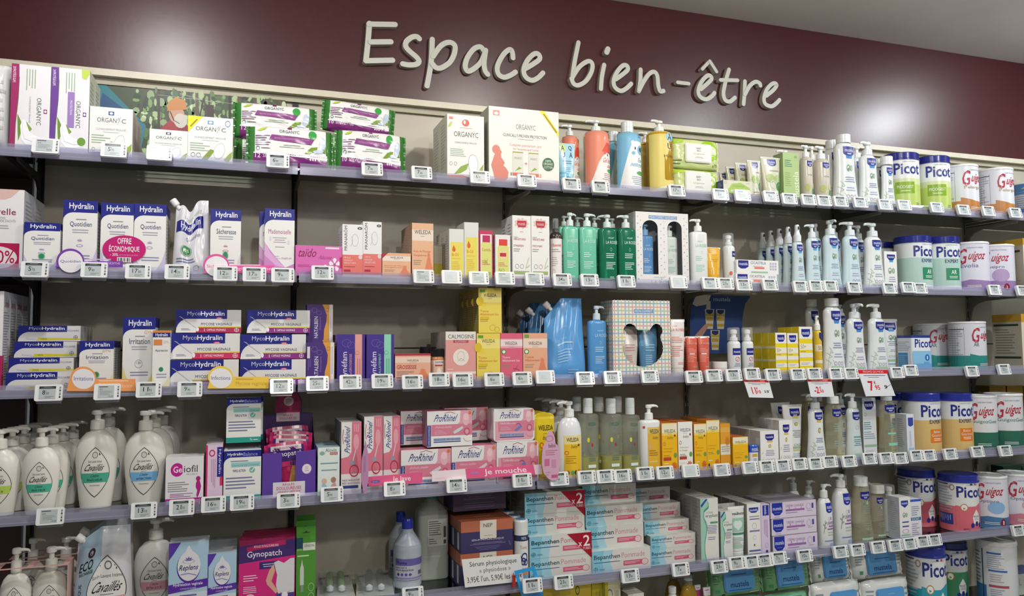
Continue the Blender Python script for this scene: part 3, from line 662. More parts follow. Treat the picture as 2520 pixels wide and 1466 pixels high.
def myco(stripe, sub='MYCOSE VAGINALE', line='d9cf2c', small=False):
    o = [R(0, .6, .78, 1, NV), curve_corner(NV, .62, .58, .2), T('Myco', .17, .7, .37, .92, 'c5c4d4'), T('Hydralin', .375, .68, .74, .93, 'f4f4f6', 1)]
    if small: return o+[T(sub, .62, .63, .97, .74, '6b6f94'), G([(.3, .06), (.32, .24), (1, .2), (1, .1)], line), T('CREME', .36, .1, .46, .2, '5a5a3a'), G([(.12, .24), (.3, .18), (.3, .08), (.14, .14)], 'cfcfd4'), O(.92, .25, .035, .13, '5b5f78', .15), PL([(.92, .13), (.92, .37)], .006, '5b5f78'), PL([(.885, .25), (.955, .25)], .02, '5b5f78')]
    return o+[E(.66, .63, .05, .04, 'd83a5c'), T('500', .63, .6, .69, .655, 'f0f0f0'), T(sub, .38, .32, .86, .43, '4a4e70'), R(.33, .23, 1, .27, line), G([(.3, 0), (.34, .22), (1, .22), (1, 0)], stripe), T('1', .43, .06, .437, .18, 'f0f0f0'), T('CAPSULE VAGINALE', .47, .08, .76, .17, 'f0f0f0'),
      PL([(.07, .68), (.3, .22)], .012, 'b9bcc4'), PL([(.05, .7), (.09, .66)], .012, 'b9bcc4'), L(.08, .1, .24, .2, 2, '9a9cab'), E(.33, .14, .02, .09, 'e8e8ee'), O(.93, .115, .035, .09, 'f0f0f0', .15), PL([(.93, .04), (.93, .19)], .006, 'f0f0f0'), PL([(.9, .115), (.96, .115)], .012, 'f0f0f0')]
def leaf(u, v, s, c='8aa63c', f=1): return G([(u, v), (u+s*.35*f, v+s*.5), (u+s*f, v+s*.75), (u+s*.75*f, v+s*.2), (u+s*.3*f, v-s*.05)], c)
def padart(u, v, su, sv, a=.9):
    p = []
    for q in range(20):
        t = 2*PI*q/20; x, y = su*math.cos(t)*(1+.12*math.cos(2*t)), sv*math.sin(t); p.append((u+x*math.cos(a)-y*math.sin(a)*.8, v+x*math.sin(a)+y*math.cos(a)))
    return [G(p, 'f2f2f4'), ('m', [('g', [p[i], p[(i+1) % 20], ((p[(i+1) % 20][0]-u)*.9+u, (p[(i+1) % 20][1]-v)*.9+v), ((p[i][0]-u)*.9+u, (p[i][1]-v)*.9+v)], 'c3c4ca') for i in range(20)])]
def organyc(sq='2d55a8', bottom=None, corner=False, clin=True, lines=True):
    o = [R(.43, .84, .56, .92, sq), E(.495, .88, .04, .025, 'f0f0f0'), T('ORGAN', .17, .69, .62, .78, '5a5d60'), PL([(.64, .74), (.67, .8), (.7, .72)], .01, '8d9094'), PL([(.64, .66), (.72, .82)], .008, '8d9094'), T('C', .74, .69, .84, .78, '5a5d60'),
         T('CLINIQUEMENT PROUVÉ', .15, .52, .84, .575, '9a9da0'), L(.28, .475, .72, .5, 1, 'b9bbbd', True)]
    if lines: o += [L(.05, .24, .5, .44, 4, '9fb39a')]
    o += [G([(.28, .03), (.36, .14), (.5, .3), (.6, .28), (.5, .14), (.42, .04)], '7f9a34'), G([(.8, .08), (.9, .2), (.99, .28), (.98, .14), (.9, .04)], '93ab48')]+padart(.7, .27, .11, .2, -.5)
    if bottom: o += [G([(0, 0), (0, .05), (.3, .07), (.7, .03), (1, 0)], bottom)]
    if corner: o += [G([(0, 1), (.32, 1), (0, .64)], 'f2e01c'), PL([(.05, .76), (.2, .93)], .03, '8a8420'), O(.88, .88, .06, .07, '6f95c8', .2), O(.12, .16, .05, .05, '7d9a90', .2), O(.24, .16, .05, .05, '7d9a90', .2)]
    else: o += [O(.1, .12, .04, .04, '9aa2a0', .2)]
    return o
def organyc_v(c, t):
    o = [G([(0, 0), (.13, 0), (.14, .3), (.19, .6), (.2, .85), (.19, 1), (0, 1)], c), PL([(.135, 0), (.145, .3), (.195, .6), (.205, .85)], .012, '6d9440'), T(t, .04, .78, .13, .97, 'f0e6ee', 0, 0, -1),
       T('ORGANYC', .66, .3, .78, .62, '5a5d60', 0, 0, -1), T('CLINIQUEMENT PROUVÉ', .46, .32, .52, .63, '9a9da0', 0, 0, -1), LV(.36, .7, .64, .95, 4, '9db295'), R(.84, .44, .93, .49, c), E(.885, .465, .03, .015, 'f0f0f0'),
       G([(.18, .42), (.28, .33), (.3, .22), (.22, .1), (.2, .22)], '6f9035'), G([(.4, .34), (.56, .25), (.5, .22)], '7f9f40')]
    o += [G([(.32, .36), (.26, .28), (.3, .12), (.42, .06), (.62, .06), (.9, .09), (.9, .14), (.6, .18), (.45, .24), (.4, .34)], 'f4f3f5'), PL([(.33, .33), (.31, .22), (.38, .13), (.6, .1), (.85, .11)], .008, 'c9c4cc')]
    return o
def padpack(n, t, seed=0):
    return [R(.06, 0, .94, .3, '7a2f74'), G([(.06, .3), (.94, .22), (.94, .34), (.06, .33)], 'e9ebe8'), T(n, .08, .2, .14, .3, 'efe4ee', .5), T('SERVIETTES', .17, .21, .42, .28, 'efe4ee'), ('m', [('g', [(u, .21), (u+.012, .18), (u+.024, .21), (u+.012, .26)], 'efe4ee') for u in (.72, .75, .78)]), T(t, .82, .19, .92, .24, 'e4d4e2'),
     T('ORGANYC', .36, .8, .6, .88, '63666a'), R(.46, .91, .51, .97, '8a2f5e'), G([(.24, .62), (.27, .75), (.78, .7), (.74, .56)], '8d4a88'), T('PROTECTION CLINIQUEMENT PROUVÉE', .3, .64, .72, .69, 'c9a9c8'),
     L(.08, .48, .26, .74, 5, '8f7090'), O(.11, .42, .022, .05, '6b8a80', .3), L(.15, .4, .28, .45, 1, '8e9490'), L(.36, .45, .66, .54, 2, 'b6c2ae', True), E(.76, .8, .048, .11, '3fa04a'), leaf(.1, .84, .12, 'b5c84a'),
     G([(.66, .34), (.74, .5), (.82, .52), (.8, .42), (.72, .35)], '7a9a38'), G([(.86, .42), (.93, .58), (.92, .4)], '7a9a38'), G([(.76, .42), (.84, .46), (.85, .66), (.88, .78), (.92, .72), (.91, .5), (.87, .38), (.78, .36)], 'c3d2e6')]
def weleda(base, hi=None, title=None, tc='c65a3a', lady=False, extra=None, vname=.74, wide=.6, logoc='3a3b36', gots=False):
    o = [R(0, 0, 1, 1, base)]
    if hi: o += [('m', [('g', [(0, v), (1, v), (1, v+.04), (0, v+.04)], hi) for v in (.68, .72, .76, .8, .84)])]
    o += [T('WELEDA', .5-wide/2, vname, .5+wide/2, vname+.075, logoc, .4), L(.36, vname-.05, .64, vname-.025, 1, '9a968c', True)]
    if title:
        for i, t in enumerate(title): o += [T(t, .07, .46-i*.07, .07+min(.8, .06*len(t)), .51-i*.07, tc)]
        o += [L(.07, .24, .5, .34, 3, 'a08a72')]
    if lady: o += [E(.78, .42, .07, .045, 'dd8260'), G([(.72, .38), (.68, .3), (.62, .2), (.64, .08), (.98, .06), (.96, .2), (.88, .3), (.86, .38)], 'dd8260'), G([(.62, .2), (.56, .14), (.6, .06), (.7, .06)], 'e39576')]
    if gots: o += [E(.14, .54, .09, .05, '4f8f3c'), E(.14, .54, .055, .03, 'dfe6d4')]
    return o+(extra or [])
def bee(u, v, s, c='d8622c', k=.45): return ('m', [('g', [(u, v), (u+s*math.cos(a-.25), v+s*k*math.sin(a-.25)), (u+s*1.25*math.cos(a), v+s*k*1.25*math.sin(a)), (u+s*math.cos(a+.25), v+s*k*math.sin(a+.25))], c) for a in [q*2*PI/9 for q in range(9)]])
def weleda_baby(top='e9e2c4', mid='eab41c', red=False, baby=True, white=False):
    o = [R(0, 0, 1, .75, 'e9e9e4' if white else mid), R(0, .75, 1, 1, 'e9e9e4' if white else 'e9cf6a'), R(0, .8, 1, .98, 'e9e9e4' if white else top), T('WELEDA', .14, .8, .88, .87, '3a3b36', .4), L(.36, .76, .64, .78, 1, '9a968c', True)]
    if baby: o += [T('baby', .32, .66, .78, .73, '7a6a34', 0, .15), E(.84, .74, .05, .025, '7c2c1c'), O(.16, .58, .08, .04, 'c26a3c', .3)]
    o += [T('Crème pour', .1, .46, .72, .5, 'b98a1c'), T('le change', .1, .4, .62, .44, 'b98a1c'), L(.1, .3, .7, .36, 2, 'a58a3c')]
    if red: o += [R(.08, .24, .58, .3, 'b8402c')]
    return o+[L(.1, .16, .6, .2, 1, 'f0e8c8'), E(.14, .08, .07, .045, '4a4a2c'), bee(.78, .12, .16), E(.86, .34, .1, .05, '6a9a4c')]
def shield(u0, v1, w, h, c=NV, t='mustela'):
    p = [(u0, v1), (u0+w, v1), (u0+w, v1-h*.68)]+[(u0+w/2+w/2*math.cos(a), v1-h*.68-h*.32*math.sin(a)) for a in (.5, 1.0, 1.57, 2.14, 2.64)]+[(u0, v1-h*.68)]
    return [G(p, c), T(t, u0+w*.12, v1-h*.58, u0+w*.88, v1-h*.2, 'dfe3f2', .4), PL([(u0+w*.32, v1-h*.74), (u0+w*.5, v1-h*.78), (u0+w*.68, v1-h*.74)], .02, 'b9c0e4')]
def avocado(u, v, su, sv, c='7d9a80'): return [O(u-su*.45, v, su*.5, sv, c, .3), E(u-su*.45, v-sv*.3, su*.2, sv*.3, '5d7a62'), E(u+su*.5, v, su*.42, sv*.85, 'a9bfa6'), O(u+su*.5, v, su*.42, sv*.85, c, .25)]
def sprigs(c='a9bda6'): return [PL([(.06, .04), (.12, .2), (.24, .36)], .012, c), PL([(.12, .12), (.2, .14), (.05, .2)], .01, c), PL([(.14, .22), (.25, .24), (.08, .3)], .01, c), PL([(.18, .3), (.3, .3), (.17, .38)], .01, c), PL([(.28, .04), (.32, .14), (.26, .2)], .01, c)]
def mustela(body='e4e6e4', foot='7fb0d8', sub='3d86c9', y=False, wide=.46, u=.29, lv=.93, fr=True, spr=True, tc='8a8fb0'):
    o = []
    if spr: o += sprigs()
    o += [G([(u+.07, lv-.1), (u+wide-.07, lv-.1), (u+wide-.12, lv-.19), (u+.12, lv-.19)], sub)]+shield(u, lv, wide, .15)
    o += avocado(u+wide/2, lv-.34, .13, .055) if not y else [O(u+wide/2, lv-.34, .08, .05, '9a9440', .4), E(u+wide/2+.03, lv-.35, .05, .035, 'd4c760')]
    o += [L(u-.02, .36, u+wide, .46, 3, tc, True), L(u-.02, .22, u+wide, .3, 2, 'a9adc4', True), ('o', u+.08, .14, .06, .03, '9a9cc0', .25, 14), ('o', u+.23, .14, .06, .03, 'b8889c', .25, 14), ('o', u+.38, .14, .06, .03, '9a9cc0', .25, 14), R(u-.1, .07, u+wide, .1, 'a9c4a4')]
    return o+([R(0, 0, 1, .03, foot)] if foot else [])
def larosee(c='cfe6df', sub=True, u=.18): return [T('mon petit', u+.1, .78, u+.5, .83, c, 0, .2), T('LA ROSÉE', u, .7, u+.72, .77, c, .4), O(.6, .6, .05, .03, c, .15), L(u, .44, u+.5, .54, 3, c), L(u, .24, u+.6, .38, 5, c), L(u+.2, .08, u+.6, .12, 2, c)]
def prorhinel(kind):
    o = [R(0, 0, 1, 1, 'dba0ae'), R(0, 0, 1, .3, WH), R(.1, .3, 1, .62, 'd27e94'), G([(0, .62), (.68, .62), (.72, .68), (.74, 1), (0, 1)], 'e4e2e0'), T('ProRhinel', .14, .7, .68, .9, '2c3480', .7, .12), PL([(.38, .93), (.5, .97), (.62, .92)], .014, 'b02a3c'),
       E(.86, .74, .075, .17, 'e4b4bc'), E(.86, .82, .06, .1, 'eac4c8'), T('Embouts jetables', .16, .5, .56, .58, 'efd0d8', 0, .1), L(.16, .34, .44, .46, 4, 'e2b0bc'), R(.14, .16, .74, .24, '9aa4c4'), T('NEZ BOUCHÉ - NEZ QUI COULE', .15, .17, .73, .23, '34408c', .4), R(.14, .12, .74, .145, '2f4a8c'), O(.88, .4, .065, .11, 'c44a6c', .2), E(.88, .4, .04, .06, 'e0a0b0'), PL([(.8, .22), (.84, .14), (.9, .12), (.97, .14)], .01, 'b8909c'), E(.95, .93, .03, .045, 'd8742c')]
    if kind == 'box': o += [R(0, .02, .08, .6, '2f4a8c'), T('OFFRE ÉCONOMIQUE', .015, .04, .065, .58, 'c9d0e8', .4, 0, 1), G([(.56, .4), (.66, .48), (.78, .56), (.8, .5), (.7, .4), (.6, .34)], 'cfd2d2')]
    else: o += [G([(.5, .34), (.66, .5), (.7, .44), (.56, .3)], '6a80bc'), PL([(.66, .5), (.6, .54), (.54, .5)], .015, '7a5a9c'), T('Mouche bébé', .12, .52, .4, .6, 'efd0d8', 0, .1)]
    return o
def prorhinel_v():
    return [R(0, .28, 1, 1, 'd8788c'), R(0, 0, 1, .28, 'e4dede'), G([(0, .5), (.35, .52), (.5, .58), (.52, 1), (0, 1)], 'e4e2e0'), T('ProRhinel', .16, .56, .44, .95, '2c3480', .7, .1, 1), PL([(.1, .9), (.07, .8), (.1, .7)], .03, 'b02a3c'), E(.74, .72, .14, .11, 'dfa3aa'), LV(.62, .84, .9, .97, 3, 'e4b0b8'), PL([(.72, .62), (.58, .46)], .05, 'd8c0c8'), E(.56, .43, .12, .03, '8fa0b0'), O(.64, .32, .24, .085, 'c22c48', .2), T('NEZ BOUCHÉ', .06, .18, .92, .21, '6b5a60', .5), T('NEZ QUI COULE', .06, .135, .92, .165, '6b5a60', .5), R(.05, .08, .85, .12, '34408c')]
def bepanthen(two=False):
    def half(o, s):
        f = lambda v: o+v*s
        return [R(.03, f(.46), .47, f(.49), '33508c'), T('Bepanthen', .03, f(.56), .47, f(.82), '17344c', .7), T('Pommade', .5, f(.6), .9, f(.84), 'cf8f98'), R(.53, f(.24), .92, f(.46), 'cf5c78'), L(.55, f(.3), .85, f(.42), 2, 'eac0ca'), O(.9, f(.34), .06, .15*s, 'cf5c78', .12), E(.9, f(.34), .052, .13*s, 'dcc8c4'), O(.06, f(.18), .035, .1*s, '3c6a80', .15), PL([(.06, f(.1)), (.06, f(.26))], .006, '3c6a80'), PL([(.03, f(.18)), (.09, f(.18))], .012, '3c6a80'), L(.12, f(.12), .22, f(.2), 2, '6a8c98')]
    o = [R(0, 0, 1, 1, 'd8d6d0'), G([(0, 0), (.36, 0), (.3, .5), (.36, 1), (0, 1)], 'a4cfdc'), G([(0, 0), (.2, 0), (.17, .5), (.2, 1), (0, 1)], '84c2d6')]
    if not two: return o+half(0, 1)
    return o+half(0, .5)+half(.5, .5)+[R(0, .497, 1, .503, '9fb4b8'), G([(.6, 1), (1, 1), (1, .38)], 'a4122c'), T('x', .78, .68, .84, .78, 'e8dcdc', 1), T('2', .86, .68, .97, .94, 'eee4e4', 1), T('TUBES', .85, .6, .98, .66, 'e0cccc', .5)]
def lens(cu, cv, ru, rv, c):
    p = [(cu+ru*math.cos(PI/2*s)**.82, cv+rv*s) for s in [x/10-1 for x in range(21)]]
    return G(p+[(2*cu-u, v) for u, v in p[::-1]][1:-1], c)
def cavailles(c, name='FRAÎCHEUR', bc='eceae2'):
    return [lens(.5, .46, .35, .32, '4a4b4c'), lens(.5, .46, .335, .307, bc), E(.5, .68, .05, .03, 'cfcdc6'), O(.5, .68, .07, .042, '6a6a68', .2), T('Soin Lavant Intime', .34, .585, .66, .615, '5a5b5c'), T('Cavaillès', .22, .48, .76, .565, '222324', .3, .18), L(.42, .455, .58, .468, 1, '77787a', True),
      G([(.2, .33), (.8, .33), (.842, .45), (.158, .45)], c), T("L'intime", .4, .4, .62, .44, '2c4a44', 0, .15), T(name, .32, .35, .68, .385, '2c4a44', .3), T('HYPOALLERGÉNIQUE', .38, .285, .62, .305, '4a4b4c', .3)]
def picot(band, accent, kind='g', tc='262f84'):
    o = [T('Picot', .42, .7, .86, .93, tc, 1.6), T('LABORATOIRES', .56, .945, .78, .965, '8a90a8')]
    if kind == 'g': o += [R(.44, .32, .74, .55, accent), T('PICOGEST', .46, .42, .72, .48, 'eef2e0', .6), L(.5, .35, .68, .39, 1, 'd8e4c0', True), L(.76, .08, .84, .14, 2, '6a7a50')]
    elif kind == 'e': o += [T('EXPERT', .54, .58, .78, .65, '2f3a70', .5), R(.55, .22, .8, .47, accent), L(.58, .25, .77, .31, 2, 'eef0ea', True)]
    elif kind == 't': o += [G([(.4, 0), (.4, .54), (.48, .52), (.56, .47), (.68, .5), (.8, .57), (1, .58), (1, 0)], accent), E(.52, .5, .05, .07, 'f0ece2'), O(.52, .5, .055, .075, 'b08a50', .2), G([(.72, .46), (.64, .32), (.66, .18), (.72, .14), (.78, .18), (.8, .32)], 'e9e6e0'), T('TRILACTÉ', .63, .3, .82, .35, '5a6a9c', .5), L(.65, .24, .79, .29, 2, '9a9ab0', True), E(.64, .14, .03, .05, tc), E(.72, .17, .03, .05, tc), E(.8, .14, .03, .05, tc), L(.1, .4, .36, .93, 9, 'aab0c0'), R(.08, .95, .3, .975, '4a5088'), O(.36, .9, .04, .06, 'a8806c', .3), R(.1, .14, .36, .36, '34408c'), LV(.12, .18, .34, .33, 6, '9aa4d0'), R(.62, .955, .66, .985, '2c3470'), R(.7, .955, .73, .985, 'c03040')]
    return o
def guigoz(band, accent, sub, sc, low='e0e0e6'):
    return [G([(.4, 0), (.4, .34), (.6, .28), (.8, .2), (1, .16), (1, 0)] if band else [(.4, 0), (.4, .2), (.6, .25), (1, .2), (1, 0)], accent), T('G', .42, .58, .575, .9, 'b02a40', 1, .2), T('uigoz', .555, .61, .88, .83, 'b02a40', 1, .2), T('LABORATOIRES', .56, .9, .82, .925, '8a8a9c'), T(sub, .46, .5, .46+.045*len(sub), .58, sc, .2), L(.52, .08, .8, .14, 2, 'e6e2e0', True), L(.02, .3, .3, .9, 12, 'a9acb8'), ('m', [('g', [(u, .12), (u+.004, .12), (u+.004, .92), (u, .92)], '8d92a4') for u in (.12, .17, .22, .32)]), R(.02, .86, .32, .875, '4a4e60')]
# ================================================================ top shelf
LB = [0]+[z-.018 for z in SURF[1:]]
pack(1, '1a', -150, 92, 92, .1, 'e4e4e4', 'dcdcdc', [L(.5, .2, .9, .8, 6, 'c9cacc')], 'crumpled white plastic nappy pack at the left edge', sb=.03, seed=5, cat='pack')
carton(1, '1a', 101, 484, 157, .105, 'e6e4e6', organyc_v('a02c66', '20/PROTÈGE-SLIPS'), 'tall white box with a crimson left stripe', sb=.012)
carton(1, '1a', 489, 862, 190, .074, 'e6e4e6', organyc_v('6c3f94', '24/PROTÈGE-SLIPS')+[G([(.78, 1), (1, 1), (1, .95), (.9, .88), (.8, .9)], 'b9cc4a'), R(.44, .3, .62, .72, '9a7ab8'), T('PROTECTION', .5, .45, .56, .62, 'e4dcea', 0, 0, -1), E(.82, .14, .11, .05, '6a9a3c')], 'tall white box with a purple left stripe', n=2, side='d3d8c4', sb=.012)
carton(1, '1a', 866, 1284, 570, .085, WH, organyc(bottom='2d55a8'), 'square white box with pale pad print under a blue emblem', n=2, side='d0d2cc', sb=.015)
carton(1, '1a', 1446, 1817, 786, .05, WH, organyc('2c2c58', '2c2c58', lines=False), 'low white box with dark emblem in front of the forest poster', sb=.02)
carton(1, '1a', 1820, 2256, 662, .06, WH, organyc('5f9ac4', '4a90a8', corner=True), 'white box with a yellow corner flash', sb=.02)
# forest poster against the back panel
fo = [R(0, 0, 1, 1, '3f4d34')]
rr = random.Random(4)
for q in range(14):
    c = ['5c7a44', '7f9c5e', 'a9bf8c', '2c3a28', '4a6640', '8fa878', '364a36', 'c4d4ac'][q % 8]
    fo.append(('m', [E(rr.uniform(.18, 1), rr.random(), rr.uniform(.006, .022), rr.uniform(.02, .07), c, 7) for _ in range(36)]))
for u in (.3, .42, .5, .57, .68, .73, .82, .9, .96): fo.append(R(u, .25, u+rr.uniform(.008, .02), 1, rr.choice(['3c3428', '5a4c38', '2c2820'])))
fo += [G([(0, 0), (0, 1), (.04, 1), (.24, .5), (.2, 0)], '2c7a86'), G([(0, .72), (.2, .56), (.24, .5), (.02, .9)], '27507c'), R(.55, .55, .6, .85, '33241c'), PL([(.3, .93), (1, .86)], .004, 'c9ccc4'), PL([(.42, .97), (.62, .87)], .004, 'c9ccc4')]
man = [G([(.36, .05), (.37, .38), (.42, .5), (.5, .48), (.56, .3), (.54, .05)], 'a02c38'), G([(.44, .34), (.54, .2), (.57, .28), (.5, .46)], '8c2430'), G([(.46, .2), (.56, .26), (.6, .42), (.57, .44), (.52, .3)], 'caa088'), E(.455, .58, .042, .12, 'c89a80', 16), E(.475, .5, .035, .1, 'cfc9c0', 14), G([(.405, .62), (.41, .74), (.45, .82), (.5, .78), (.51, .66)], 'c8813c'), PL([(.42, .62), (.44, .5), (.47, .46)], .006, '3a2c28'), PL([(.54, .3), (.58, .6), (.6, .84)], .008, '2c2a28'), PL([(.6, .84), (.62, .55)], .008, '3a3634')]
def shifted(op, du, dv):
    return ('m', [shifted(o, du, dv) for o in op[1]]) if op[0] == 'm' else ('g', [(u+du, v+dv) for u, v in op[1]], op[2])
fo += [shifted(o, -.055, .1) for o in man]
card('forest_poster', 'f', [(243, 209), (711, 262), (704, 420), (243, 395)], -.012, '3f4d34', fo, 'cardboard forest poster of a bearded man in orange helmet, standing against top back panel', 'poster', tl=[(243, 395), (704, 420), (243, 209)])
ol = -6
def pads(reg, x0, x1, yt, d, n, t, label, sb, yb=None, z0=None, seed=1, tilt=0, lean=-6):
    return pack(1, reg, x0, x1, yt, d, 'e6e6e2', '3f7f3a', padpack(n, t), label, sb, yb, z0, seed, tilt, lean, 'pad_pack', 'pad pack', 'soft packs of pads')
pads('1b', 178, 1040, 350, .055, '12', 'NORMAL', 'nearer lower green-ended pad pack with purple foot, left pile', .035, seed=2)
o1 = pads('1b', 60, 862, 478, .05, '12', 'NORMAL', 'half hidden bottom pad pack at the rear of the left pile', .115, seed=3, lean=0)
pads('1b', 48, 872, 128, .05, '12', 'NORMAL', 'upper rear green-ended pad pack of the left pile', .115, yb=480, seed=4, lean=0)
pads('1b', 1040, 1742, 398, .055, '10', 'EXTRA', 'nearer lower green-ended pad pack of the right pile', .035, seed=6, tilt=1.5)
pads('1b', 935, 1600, 455, .05, '10', 'EXTRA', 'hidden bottom pad pack at the rear of the right pile', .11, seed=7, lean=0)
pads('1b', 905, 1622, 140, .05, '10', 'EXTRA', 'upper rear pad pack of the right pile, tipped to one side', .11, yb=450, seed=8, tilt=4, lean=0)
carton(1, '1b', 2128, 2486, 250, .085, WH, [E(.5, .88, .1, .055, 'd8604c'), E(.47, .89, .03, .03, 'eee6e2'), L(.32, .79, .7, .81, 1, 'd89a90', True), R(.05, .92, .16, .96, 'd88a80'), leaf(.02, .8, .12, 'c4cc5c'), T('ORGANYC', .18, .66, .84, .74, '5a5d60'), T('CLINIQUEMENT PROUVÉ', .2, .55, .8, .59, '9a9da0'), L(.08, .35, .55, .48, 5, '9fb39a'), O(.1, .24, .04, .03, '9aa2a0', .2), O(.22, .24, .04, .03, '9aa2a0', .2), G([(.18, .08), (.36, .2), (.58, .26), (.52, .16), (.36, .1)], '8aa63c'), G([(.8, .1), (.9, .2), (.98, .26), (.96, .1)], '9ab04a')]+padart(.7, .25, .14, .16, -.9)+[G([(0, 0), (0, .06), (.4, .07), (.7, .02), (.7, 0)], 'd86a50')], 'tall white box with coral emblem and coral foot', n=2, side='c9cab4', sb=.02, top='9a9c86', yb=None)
carton(1, '1c', 170, 848, 112, .085, 'e9e7df', [R(.06, .88, .15, .95, 'd88a80'), E(.105, .91, .03, .02, 'eee'*2), T('ORGANYC', .38, .72, .66, .79, '77797c'), T('CLINICALLY-PROVEN PROTECTION', .2, .615, .82, .655, '55585a', .5), L(.35, .58, .68, .6, 1, 'a9aaa8', True), T('Complete post-partum care', .29, .48, .74, .53, 'd89a92'), T('for hospital and home', .34, .43, .7, .475, 'd89a92'), G([(.72, 1), (.79, 1), (1, .72), (1, .66)], 'efe01a'), T('DUAL CARE PACK', .8, .78, .97, .93, '7a7a1a', .3) if False else PL([(.78, .96), (.97, .72)], .02, '8f8620'),
 E(.1, .43, .055, .06, 'd8806c'), G([(.1, .4), (.07, .34), (.03, .22), (.06, .12), (.08, .02), (.2, .0), (.26, .06), (.27, .14), (.23, .2), (.2, .22), (.22, .26), (.17, .33), (.16, .4)], 'd8806c'), G([(.15, .44), (.18, .4), (.16, .36), (.1, .36)], 'd8806c'),
 R(.33, .1, .48, .42, 'dcd9cf'), R(.33, .1, .48, .14, 'd86a50'), R(.33, .405, .48, .42, '9aa03c'), T('ORGANYC', .35, .32, .46, .35, '8a8c8e'), G([(.36, .16), (.42, .22), (.46, .2)], '8aa63c'), R(.56, .1, .7, .42, 'dcd9cf'), R(.56, .1, .7, .14, 'd86a50'), R(.56, .405, .7, .42, '9aa03c'), T('ORGANYC', .58, .32, .68, .35, '8a8c8e'), G([(.58, .16), (.64, .22), (.68, .2)], '8aa63c'), T('+', .5, .25, .54, .29, 'd8806c'), T('1', .3, .1, .32, .14, 'b08a80'), T('2', .71, .1, .74, .14, 'd8806c'),
 E(.84, .28, .085, .09, '3f6a48'), T('100%', .8, .31, .88, .34, 'dfe4dc', .5), T('ORGANIC', .77, .27, .91, .3, 'dfe4dc', .5), T('COTTON', .78, .225, .9, .255, 'dfe4dc', .5), L(.34, .03, .7, .075, 2, 'd8b0a8', True), G([(.66, 0), (.7, .03), (.86, .035), (1, .01), (1, 0)], 'd86a50')],
 'big square white box with a coral pregnant silhouette', side='b9b6a4', sb=.02, top='a09e8c')
AQ = [R(0, .0, 1, 1, 'a9d4e4'), G([(0, 0), (0, .35), (.5, .3), (.7, 0)], '6fbcd8'), T('A', .2, .82, .36, .94, '2c3c78', .5), T('Q', .58, .82, .76, .94, '2c3c78', .5), T('U', .22, .66, .38, .78, '2c3c78', .5), T('A', .6, .66, .78, .78, '2c3c78', .5), E(.28, .88, .16, .1, 'd4e07c', 12), T('A', .2, .82, .36, .94, '2c3c78', .5), L(.2, .5, .8, .6, 2, '5a88b0', True), L(.3, .32, .72, .44, 3, '7aa8c4', True), E(.5, .1, .26, .12, '2c88b8')]
tube(1, '1c', 850, 1028, 432, 'b4d8e6', AQ, 'small sky blue tube with navy letters before coral bottle', capc='dfe8ec', d=.036, caph=.1, sb=.014)
FOX = lambda: [R(0, 0, 1, .97, 'e88a70'), G([(.1, 0), (.28, .22), (.42, .44), (.52, .54), (.66, .6), (1, .62), (1, 0)], 'e9e5e0'), G([(.5, .62), (.66, .78), (.9, .76), (1, .7), (1, .58), (.74, .6)], 'd8482c'), E(.6, .6, .045, .025, 'd85a44'), E(.7, .57, .02, .022, '2c2430'), G([(.84, .6), (.92, .6), (.88, .55)], '2c2430'), T('Gel lavant', .52, .44, .98, .52, 'd8604a', 0, .1), T('doux', .68, .36, .94, .42, 'd8604a', 0, .1), E(.82, .31, .14, .035, '5aa03c'), L(.5, .12, .98, .27, 5, 'b08a84', True), T('BABY', .74, .9, .92, .93, '4a3a3c'), T('BIO', .76, .86, .9, .89, '4a3a3c'), G([(.58, .84), (.62, .88), (.6, .8)], 'f0ece8')]
BEAR = lambda: [R(0, 0, 1, .97, '7ab8d8'), G([(.06, 0), (.2, .3), (.36, .62), (.44, .76), (.56, .82), (.8, .82), (.92, .74), (1, .6), (1, 0)], 'e9eaea'), E(.48, .79, .05, .04, 'e9eaea'), E(.88, .79, .05, .04, 'e9eaea'), E(.76, .68, .14, .08, '7ab8d8'), E(.76, .69, .06, .04, '23304c'), E(.55, .7, .022, .025, '23304c'), E(.93, .68, .022, .025, '23304c'), E(.5, .62, .055, .03, '7ab8d8'), T('Eau', .64, .48, .84, .55, '6aa8d0', 0, .1), T('nettoyante', .38, .38, .98, .46, '6aa8d0', 0, .1), E(.76, .3, .17, .035, '4fa04c'), L(.42, .1, .98, .25, 5, '9aa6b4', True), T('BABY', .66, .92, .82, .94, '33486c'), T('BIO', .67, .885, .81, .905, '33486c'), E(.76, .0, .16, .05, '4a9ccc')]
OILA = lambda: [R(0, 0, .45, .97, 'e3cf74'), G([(.45, .97), (.45, .6), (.5, .5), (.62, .72), (.6, .86), (.75, .97)], 'e3cf74'), G([(0, 0), (0, .3), (.3, .28), (.5, .2), (.8, .22), (1, .3), (1, 0)], 'e3cf74'), G([(0, .04), (.4, .1), (.7, .16), (1, .2), (1, 0), (0, 0)], 'e0dccb'), E(.64, .88, .14, .07, '8fc4dc'), T('A', .55, .83, .7, .93, '2c3058', .7), T('Q', .86, .83, .99, .93, '2c3058', .7), T('U', .55, .69, .7, .78, '2c3058', .7), T('A', .86, .69, .99, .78, '2c3058', .7), T('HUILE', .44, .56, .82, .6, '6a4a1c'), O(.82, .3, .08, .035, '4a6aa0', .2), E(.8, .06, .22, .08, 'd8b83c')]
CLR = 'dfe6d8'
BT = 'shower bottles for babies'
bottle(1, '1c', 1078, 1336, 330, 223, 'round', CLR, FOX(), 'tall coral wash bottle with fox face and clear pump', ang=180, dep=.95, crad=.37, k='c', liquid=('d8dccb', .9), lab=True, aw=2.7, round_=True, tcol='e3e6e4', group=BT, tk='g')
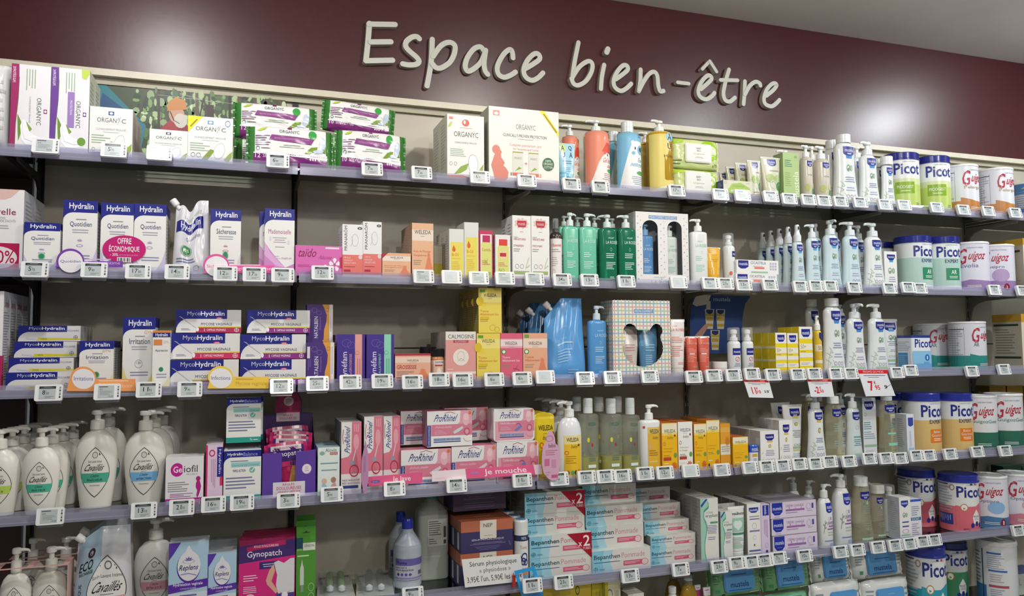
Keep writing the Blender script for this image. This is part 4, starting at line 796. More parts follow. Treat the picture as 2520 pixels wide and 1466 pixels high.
bottle(1, '1c', 865, 1040, 374, 266, 'round', CLR, FOX(), 'coral wash bottle partly hidden behind the small blue tube', ang=180, dep=.95, crad=.42, k='c', lab=True, aw=2.7, round_=True, tcol='e3e6e4', group=BT, sb=.065)
bottle(1, '1c', 1380, 1640, 345, 238, 'round', CLR, BEAR(), 'tall blue bottle with white bear face and flip cap', top='cap', dep=.95, crad=.46, k='c', lab=True, aw=2.7, round_=True, tcol='dfe4e6', group=BT)
bottle(1, '1c', 1290, 1460, 430, 332, 'round', CLR, BEAR(), 'blue bear bottle with wide cap, behind the front pair', top='cap', dep=.95, crad=.6, k='c', lab=True, aw=2.7, round_=True, tcol='dfe4e6', group=BT, sb=.115)
bottle(1, '1c', 1688, 1950, 335, 228, 'round', 'dcb440', OILA(), 'golden oil bottle with yellow label and clear pump', dep=.95, crad=.38, k='l', lab=True, aw=2.7, round_=True, tcol='e6e6e0', group=BT, ang=200)
bottle(1, '1c', 1600, 1770, 440, 335, 'round', 'dcb440', OILA(), 'second golden oil bottle hidden behind the front one', dep=.95, crad=.38, k='l', lab=True, aw=2.7, round_=True, tcol='e6e6e0', group=BT, sb=.115)
WG = [G([(0, 1), (0, .8), (.2, .84), (.25, 1)], 'b4d44a'), G([(.55, .5), (.6, .86), (.72, .96), (.84, .92), (.95, .7), (.96, .4), (.8, .3)], '9ccc2c'), E(.8, .6, .12, .18, 'dfe8c0'), L(.02, .1, .18, .3, 2, '6a8a5a'), T('x70', .82, .1, .94, .2, '5a7a4a')]
WL = [T('BABY', .42, .7, .6, .8, '4a4c4c'), T('BIO', .44, .58, .58, .66, '4a4c4c'), T('Lingettes', .3, .4, .72, .5, 'a4c080'), L(.34, .22, .68, .32, 2, 'b0b4a8', True), R(.4, .04, .6, .12, 'e8e8e4')]
wipes(1, '1c', 1965, 2425, 690, .05, 'd0dc9c', 'e6e7e3', (.22, .12, .76, .88), WG, WL, 'lower light green wipes pack with white lid', sb=.04, seed=11)
wipes(1, '1c', 1950, 2432, 392, .05, 'd0dc9c', 'e6e7e3', (.24, .2, .76, .8), WG, WL, 'upper light green wipes pack with white lid', sb=.05, yb=692, seed=12)
# small care items
TB = 'beige tubes with green print'
def must_green(reg, x0, x1, yt, label, sb, **kw):
    return tube(1, reg, x0, x1, yt, 'd4d2bc', shield(.3, .95, .44, .16)+[E(.4, .5, .2, .1, 'a4b86c'), E(.75, .46, .16, .13, 'a9bf84'), O(.52, .36, .16, .1, 'd4dcd0', .15), E(.8, .32, .16, .1, '3f8a4c'), L(.3, .66, .9, .7, 2, '8a8c78', True), L(.3, .14, .8, .2, 1, '9a9c88')], label, capc='c9c9bc', d=.03, caph=.1, sb=sb, group=TB, **kw)
must_green('1d', 500, 652, 268, 'tallest beige tube with blue logo and green dots', .016)
must_green('1d', 395, 497, 292, 'medium beige tube with green dots, beside tallest beige tube', .016)
must_green('1d', 303, 400, 312, 'beige tube standing behind the medium one, darker in shade', .06)
must_green('1d', 232, 302, 342, 'little beige tube behind the soap box, second from left', .09)
must_green('1d', 178, 236, 382, 'little beige tube behind the soap box, leftmost', .12)
carton(1, '1d', 190, 415, 456, .04, 'd6d4bf', [G([(.1, .3), (.3, .1), (.7, .06), (.92, .3), (.9, .6), (.6, .9), (.3, .8)], 'a4c25c'), T('mustela', .26, .28, .8, .52, 'e4ead0', .4), L(.3, .62, .76, .72, 2, '7f9a50', True), O(.08, .86, .05, .08, 'b0b29c', .3), L(.78, .82, .95, .92, 2, 'b0b29c')], 'low beige soap carton with a green leaf shape', sb=.012, side='2d3c8c')
carton(1, '1d', 655, 778, 240, .05, 'a9c280', [T('mustela', .6, .04, .95, .62, 'dfe6cc', .5, 0, 1), L(.1, .7, .6, .86, 4, '4a7a6a'), L(.1, .3, .5, .6, 7, '8aa468'), E(.8, .92, .1, .03, '8aa468')], 'slim upright green carton with white vertical word', sb=.016, side='94ad70')
DK = 'beige pump bottles with dark shoulders'
def must_beige(xl, xr, yb, yt, label, sb=.016, n=1):
    return bottle(1, '1d', xl, xr, yb, yt, 'round', 'd0c8b8', [R(0, .93, 1, 1, '5c605c')]+shield(.32, .9, .36, .13)+[T('Gel lavant', .36, .58, .66, .61, '6a6258'), E(.32, .32, .16, .08, 'b0b86c'), O(.52, .2, .12, .08, 'dcdccc', .15), E(.74, .22, .14, .11, '4a8a50'), E(.72, .36, .14, .07, 'c9cc98'), L(.4, .05, .7, .1, 1, 'a09884')], label, dep=.98, crad=.55, aw=2.7, round_=True, group=DK, ang=200, tcol='eceeee', n=n, sb=sb, base=None)
must_beige(778, 880, 275, 182, 'narrow beige pump bottle with dark shoulder, beside green carton')
must_beige(880, 1012, 292, 192, 'wider beige pump bottle with dark shoulder, beside big white flask')
bottle(1, '1d', 832, 925, 300, 190, 'round', 'd0c8b8', shield(.32, .9, .36, .13), 'beige pump bottle peeking between the two front ones', dep=.98, crad=.55, aw=2.7, round_=True, group=DK, ang=200, sb=.085)
bottle(1, '1d', 600, 730, 300, 222, 'round', 'd0c8b8', shield(.32, .9, .36, .13), 'pump bottle behind the slim green carton', dep=.98, crad=.55, aw=2.7, round_=True, group=DK, ang=185, sb=.09)
WB = 'white flared bottles'
bottle(1, '1d', 1015, 1226, 168, 102, 'flare', 'e2e5e4', mustela(), 'largest white flared bottle with a screw cap', top='cap', dep=.6, crad=.5, group=WB, tcol='eaecec')
bottle(1, '1d', 940, 1130, 215, 145, 'flare', 'e2e5e4', mustela(), 'white flared bottle behind the largest one', top='cap', dep=.6, crad=.5, group=WB, tcol='eaecec', sb=.1)
bottle(1, '1d', 1216, 1396, 262, 157, 'flare', 'e2e5e4', mustela(), 'white flared pump bottle right of the largest one', dep=.6, crad=.42, group=WB, tcol='eaecec', ang=195)
bottle(1, '1d', 1150, 1300, 285, 190, 'flare', 'e2e5e4', mustela(), 'white flared pump bottle behind the front pump', dep=.6, crad=.42, group=WB, tcol='eaecec', ang=195, sb=.1)
bottle(1, '1d', 1397, 1516, 335, 270, 'flare', 'e2e5e4', mustela(), 'small white flared bottle with rounded cap before blue-lidded tin', top='cap', dep=.6, crad=.75, group=WB, tcol='eaecec')
bottle(1, '1d', 1345, 1455, 355, 290, 'flare', 'e2e5e4', mustela(), 'small white flared bottle behind the front small one', top='cap', dep=.6, crad=.75, group=WB, tcol='eaecec', sb=.155)
can(1, '1d', 0, 0, 243, [(.5, 'b9cc6c'), (.62, 'cfd8a4'), (1, 'e4e6e4')], picot(0, '86aa20'), 'blue-lidded tin with green label panel, left of its pair', '262c80', d=0.126, rot=-50, xc=1715, sb=.014)
can(1, '1d', 0, 0, 268, [(.5, 'b9cc6c'), (.62, 'cfd8a4'), (1, 'e4e6e4')], picot(0, '86aa20'), 'blue-lidded tin with green label panel, right of its pair', '262c80', d=0.126, rot=-48, xc=1955, sb=.014)
can(1, '1d', 0, 0, 335, [(.26, 'c08448'), (1, 'dcdce2')], guigoz(1, 'b87a3c', 'Pelargon', 'b09a6c'), 'pale tin with ochre foot and script lettering, left one', 'e8e8e8', d=0.126, rot=-28, xc=2175, sb=.014, lidh=.04)
can(1, '1d', 0, 0, 360, [(.26, 'c08448'), (1, 'dcdce2')], guigoz(1, 'b87a3c', 'Pelargon', 'b09a6c'), 'pale tin with ochre foot and script lettering, right one', 'e8e8e8', d=0.126, rot=-30, xc=2447, sb=.014, lidh=.04)
can(1, '1d', 0, 0, 470, [(.3, '4a6a9c'), (.7, 'b8bcc0'), (1, '3f74a8')], [R(0, .84, 1, 1, '3f74a8'), G([(.1, .86), (.3, .98), (.4, .86)], 'd8b83c'), L(.02, .3, .5, .8, 8, '7a86a0')], 'blue tin cut by the right edge', 'd8d8d6', d=0.126, xc=2720, sb=.014, lidh=.03)
# ================================================================ second shelf
carton(2, '2a', -420, 226, 92, .1, 'e6e4e4', [T('Saforelle', .3, .68, .88, .76, '8a1c50', .5), R(.0, .87, .7, 1, 'dcb8b0'), G([(.7, 1), (.93, 1), (.8, .9), (.7, .87)], 'dcb8b0'), T('LOSSING', .55, .63, .72, .655, '8a8a8c'), T('ENDE ZACHTE', .6, .59, .88, .62, '8a8a8c'), L(.55, .5, .8, .56, 2, 'a5a5a8'), R(.3, 0, .95, .33, 'b01450'), E(.6, .15, .32, .14, 'e4dcdc', 26), T('-20%', .42, .08, .88, .24, 'b01450', .7), L(.6, .03, .86, .07, 2, 'b88a94')], 'wide white box with raspberry discount flash at left edge of second shelf', n=2, sb=.032, side='c9cbd0')
G2 = 'navy-topped gel cartons'
HSIDE = [R(0, .86, 1, 1, '1f2482'), L(.2, .2, .8, .8, 12, 'a9a9b4')]
carton(2, '2a', 229, 580, 424, .055, WH, hydralin('Quotidien', dot=1), 'short white carton with navy top and green seal', n=2, sb=.016, sideops=HSIDE, group=G2, top=NV)
carton(2, '2a', 607, 940, 210, .055, WH, hydralin('Quotidien'), 'tallest white carton with navy top, beside the short one', n=2, sb=.02, sideops=HSIDE, group=G2, top=NV)
carton(2, '2a', 973, 1291, 235, .055, WH, hydralin('Quotidien'), 'white navy-topped carton left of the pink oval sign', n=2, sb=.022, sideops=HSIDE, group=G2, top=NV)
carton(2, '2a', 1296, 1606, 243, .055, WH, hydralin('Quotidien'), 'white navy-topped carton half behind the pink oval sign', n=2, sb=.022, sideops=HSIDE, group=G2, top=NV)
carton(2, '2a', 2037, 2333, 298, .05, WH, hydralin('Sécheresse', 'd9cfd2', lot='d89aa4', dot=1), 'white navy-topped carton with pink flower, right of the pouch', sb=.02, sideops=HSIDE, group=G2, top=NV)
el = [(1203+211*math.cos(t*PI/16), 680+133*math.sin(t*PI/16)) for t in range(32)]
card('promo_oval', '2a', el, -DEP+.019, 'c21470', [T('OFFRE', .34, .68, .66, .9, 'f0e6ea', 1.2), T('ÉCONO', .15, .4, .5, .66, 'f0e6ea', 1.2), T('M', .515, .4, .6, .59, 'f0e6ea'), T('IQUE', .615, .385, .85, .6, 'f0e6ea', 1.2), T('- 20%', .18, .24, .36, .34, 'f4f0f2', .6), T('SUR VOTRE 2ÈME SOIN INTIME', .38, .25, .82, .32, 'e89ac4'), R(.34, .02, .66, .2, 'e8e6e4'), ('m', [('g', [(u, .04), (u+w_, .04), (u+w_, .18), (u, .18)], '3a3436') for u, w_ in ((.36, .02), (.4, .01), (.42, .03), (.47, .012), (.5, .02), (.54, .01), (.57, .03), (.62, .015))])], 'bright pink oval offer sign stuck on two white cartons', 'promo sign')
pouch(2, '2a', 1668, 2036, 187, .05, 'd6d6da', [R(.05, .62, .84, .78, NV), T('Hydralin', .18, .64, .76, .76, 'e6e6ee', .8), T('ÉCO-RECHARGE', .3, .82, .8, .88, 'a9b4a8'), T('Quotidien', .35, .5, .75, .56, '6a6c8c'), E(.36, .35, .12, .06, '2f8a4c'), O(.36, .35, .16, .08, '9ab8a0', .15), T('85%', .28, .33, .44, .38, 'dfe8e0', .4), L(.1, .16, .74, .24, 2, '7a80b0'), O(.64, .08, .08, .04, '6a6e98', .15)], 'silvery white refill pouch with small spout and navy band', sb=.03, spout=(.05, .9), slant=.12, notch=.16, sc='e4e4e2', sdir=(-.6, .8))
def talker(reg, circ, r, strip, col, word, word2, label, lv, pale, wc):
    cx, cy = circ; n = 22
    x0, y0, x1, y1 = strip
    pts = [(x0, y1), (x0+.15*r, cy+.3*r)]+[(cx+r*math.cos(PI+PI*q/n*1.0), cy+r*.92*math.sin(PI+PI*q/n)) for q in range(n+1)]+[(cx+r*1.05, y0), (x1, y0), (x1, y1)]
    W_, H_ = x1-x0, y1-(cy-r*.92); f = lambda x, y: ((x-x0)/W_, (y1-y)/H_)
    cu, cv = f(cx, cy+.02*r)
    return card('shelf_talker', reg, pts, -DEP-.001, col, [E(cu, cv, r*.86/W_, r*.78/H_, 'ece9ec', 26), T(word, cu-r*.72/W_, cv-.07, cu+r*.72/W_, cv+.1, wc, .4), T(word2, (cx+r*1.15-x0)/W_, .1, .96, .32, pale, .3), L((cx+r*1.15-x0)/W_, .36, .9, .5, 1, pale)], f'{label} {LEVEL[lv]} edge', 'shelf talker', tl=[(x0, y1), (x1, y1), (x0, cy-r*.92)])
talker('2a', (682, 800), 136, (528, 797, 1190, 856), '7a42a4', 'Quotidien', 'hygiène intime', 'purple card with white oval window', 2, 'cdb4e0', '6a5aa0')
talker('2a', (2095, 845), 128, (1968, 838, 2655, 912), 'e0559c', 'Sécheresse', 'hygiène intime', 'pink card with white oval window', 2, 'f0c0da', 'd85a9c')
carton(2, '2b', 357, 648, 132, .055, WH, [R(0, 0, 1, 1, 'cf86c4'), G([(0, .14), (0, 1), (1, 1), (1, .18), (.7, .12), (.4, .26), (.15, .4), (0, .5)], WH), G([(0, .5), (.2, .34), (.5, .2), (.7, .12), (.4, .14), (0, .3)], 'dcaad6'), R(0, .83, 1, 1, NV), curve_corner(NV), T('Hydralin', .17, .855, .88, .965, 'f2f2f2', 1), T('Mademoiselle', .13, .62, .88, .69, 'a84a8c', .3), L(.25, .48, .76, .58, 3, 'b0a4b4', True), L(.3, .41, .72, .44, 1, 'a09aa8', True), T('PARFUM', .58, .24, .9, .27, 'a86aa4'), L(.35, .24, .55, .3, 2, 'c9b4cc'), E(.2, .55, .04, .03, 'd8d4da'), E(.8, .5, .04, .03, 'd8d4da'), T('FRANCE', .14, .04, .4, .08, '5a4a9c', .3)], 'white and lilac carton with navy top left of the pink packet', sb=.018, n=2, dx=-.012, sideops=HSIDE, top=NV)
carton(2, '2b', 657, 1108, 490, .05, 'd468b0', [T('taïdo', .04, .62, .48, .9, '8c1450', .4, .12), T('Nausea', .48, .56, .82, .68, 'a43078', 0, .2), R(.64, .9, .94, .96, 'e6d4e0'), L(.05, .28, .4, .38, 2, 'a83c84'), L(.05, .04, .3, .12, 2, 'e0a0cc'), ('m', [('g', [(.84, .38), (.84+.11*math.cos(a-.4), .38+.2*math.sin(a-.4)), (.84+.13*math.cos(a), .38+.24*math.sin(a)), (.84+.11*math.cos(a+.4), .38+.2*math.sin(a+.4))], 'eee4ec') for a in [.3+q*2*PI/5 for q in range(5)]]), E(.84, .38, .03, .06, 'c04a90'), E(.64, .3, .04, .08, 'eee4ec'), R(.95, .28, 1, .64, 'b8245c')], 'wide low pink packet with white blossom', sb=.012, side='c45aa2')
def prana(x0, x1, yt, t, label): return carton(2, '2b', x0, x1, yt, .05, 'e6e4e4', [R(0, .04, 1, .42, 'e0746c'), R(0, .06, 1, .085, 'b01c48'), R(0, 0, 1, .04, 'e6e4e4'), T('PRANARÔM', .06, .5, .24, .97, '4a4a50', .4, 0, 1), O(.85, .93, .12, .025, '4a4a58', .6), O(.62, .7, .16, .12, 'b0b0b4', .06), PL([(.4, .58), (.5, .66), (.46, .78)], .012, 'b0b0b4'), E(.88, .38, .1, .04, 'd8cfcf'), T(t, .08, .35, .4, .38, 'f0d4d0', .3), T('MASSAGE', .08, .3, .5, .33, 'f0d4d0', .3), T('VERGETURES', .08, .25, .66, .28, 'f0d4d0', .3), L(.08, .18, .8, .21, 1, 'a83c50'), R(.08, .1, .4, .14, 'b01c48')], label, sb=.016, n=2, group='white and coral oil cartons')
prana(1112, 1311, 284, 'HUILE', 'white over coral carton, shorter left of the pair')
prana(1313, 1493, 258, 'CRÈME', 'white over coral carton, taller right of the pair')
carton(2, '2b', 1500, 1775, 562, .045, 'e2b08c', weleda('e2b08c', 'e8d9cc', ['Baume de Massage', 'Vergetures'], lady=True, wide=.46, vname=.78)+[G([(0, 1), (.2, 1), (0, .78)], 'a8243c')], 'low peach carton with a pregnant silhouette', sb=.016)
carton(2, '2b', 1787, 1994, 272, .05, 'dfa47c', weleda('e2b08c', 'e6d4c4', ['Huile de Massage', 'Vergetures'], lady=True, wide=.76, vname=.8)+[E(.18, .12, .11, .035, '4f8f3c')], 'tall peach carton with a pregnant silhouette', n=3, sb=.016, side='b08a6a')
carton(2, '2b', 1998, 2120, 492, .05, 'd6d2b8', [R(0, 0, 1, .5, 'd8c840')], 'grey and yellow carton standing behind two yellow ones', sb=.1)
def bioil(x0, x1, yt, n, label): return carton(2, '2b', x0, x1, yt, .05, 'd9d9d4', [R(.1, .02, .94, .74, 'e4d45c'), G([(.3, .68), (.2, .6), (.22, .56), (.32, .54), (.42, .56), (.44, .6)], 'd8642c'), T('Bi-Oil', .18, .46, .62, .52, 'd8742c', .6), T('Huile de Soin', .18, .4, .74, .43, 'd8a43c'), L(.18, .05, .8, .36, 10, 'd4b048')], label, sb=.016, n=n, side='c9c6b8', group='yellow fronted oil cartons')
bioil(2148, 2290, 328, 3, 'yellow fronted carton with orange drop, shorter left one')
bioil(2294, 2432, 264, 2, 'yellow fronted carton with orange drop, taller right one')
def oilbox(x0, x1, yt, body, cap, cap2, label, logo): return carton(2, '2c', x0, x1, yt, .045, body, [R(.1, .0, .92, .92, 'ece6e2'), R(.14, .02, .9, .74, 'd8d87c'), G([(.14, .7), (.2, .76), (.84, .76), (.9, .7)], 'd8d87c'), R(.24, .76, .8, .9, cap)]+logo+[L(.2, .3, .8, .4, 3, 'c07a5a'), R(.2, .1, .84, .16, '9ab45c')], label, sb=.016, side=body)
oilbox(76, 208, 342, 'c0305c', 'b81c5c', '', 'crimson window carton holding a pink-capped oil', [T('Centella', .2, .58, .84, .64, 'a87a3c'), PL([(.4, .3), (.46, .36), (.4, .42)], .03, 'b0a45c'), PL([(.6, .3), (.54, .36), (.6, .42)], .03, 'b0a45c')])
oilbox(233, 378, 384, 'e2e0dc', 'd83a30', '', 'white window carton holding a red-capped oil', [E(.5, .56, .3, .12, 'e4cf9a'), R(.3, .52, .72, .6, 'c02438'), T('BIO', .22, .18, .6, .26, '9aa84a', .4)])
def stretch(x0, x1, yt, label, l3): return carton(2, '2c', x0, x1, yt, .05, WH, [bee(.5, .885, .3, 'd8a8a0', .22), bee(.5, .875, .34, 'dcc0b4', .2), G([(.26, .92), (.76, .92), (.76, .86), (.7, .82), (.32, .82), (.26, .86)], 'b81c38'), T('mustela', .32, .85, .7, .9, 'e8c4c8', .3), L(.36, .74, .64, .76, 1, 'c88a94', True), T('CRÈME', .06, .655, .3, .68, '9a9a9c'), T('VERGETURES', .06, .62, .72, .65, 'b84a5c', .3), T(l3, .06, .52, .6, .55, 'b84a5c', .3), L(.06, .44, .5, .5, 2, '9a9a9c'), PL([(.7, .18), (.8, .28), (.9, .36)], .02, 'b4c0a4'), PL([(.76, .2), (.92, .24)], .02, 'b4c0a4'), O(.24, .22, .1, .035, '8a8c9c', .15), O(.5, .22, .1, .035, 'b08a90', .15), R(.08, .1, .9, .15, '9ab070'), R(.0, 0, .8, .03, 'b81c44')], label, sb=.016, n=2, group='tall white cream cartons with red badge')
stretch(399, 577, 198, 'tall white carton with red badge, left of the pair', 'STREIFEN')
stretch(582, 757, 203, 'tall white carton with red badge, right of the pair', 'STRETCH MARKS')
bottle(2, '2c', 758, 876, 360, 228, 'round', '3a2c28', [R(0, 0, 1, .86, 'e6e0dc'), T("L'Essentiel", .1, .7, .7, .76, 'b8404c', .4), L(.1, .58, .7, .66, 2, '9a8a8a'), L(.1, .3, .5, .5, 5, 'b0a8a4'), T('mustela', .74, .06, .93, .56, '3a3034', .5, 0, 1), O(.22, .2, .1, .05, 'c0a4a0', .15), R(.08, .02, .3, .08, '7aa88a')], 'dark serum bottle with white label and clear cap', top='drop', dep=.98, crad=.5, round_=True, aw=2.8, lab=True, tcol='2a2626', group=None)
MG = 'mint green pump bottles'
def mint(xl, xr, yb, yt, label, sb=.02, ang=0, **kw): return bottle(2, '2c', xl, xr, yb, yt, 'slab', '6fc4a4', larosee('cfeadd'), label, dep=.5, nexp=3.5, crad=.46, ang=ang, tcol='d9e6e0', sb=sb, group=MG, low=.42, wide=1.1, **kw)
mint(880, 1031, 300, 170, 'mint green pump bottle, left of the front pair', ang=20)
mint(1036, 1204, 306, 178, 'mint green pump bottle, right of the front pair', ang=0)
mint(838, 955, 300, 200, 'mint green pump bottle in the back, leftmost', sb=.11)
mint(965, 1090, 305, 213, 'mint green pump bottle in the back, in the middle', sb=.11)
mint(1130, 1255, 312, 218, 'mint green pump bottle in the back, rightmost', sb=.11)
EG = 'emerald transparent pump bottles'
def emer(xl, xr, yb, yt, label, sb=.02, ang=180): return bottle(2, '2c', xl, xr, yb, yt, 'slab', '2f9470', larosee('cfe6dc', u=.3), label, dep=.5, nexp=3.5, crad=.46, ang=ang, tcol='d4e0da', sb=sb, group=EG, k='l', low=.42, wide=1.1)
emer(1228, 1402, 318, 190, 'emerald see-through pump bottle, left of the front pair', ang=150)
emer(1408, 1582, 320, 196, 'emerald see-through pump bottle, right of the front pair')
emer(1300, 1430, 320, 226, 'emerald see-through pump bottle behind the front pair', sb=.11)
# gift box with two arched windows
def giftbox():
    x, w, z, h = place(2, '2c', 1590, 2110, 165, .03); d = .075; b = MB(); f = lambda u, v: ((u-.5)*w, v*h)
    o = empty('gift_box', (x, -DEP+.03+d/2, z), 'heart-patterned gift carton with two arched windows on the second shelf', 'gift box'); PA = M('e4e2e0')
    us = [0, .135, .415, .595, .865, 1]; arch = lambda ua, ub: [(ua, .135)]+[((ua+ub)/2-(ub-ua)/2*math.cos(PI*q/12), .78+.1*math.sin(PI*q/12)) for q in range(13)]+[(ub, .135)]
    y0, y1 = -d/2, -d/2+.0015
    def fl(p): b.face([(f(*q)[0], y0, f(*q)[1]) for q in p], PA)
    for ua, ub in ((us[0], us[1]), (us[2], us[3]), (us[4], us[5])): fl([(ua, 0), (ub, 0), (ub, 1), (ua, 1)])
    for ua, ub in ((us[1], us[2]), (us[3], us[4])):
        fl([(ua, 0), (ub, 0), (ub, .135), (ua, .135)]); A = arch(ua, ub)
        for q in range(1, len(A)-2): fl([A[q], A[q+1], (A[q+1][0], 1), (A[q][0], 1)])
        fl([(ua, .78), A[1], (ua, 1)]) if False else None
    b.box(-w/2, -w/2+.0015, y0, d/2, 0, h, PA); b.box(w/2-.0015, w/2, y0, d/2, 0, h, PA); b.box(-w/2, w/2, y0, d/2, 0, .0015, PA); b.box(-w/2, w/2, y0, d/2, h-.0015, h, PA); b.box(-w/2, w/2, d/2-.0015, d/2, 0, h, M('8a8c90'))
    hs = []; rr = random.Random(2)
    for i, u in enumerate((.05, .1, .47, .53, .91, .96)):
        for j in range(10):
            v = .07+j*.095+(i % 2)*.045; c = ('8a9cc0', 'd8a4a8', '8aa4cc', 'e0b8b0')[(i+j) % 4]; s = .018
            if v > .97: continue
            hs.append(('g', [(u, v-s*.7), (u+s*.7, v+s*.1), (u+s*.45, v+s*.5), (u, v+s*.2), (u-s*.45, v+s*.5), (u-s*.7, v+s*.1)], c))
    b.art([('m', hs), R(.25, .9, .78, .95, '7a9ac4'), T('MON COFFRET NAISSANCE', .27, .905, .76, .945, 'd0dcec', .3), T('mon petit', .3, .075, .56, .11, '9ab4b4', 0, .2), T('LA ROSÉE', .28, .01, .72, .06, '8a9cac', .4)], w, h, FLAT(d)); b.build('carton', o)
    for uc, c, tc, nm in ((.275, '5a8ec4', 'c9dcec', 'blue_bottle'), (.73, 'd6dcd8', 'a8c8bc', 'white_bottle')):
        q = MB(); A = w*.125; secs = [(h*.02+h*.66*f_, A*r_, .022*r_, 3.2) for r_, f_ in PROF['slab']]; q.loft(secs, M(c, 'g'), 24); fn, _ = body_fn(secs); q.art(larosee(tc), A*1.9, h*.66, fn, 8, 4, .0005)
        q.lathe([(.012, h*.68), (.012, h*.76), (.005, h*.77), (.005, h*.8), (.012, h*.81), (.012, h*.83)], M('e0e4e4', 'g') if nm[0] == 'w' else M('86aed4', 'g'), 16)
        q.build(nm, o, (((uc-.5)*w), 0, .0016))
giftbox()
bottle(2, '2c', 2114, 2276, 352, 233, 'slab', 'e4e6e4', larosee('a4d4c0'), 'plain white pump bottle right of the heart gift carton', dep=.5, nexp=3.5, crad=.46, ang=180, low=.42)
tube(2, '2c', 2288, 2442, 500, 'e0aa30', [L(.2, .85, .6, .95, 2, 'c88a1c'), T('50', .24, .3, .4, .4, 'e8c878', .3), L(.3, .6, .8, .7, 2, 'd89c24')], 'amber yellow cream tube between white pump and spray', capc='d89c28', sb=.016, caph=.1)
bottle(2, '2d', 180, 278, 262, 172, 'round', 'e2e4e2', [R(.5, .7, .98, .84, NV), T('mustela', .55, .74, .96, .81, 'dfe3f2', .3), E(.4, .3, .1, .05, 'd8604c'), L(.6, .1, .9, .6, 12, 'b0b4cc'), PL([(.1, .05), (.3, .3)], .03, 'a9c4a4')], 'white spray bottle with clear cylinder cap right of amber tube', top='clearcap', dep=.98, crad=.9, round_=True, aw=2.7)
CIC = [G([(.04, .95), (.28, .95), (.28, .5), (.2, .36), (.1, .36), (.04, .5)], NV), T('mustela', .06, .6, .26, .82, 'dfe3f2', .4), T('CICASTELA', .33, .7, .7, .9, '6a6e9c', .3), L(.36, .5, .64, .62, 1, 'e0a49c', True), R(.42, .36, .66, .5, 'e07a6c'), R(.34, .06, .74, .18, '9ac4a0'), ('m', [('g', [(u, v), (u+.04, v), (u+.04, v+.14), (u, v+.14)], 'b4b4c8') for u in (.79, .85, .91) for v in (.3, .5, .7)])]
carton(2, '2d', 287, 606, 484, .04, WH, CIC, 'lower flat white carton of a stack of two', sb=.014, name='flat_carton', group='flat white cream cartons')
carton(2, '2d', 292, 616, 378, .04, WH, CIC, 'upper flat white carton of a stack of two', sb=.014, yb=484, name='flat_carton', group='flat white cream cartons')
CB = 'b8d0d6'
bottle(2, '2d', 707, 822, 235, 104, 'flare', 'c4d6da', mustela(foot=None, sub='5a9ccc', spr=False), 'frosted spray bottle at the front of its row', top='spray', dep=.6, crad=.5, k='s', tcol='e6eaec', n=5, dy=.046, dx=-.0, group='row of frosted spray bottles')
def fp(xl, xr, yb, yt, label, sb=.02, ang=180, c='c6d9df', m=None, n=1): return bottle(2, '2d', xl, xr, yb, yt, 'flare', c, m or mustela(foot='a4c4dc', sub='5a9ccc', spr=False, tc='8aa4b4'), label, dep=.6, crad=.44, ang=ang, tcol='dfe6e8', sb=sb, group='pale blue flared pump bottles', k='s', n=n)
fp(812, 940, 206, 100, 'pale blue pump bottle, narrowest of the front three')
fp(936, 1098, 182, 70, 'pale blue pump bottle, tallest of the front three', ang=-100)
fp(1088, 1254, 190, 82, 'pale blue pump bottle, rightmost of the front three', ang=170)
fp(1256, 1434, 198, 92, 'white flared pump bottle beside the blue-lidded tins', c='e2e5e4', m=mustela(), ang=190)
fp(850, 960, 200, 95, 'pale blue pump bottle in the back, leftmost', sb=.11)
fp(990, 1110, 206, 104, 'pale blue pump bottle in the back, rightmost', sb=.11)
fp(1170, 1300, 215, 108, 'white pump bottle standing behind the front white one', sb=.1, c='e2e5e4', m=mustela())
carton(2, '2d', 1440, 1537, 310, .05, WH, [G([(.22, .92), (.86, .92), (.86, .84), (.7, .77), (.4, .77), (.22, .84)], NV), T('mustela', .3, .83, .8, .89, 'dfe3f2', .3), R(.4, .72, .7, .77, '4a9ccc')]+avocado(.55, .5, .28, .08)+[L(.3, .2, .85, .36, 3, '9a9cb8', True)], 'small white carton with green avocado before a dark tin', sb=.06)
bottle(2, '2d', 1530, 1610, 400, 330, 'round', '5a8a40', shield(.4, .8, .4, .2), 'small green bottle behind the avocado carton', top='cap', dep=.98, crad=.6, k='l', sb=.165, tcol='dfe4dc', round_=True, aw=2.7)
AR = [(.1, 'e4e6e6'), (.68, 'b4d0c8'), (1, 'e4e8e8')]
can(2, '2d', 0, 0, 190, AR, picot(0, '2f8a64', 'e')+[T('AR', .63, .34, .73, .43, 'eef0ea', .8)], 'blue-lidded tin with green square, left of its pair', '262c80', d=0.126, rot=-28, xc=1812, sb=.014)
can(2, '2d', 0, 0, 196, AR, picot(0, '2f8a64', 'e')+[T('AR', .63, .34, .73, .43, 'eef0ea', .8)], 'blue-lidded tin with green square, right of its pair', '262c80', d=0.126, rot=-45, xc=2031, sb=.014)
can(2, '2d', 0, 0, 240, AR, picot(0, '2f8a64', 'e')+[T('AR', .63, .34, .73, .43, 'eef0ea', .8)], 'blue-lidded tin in shade behind the left tin', '262c80', d=0.126, xc=1535, sb=.152)
can(2, '2d', 0, 0, 238, [(.22, '9a7cb0'), (1, 'dcdae6')], guigoz(0, '9a7cb0', 'Evolia', '7a6a9c'), 'lilac footed tin with script lettering, left one', 'e8e8e8', d=0.126, rot=-72, xc=2258, sb=.014, lidh=.04)
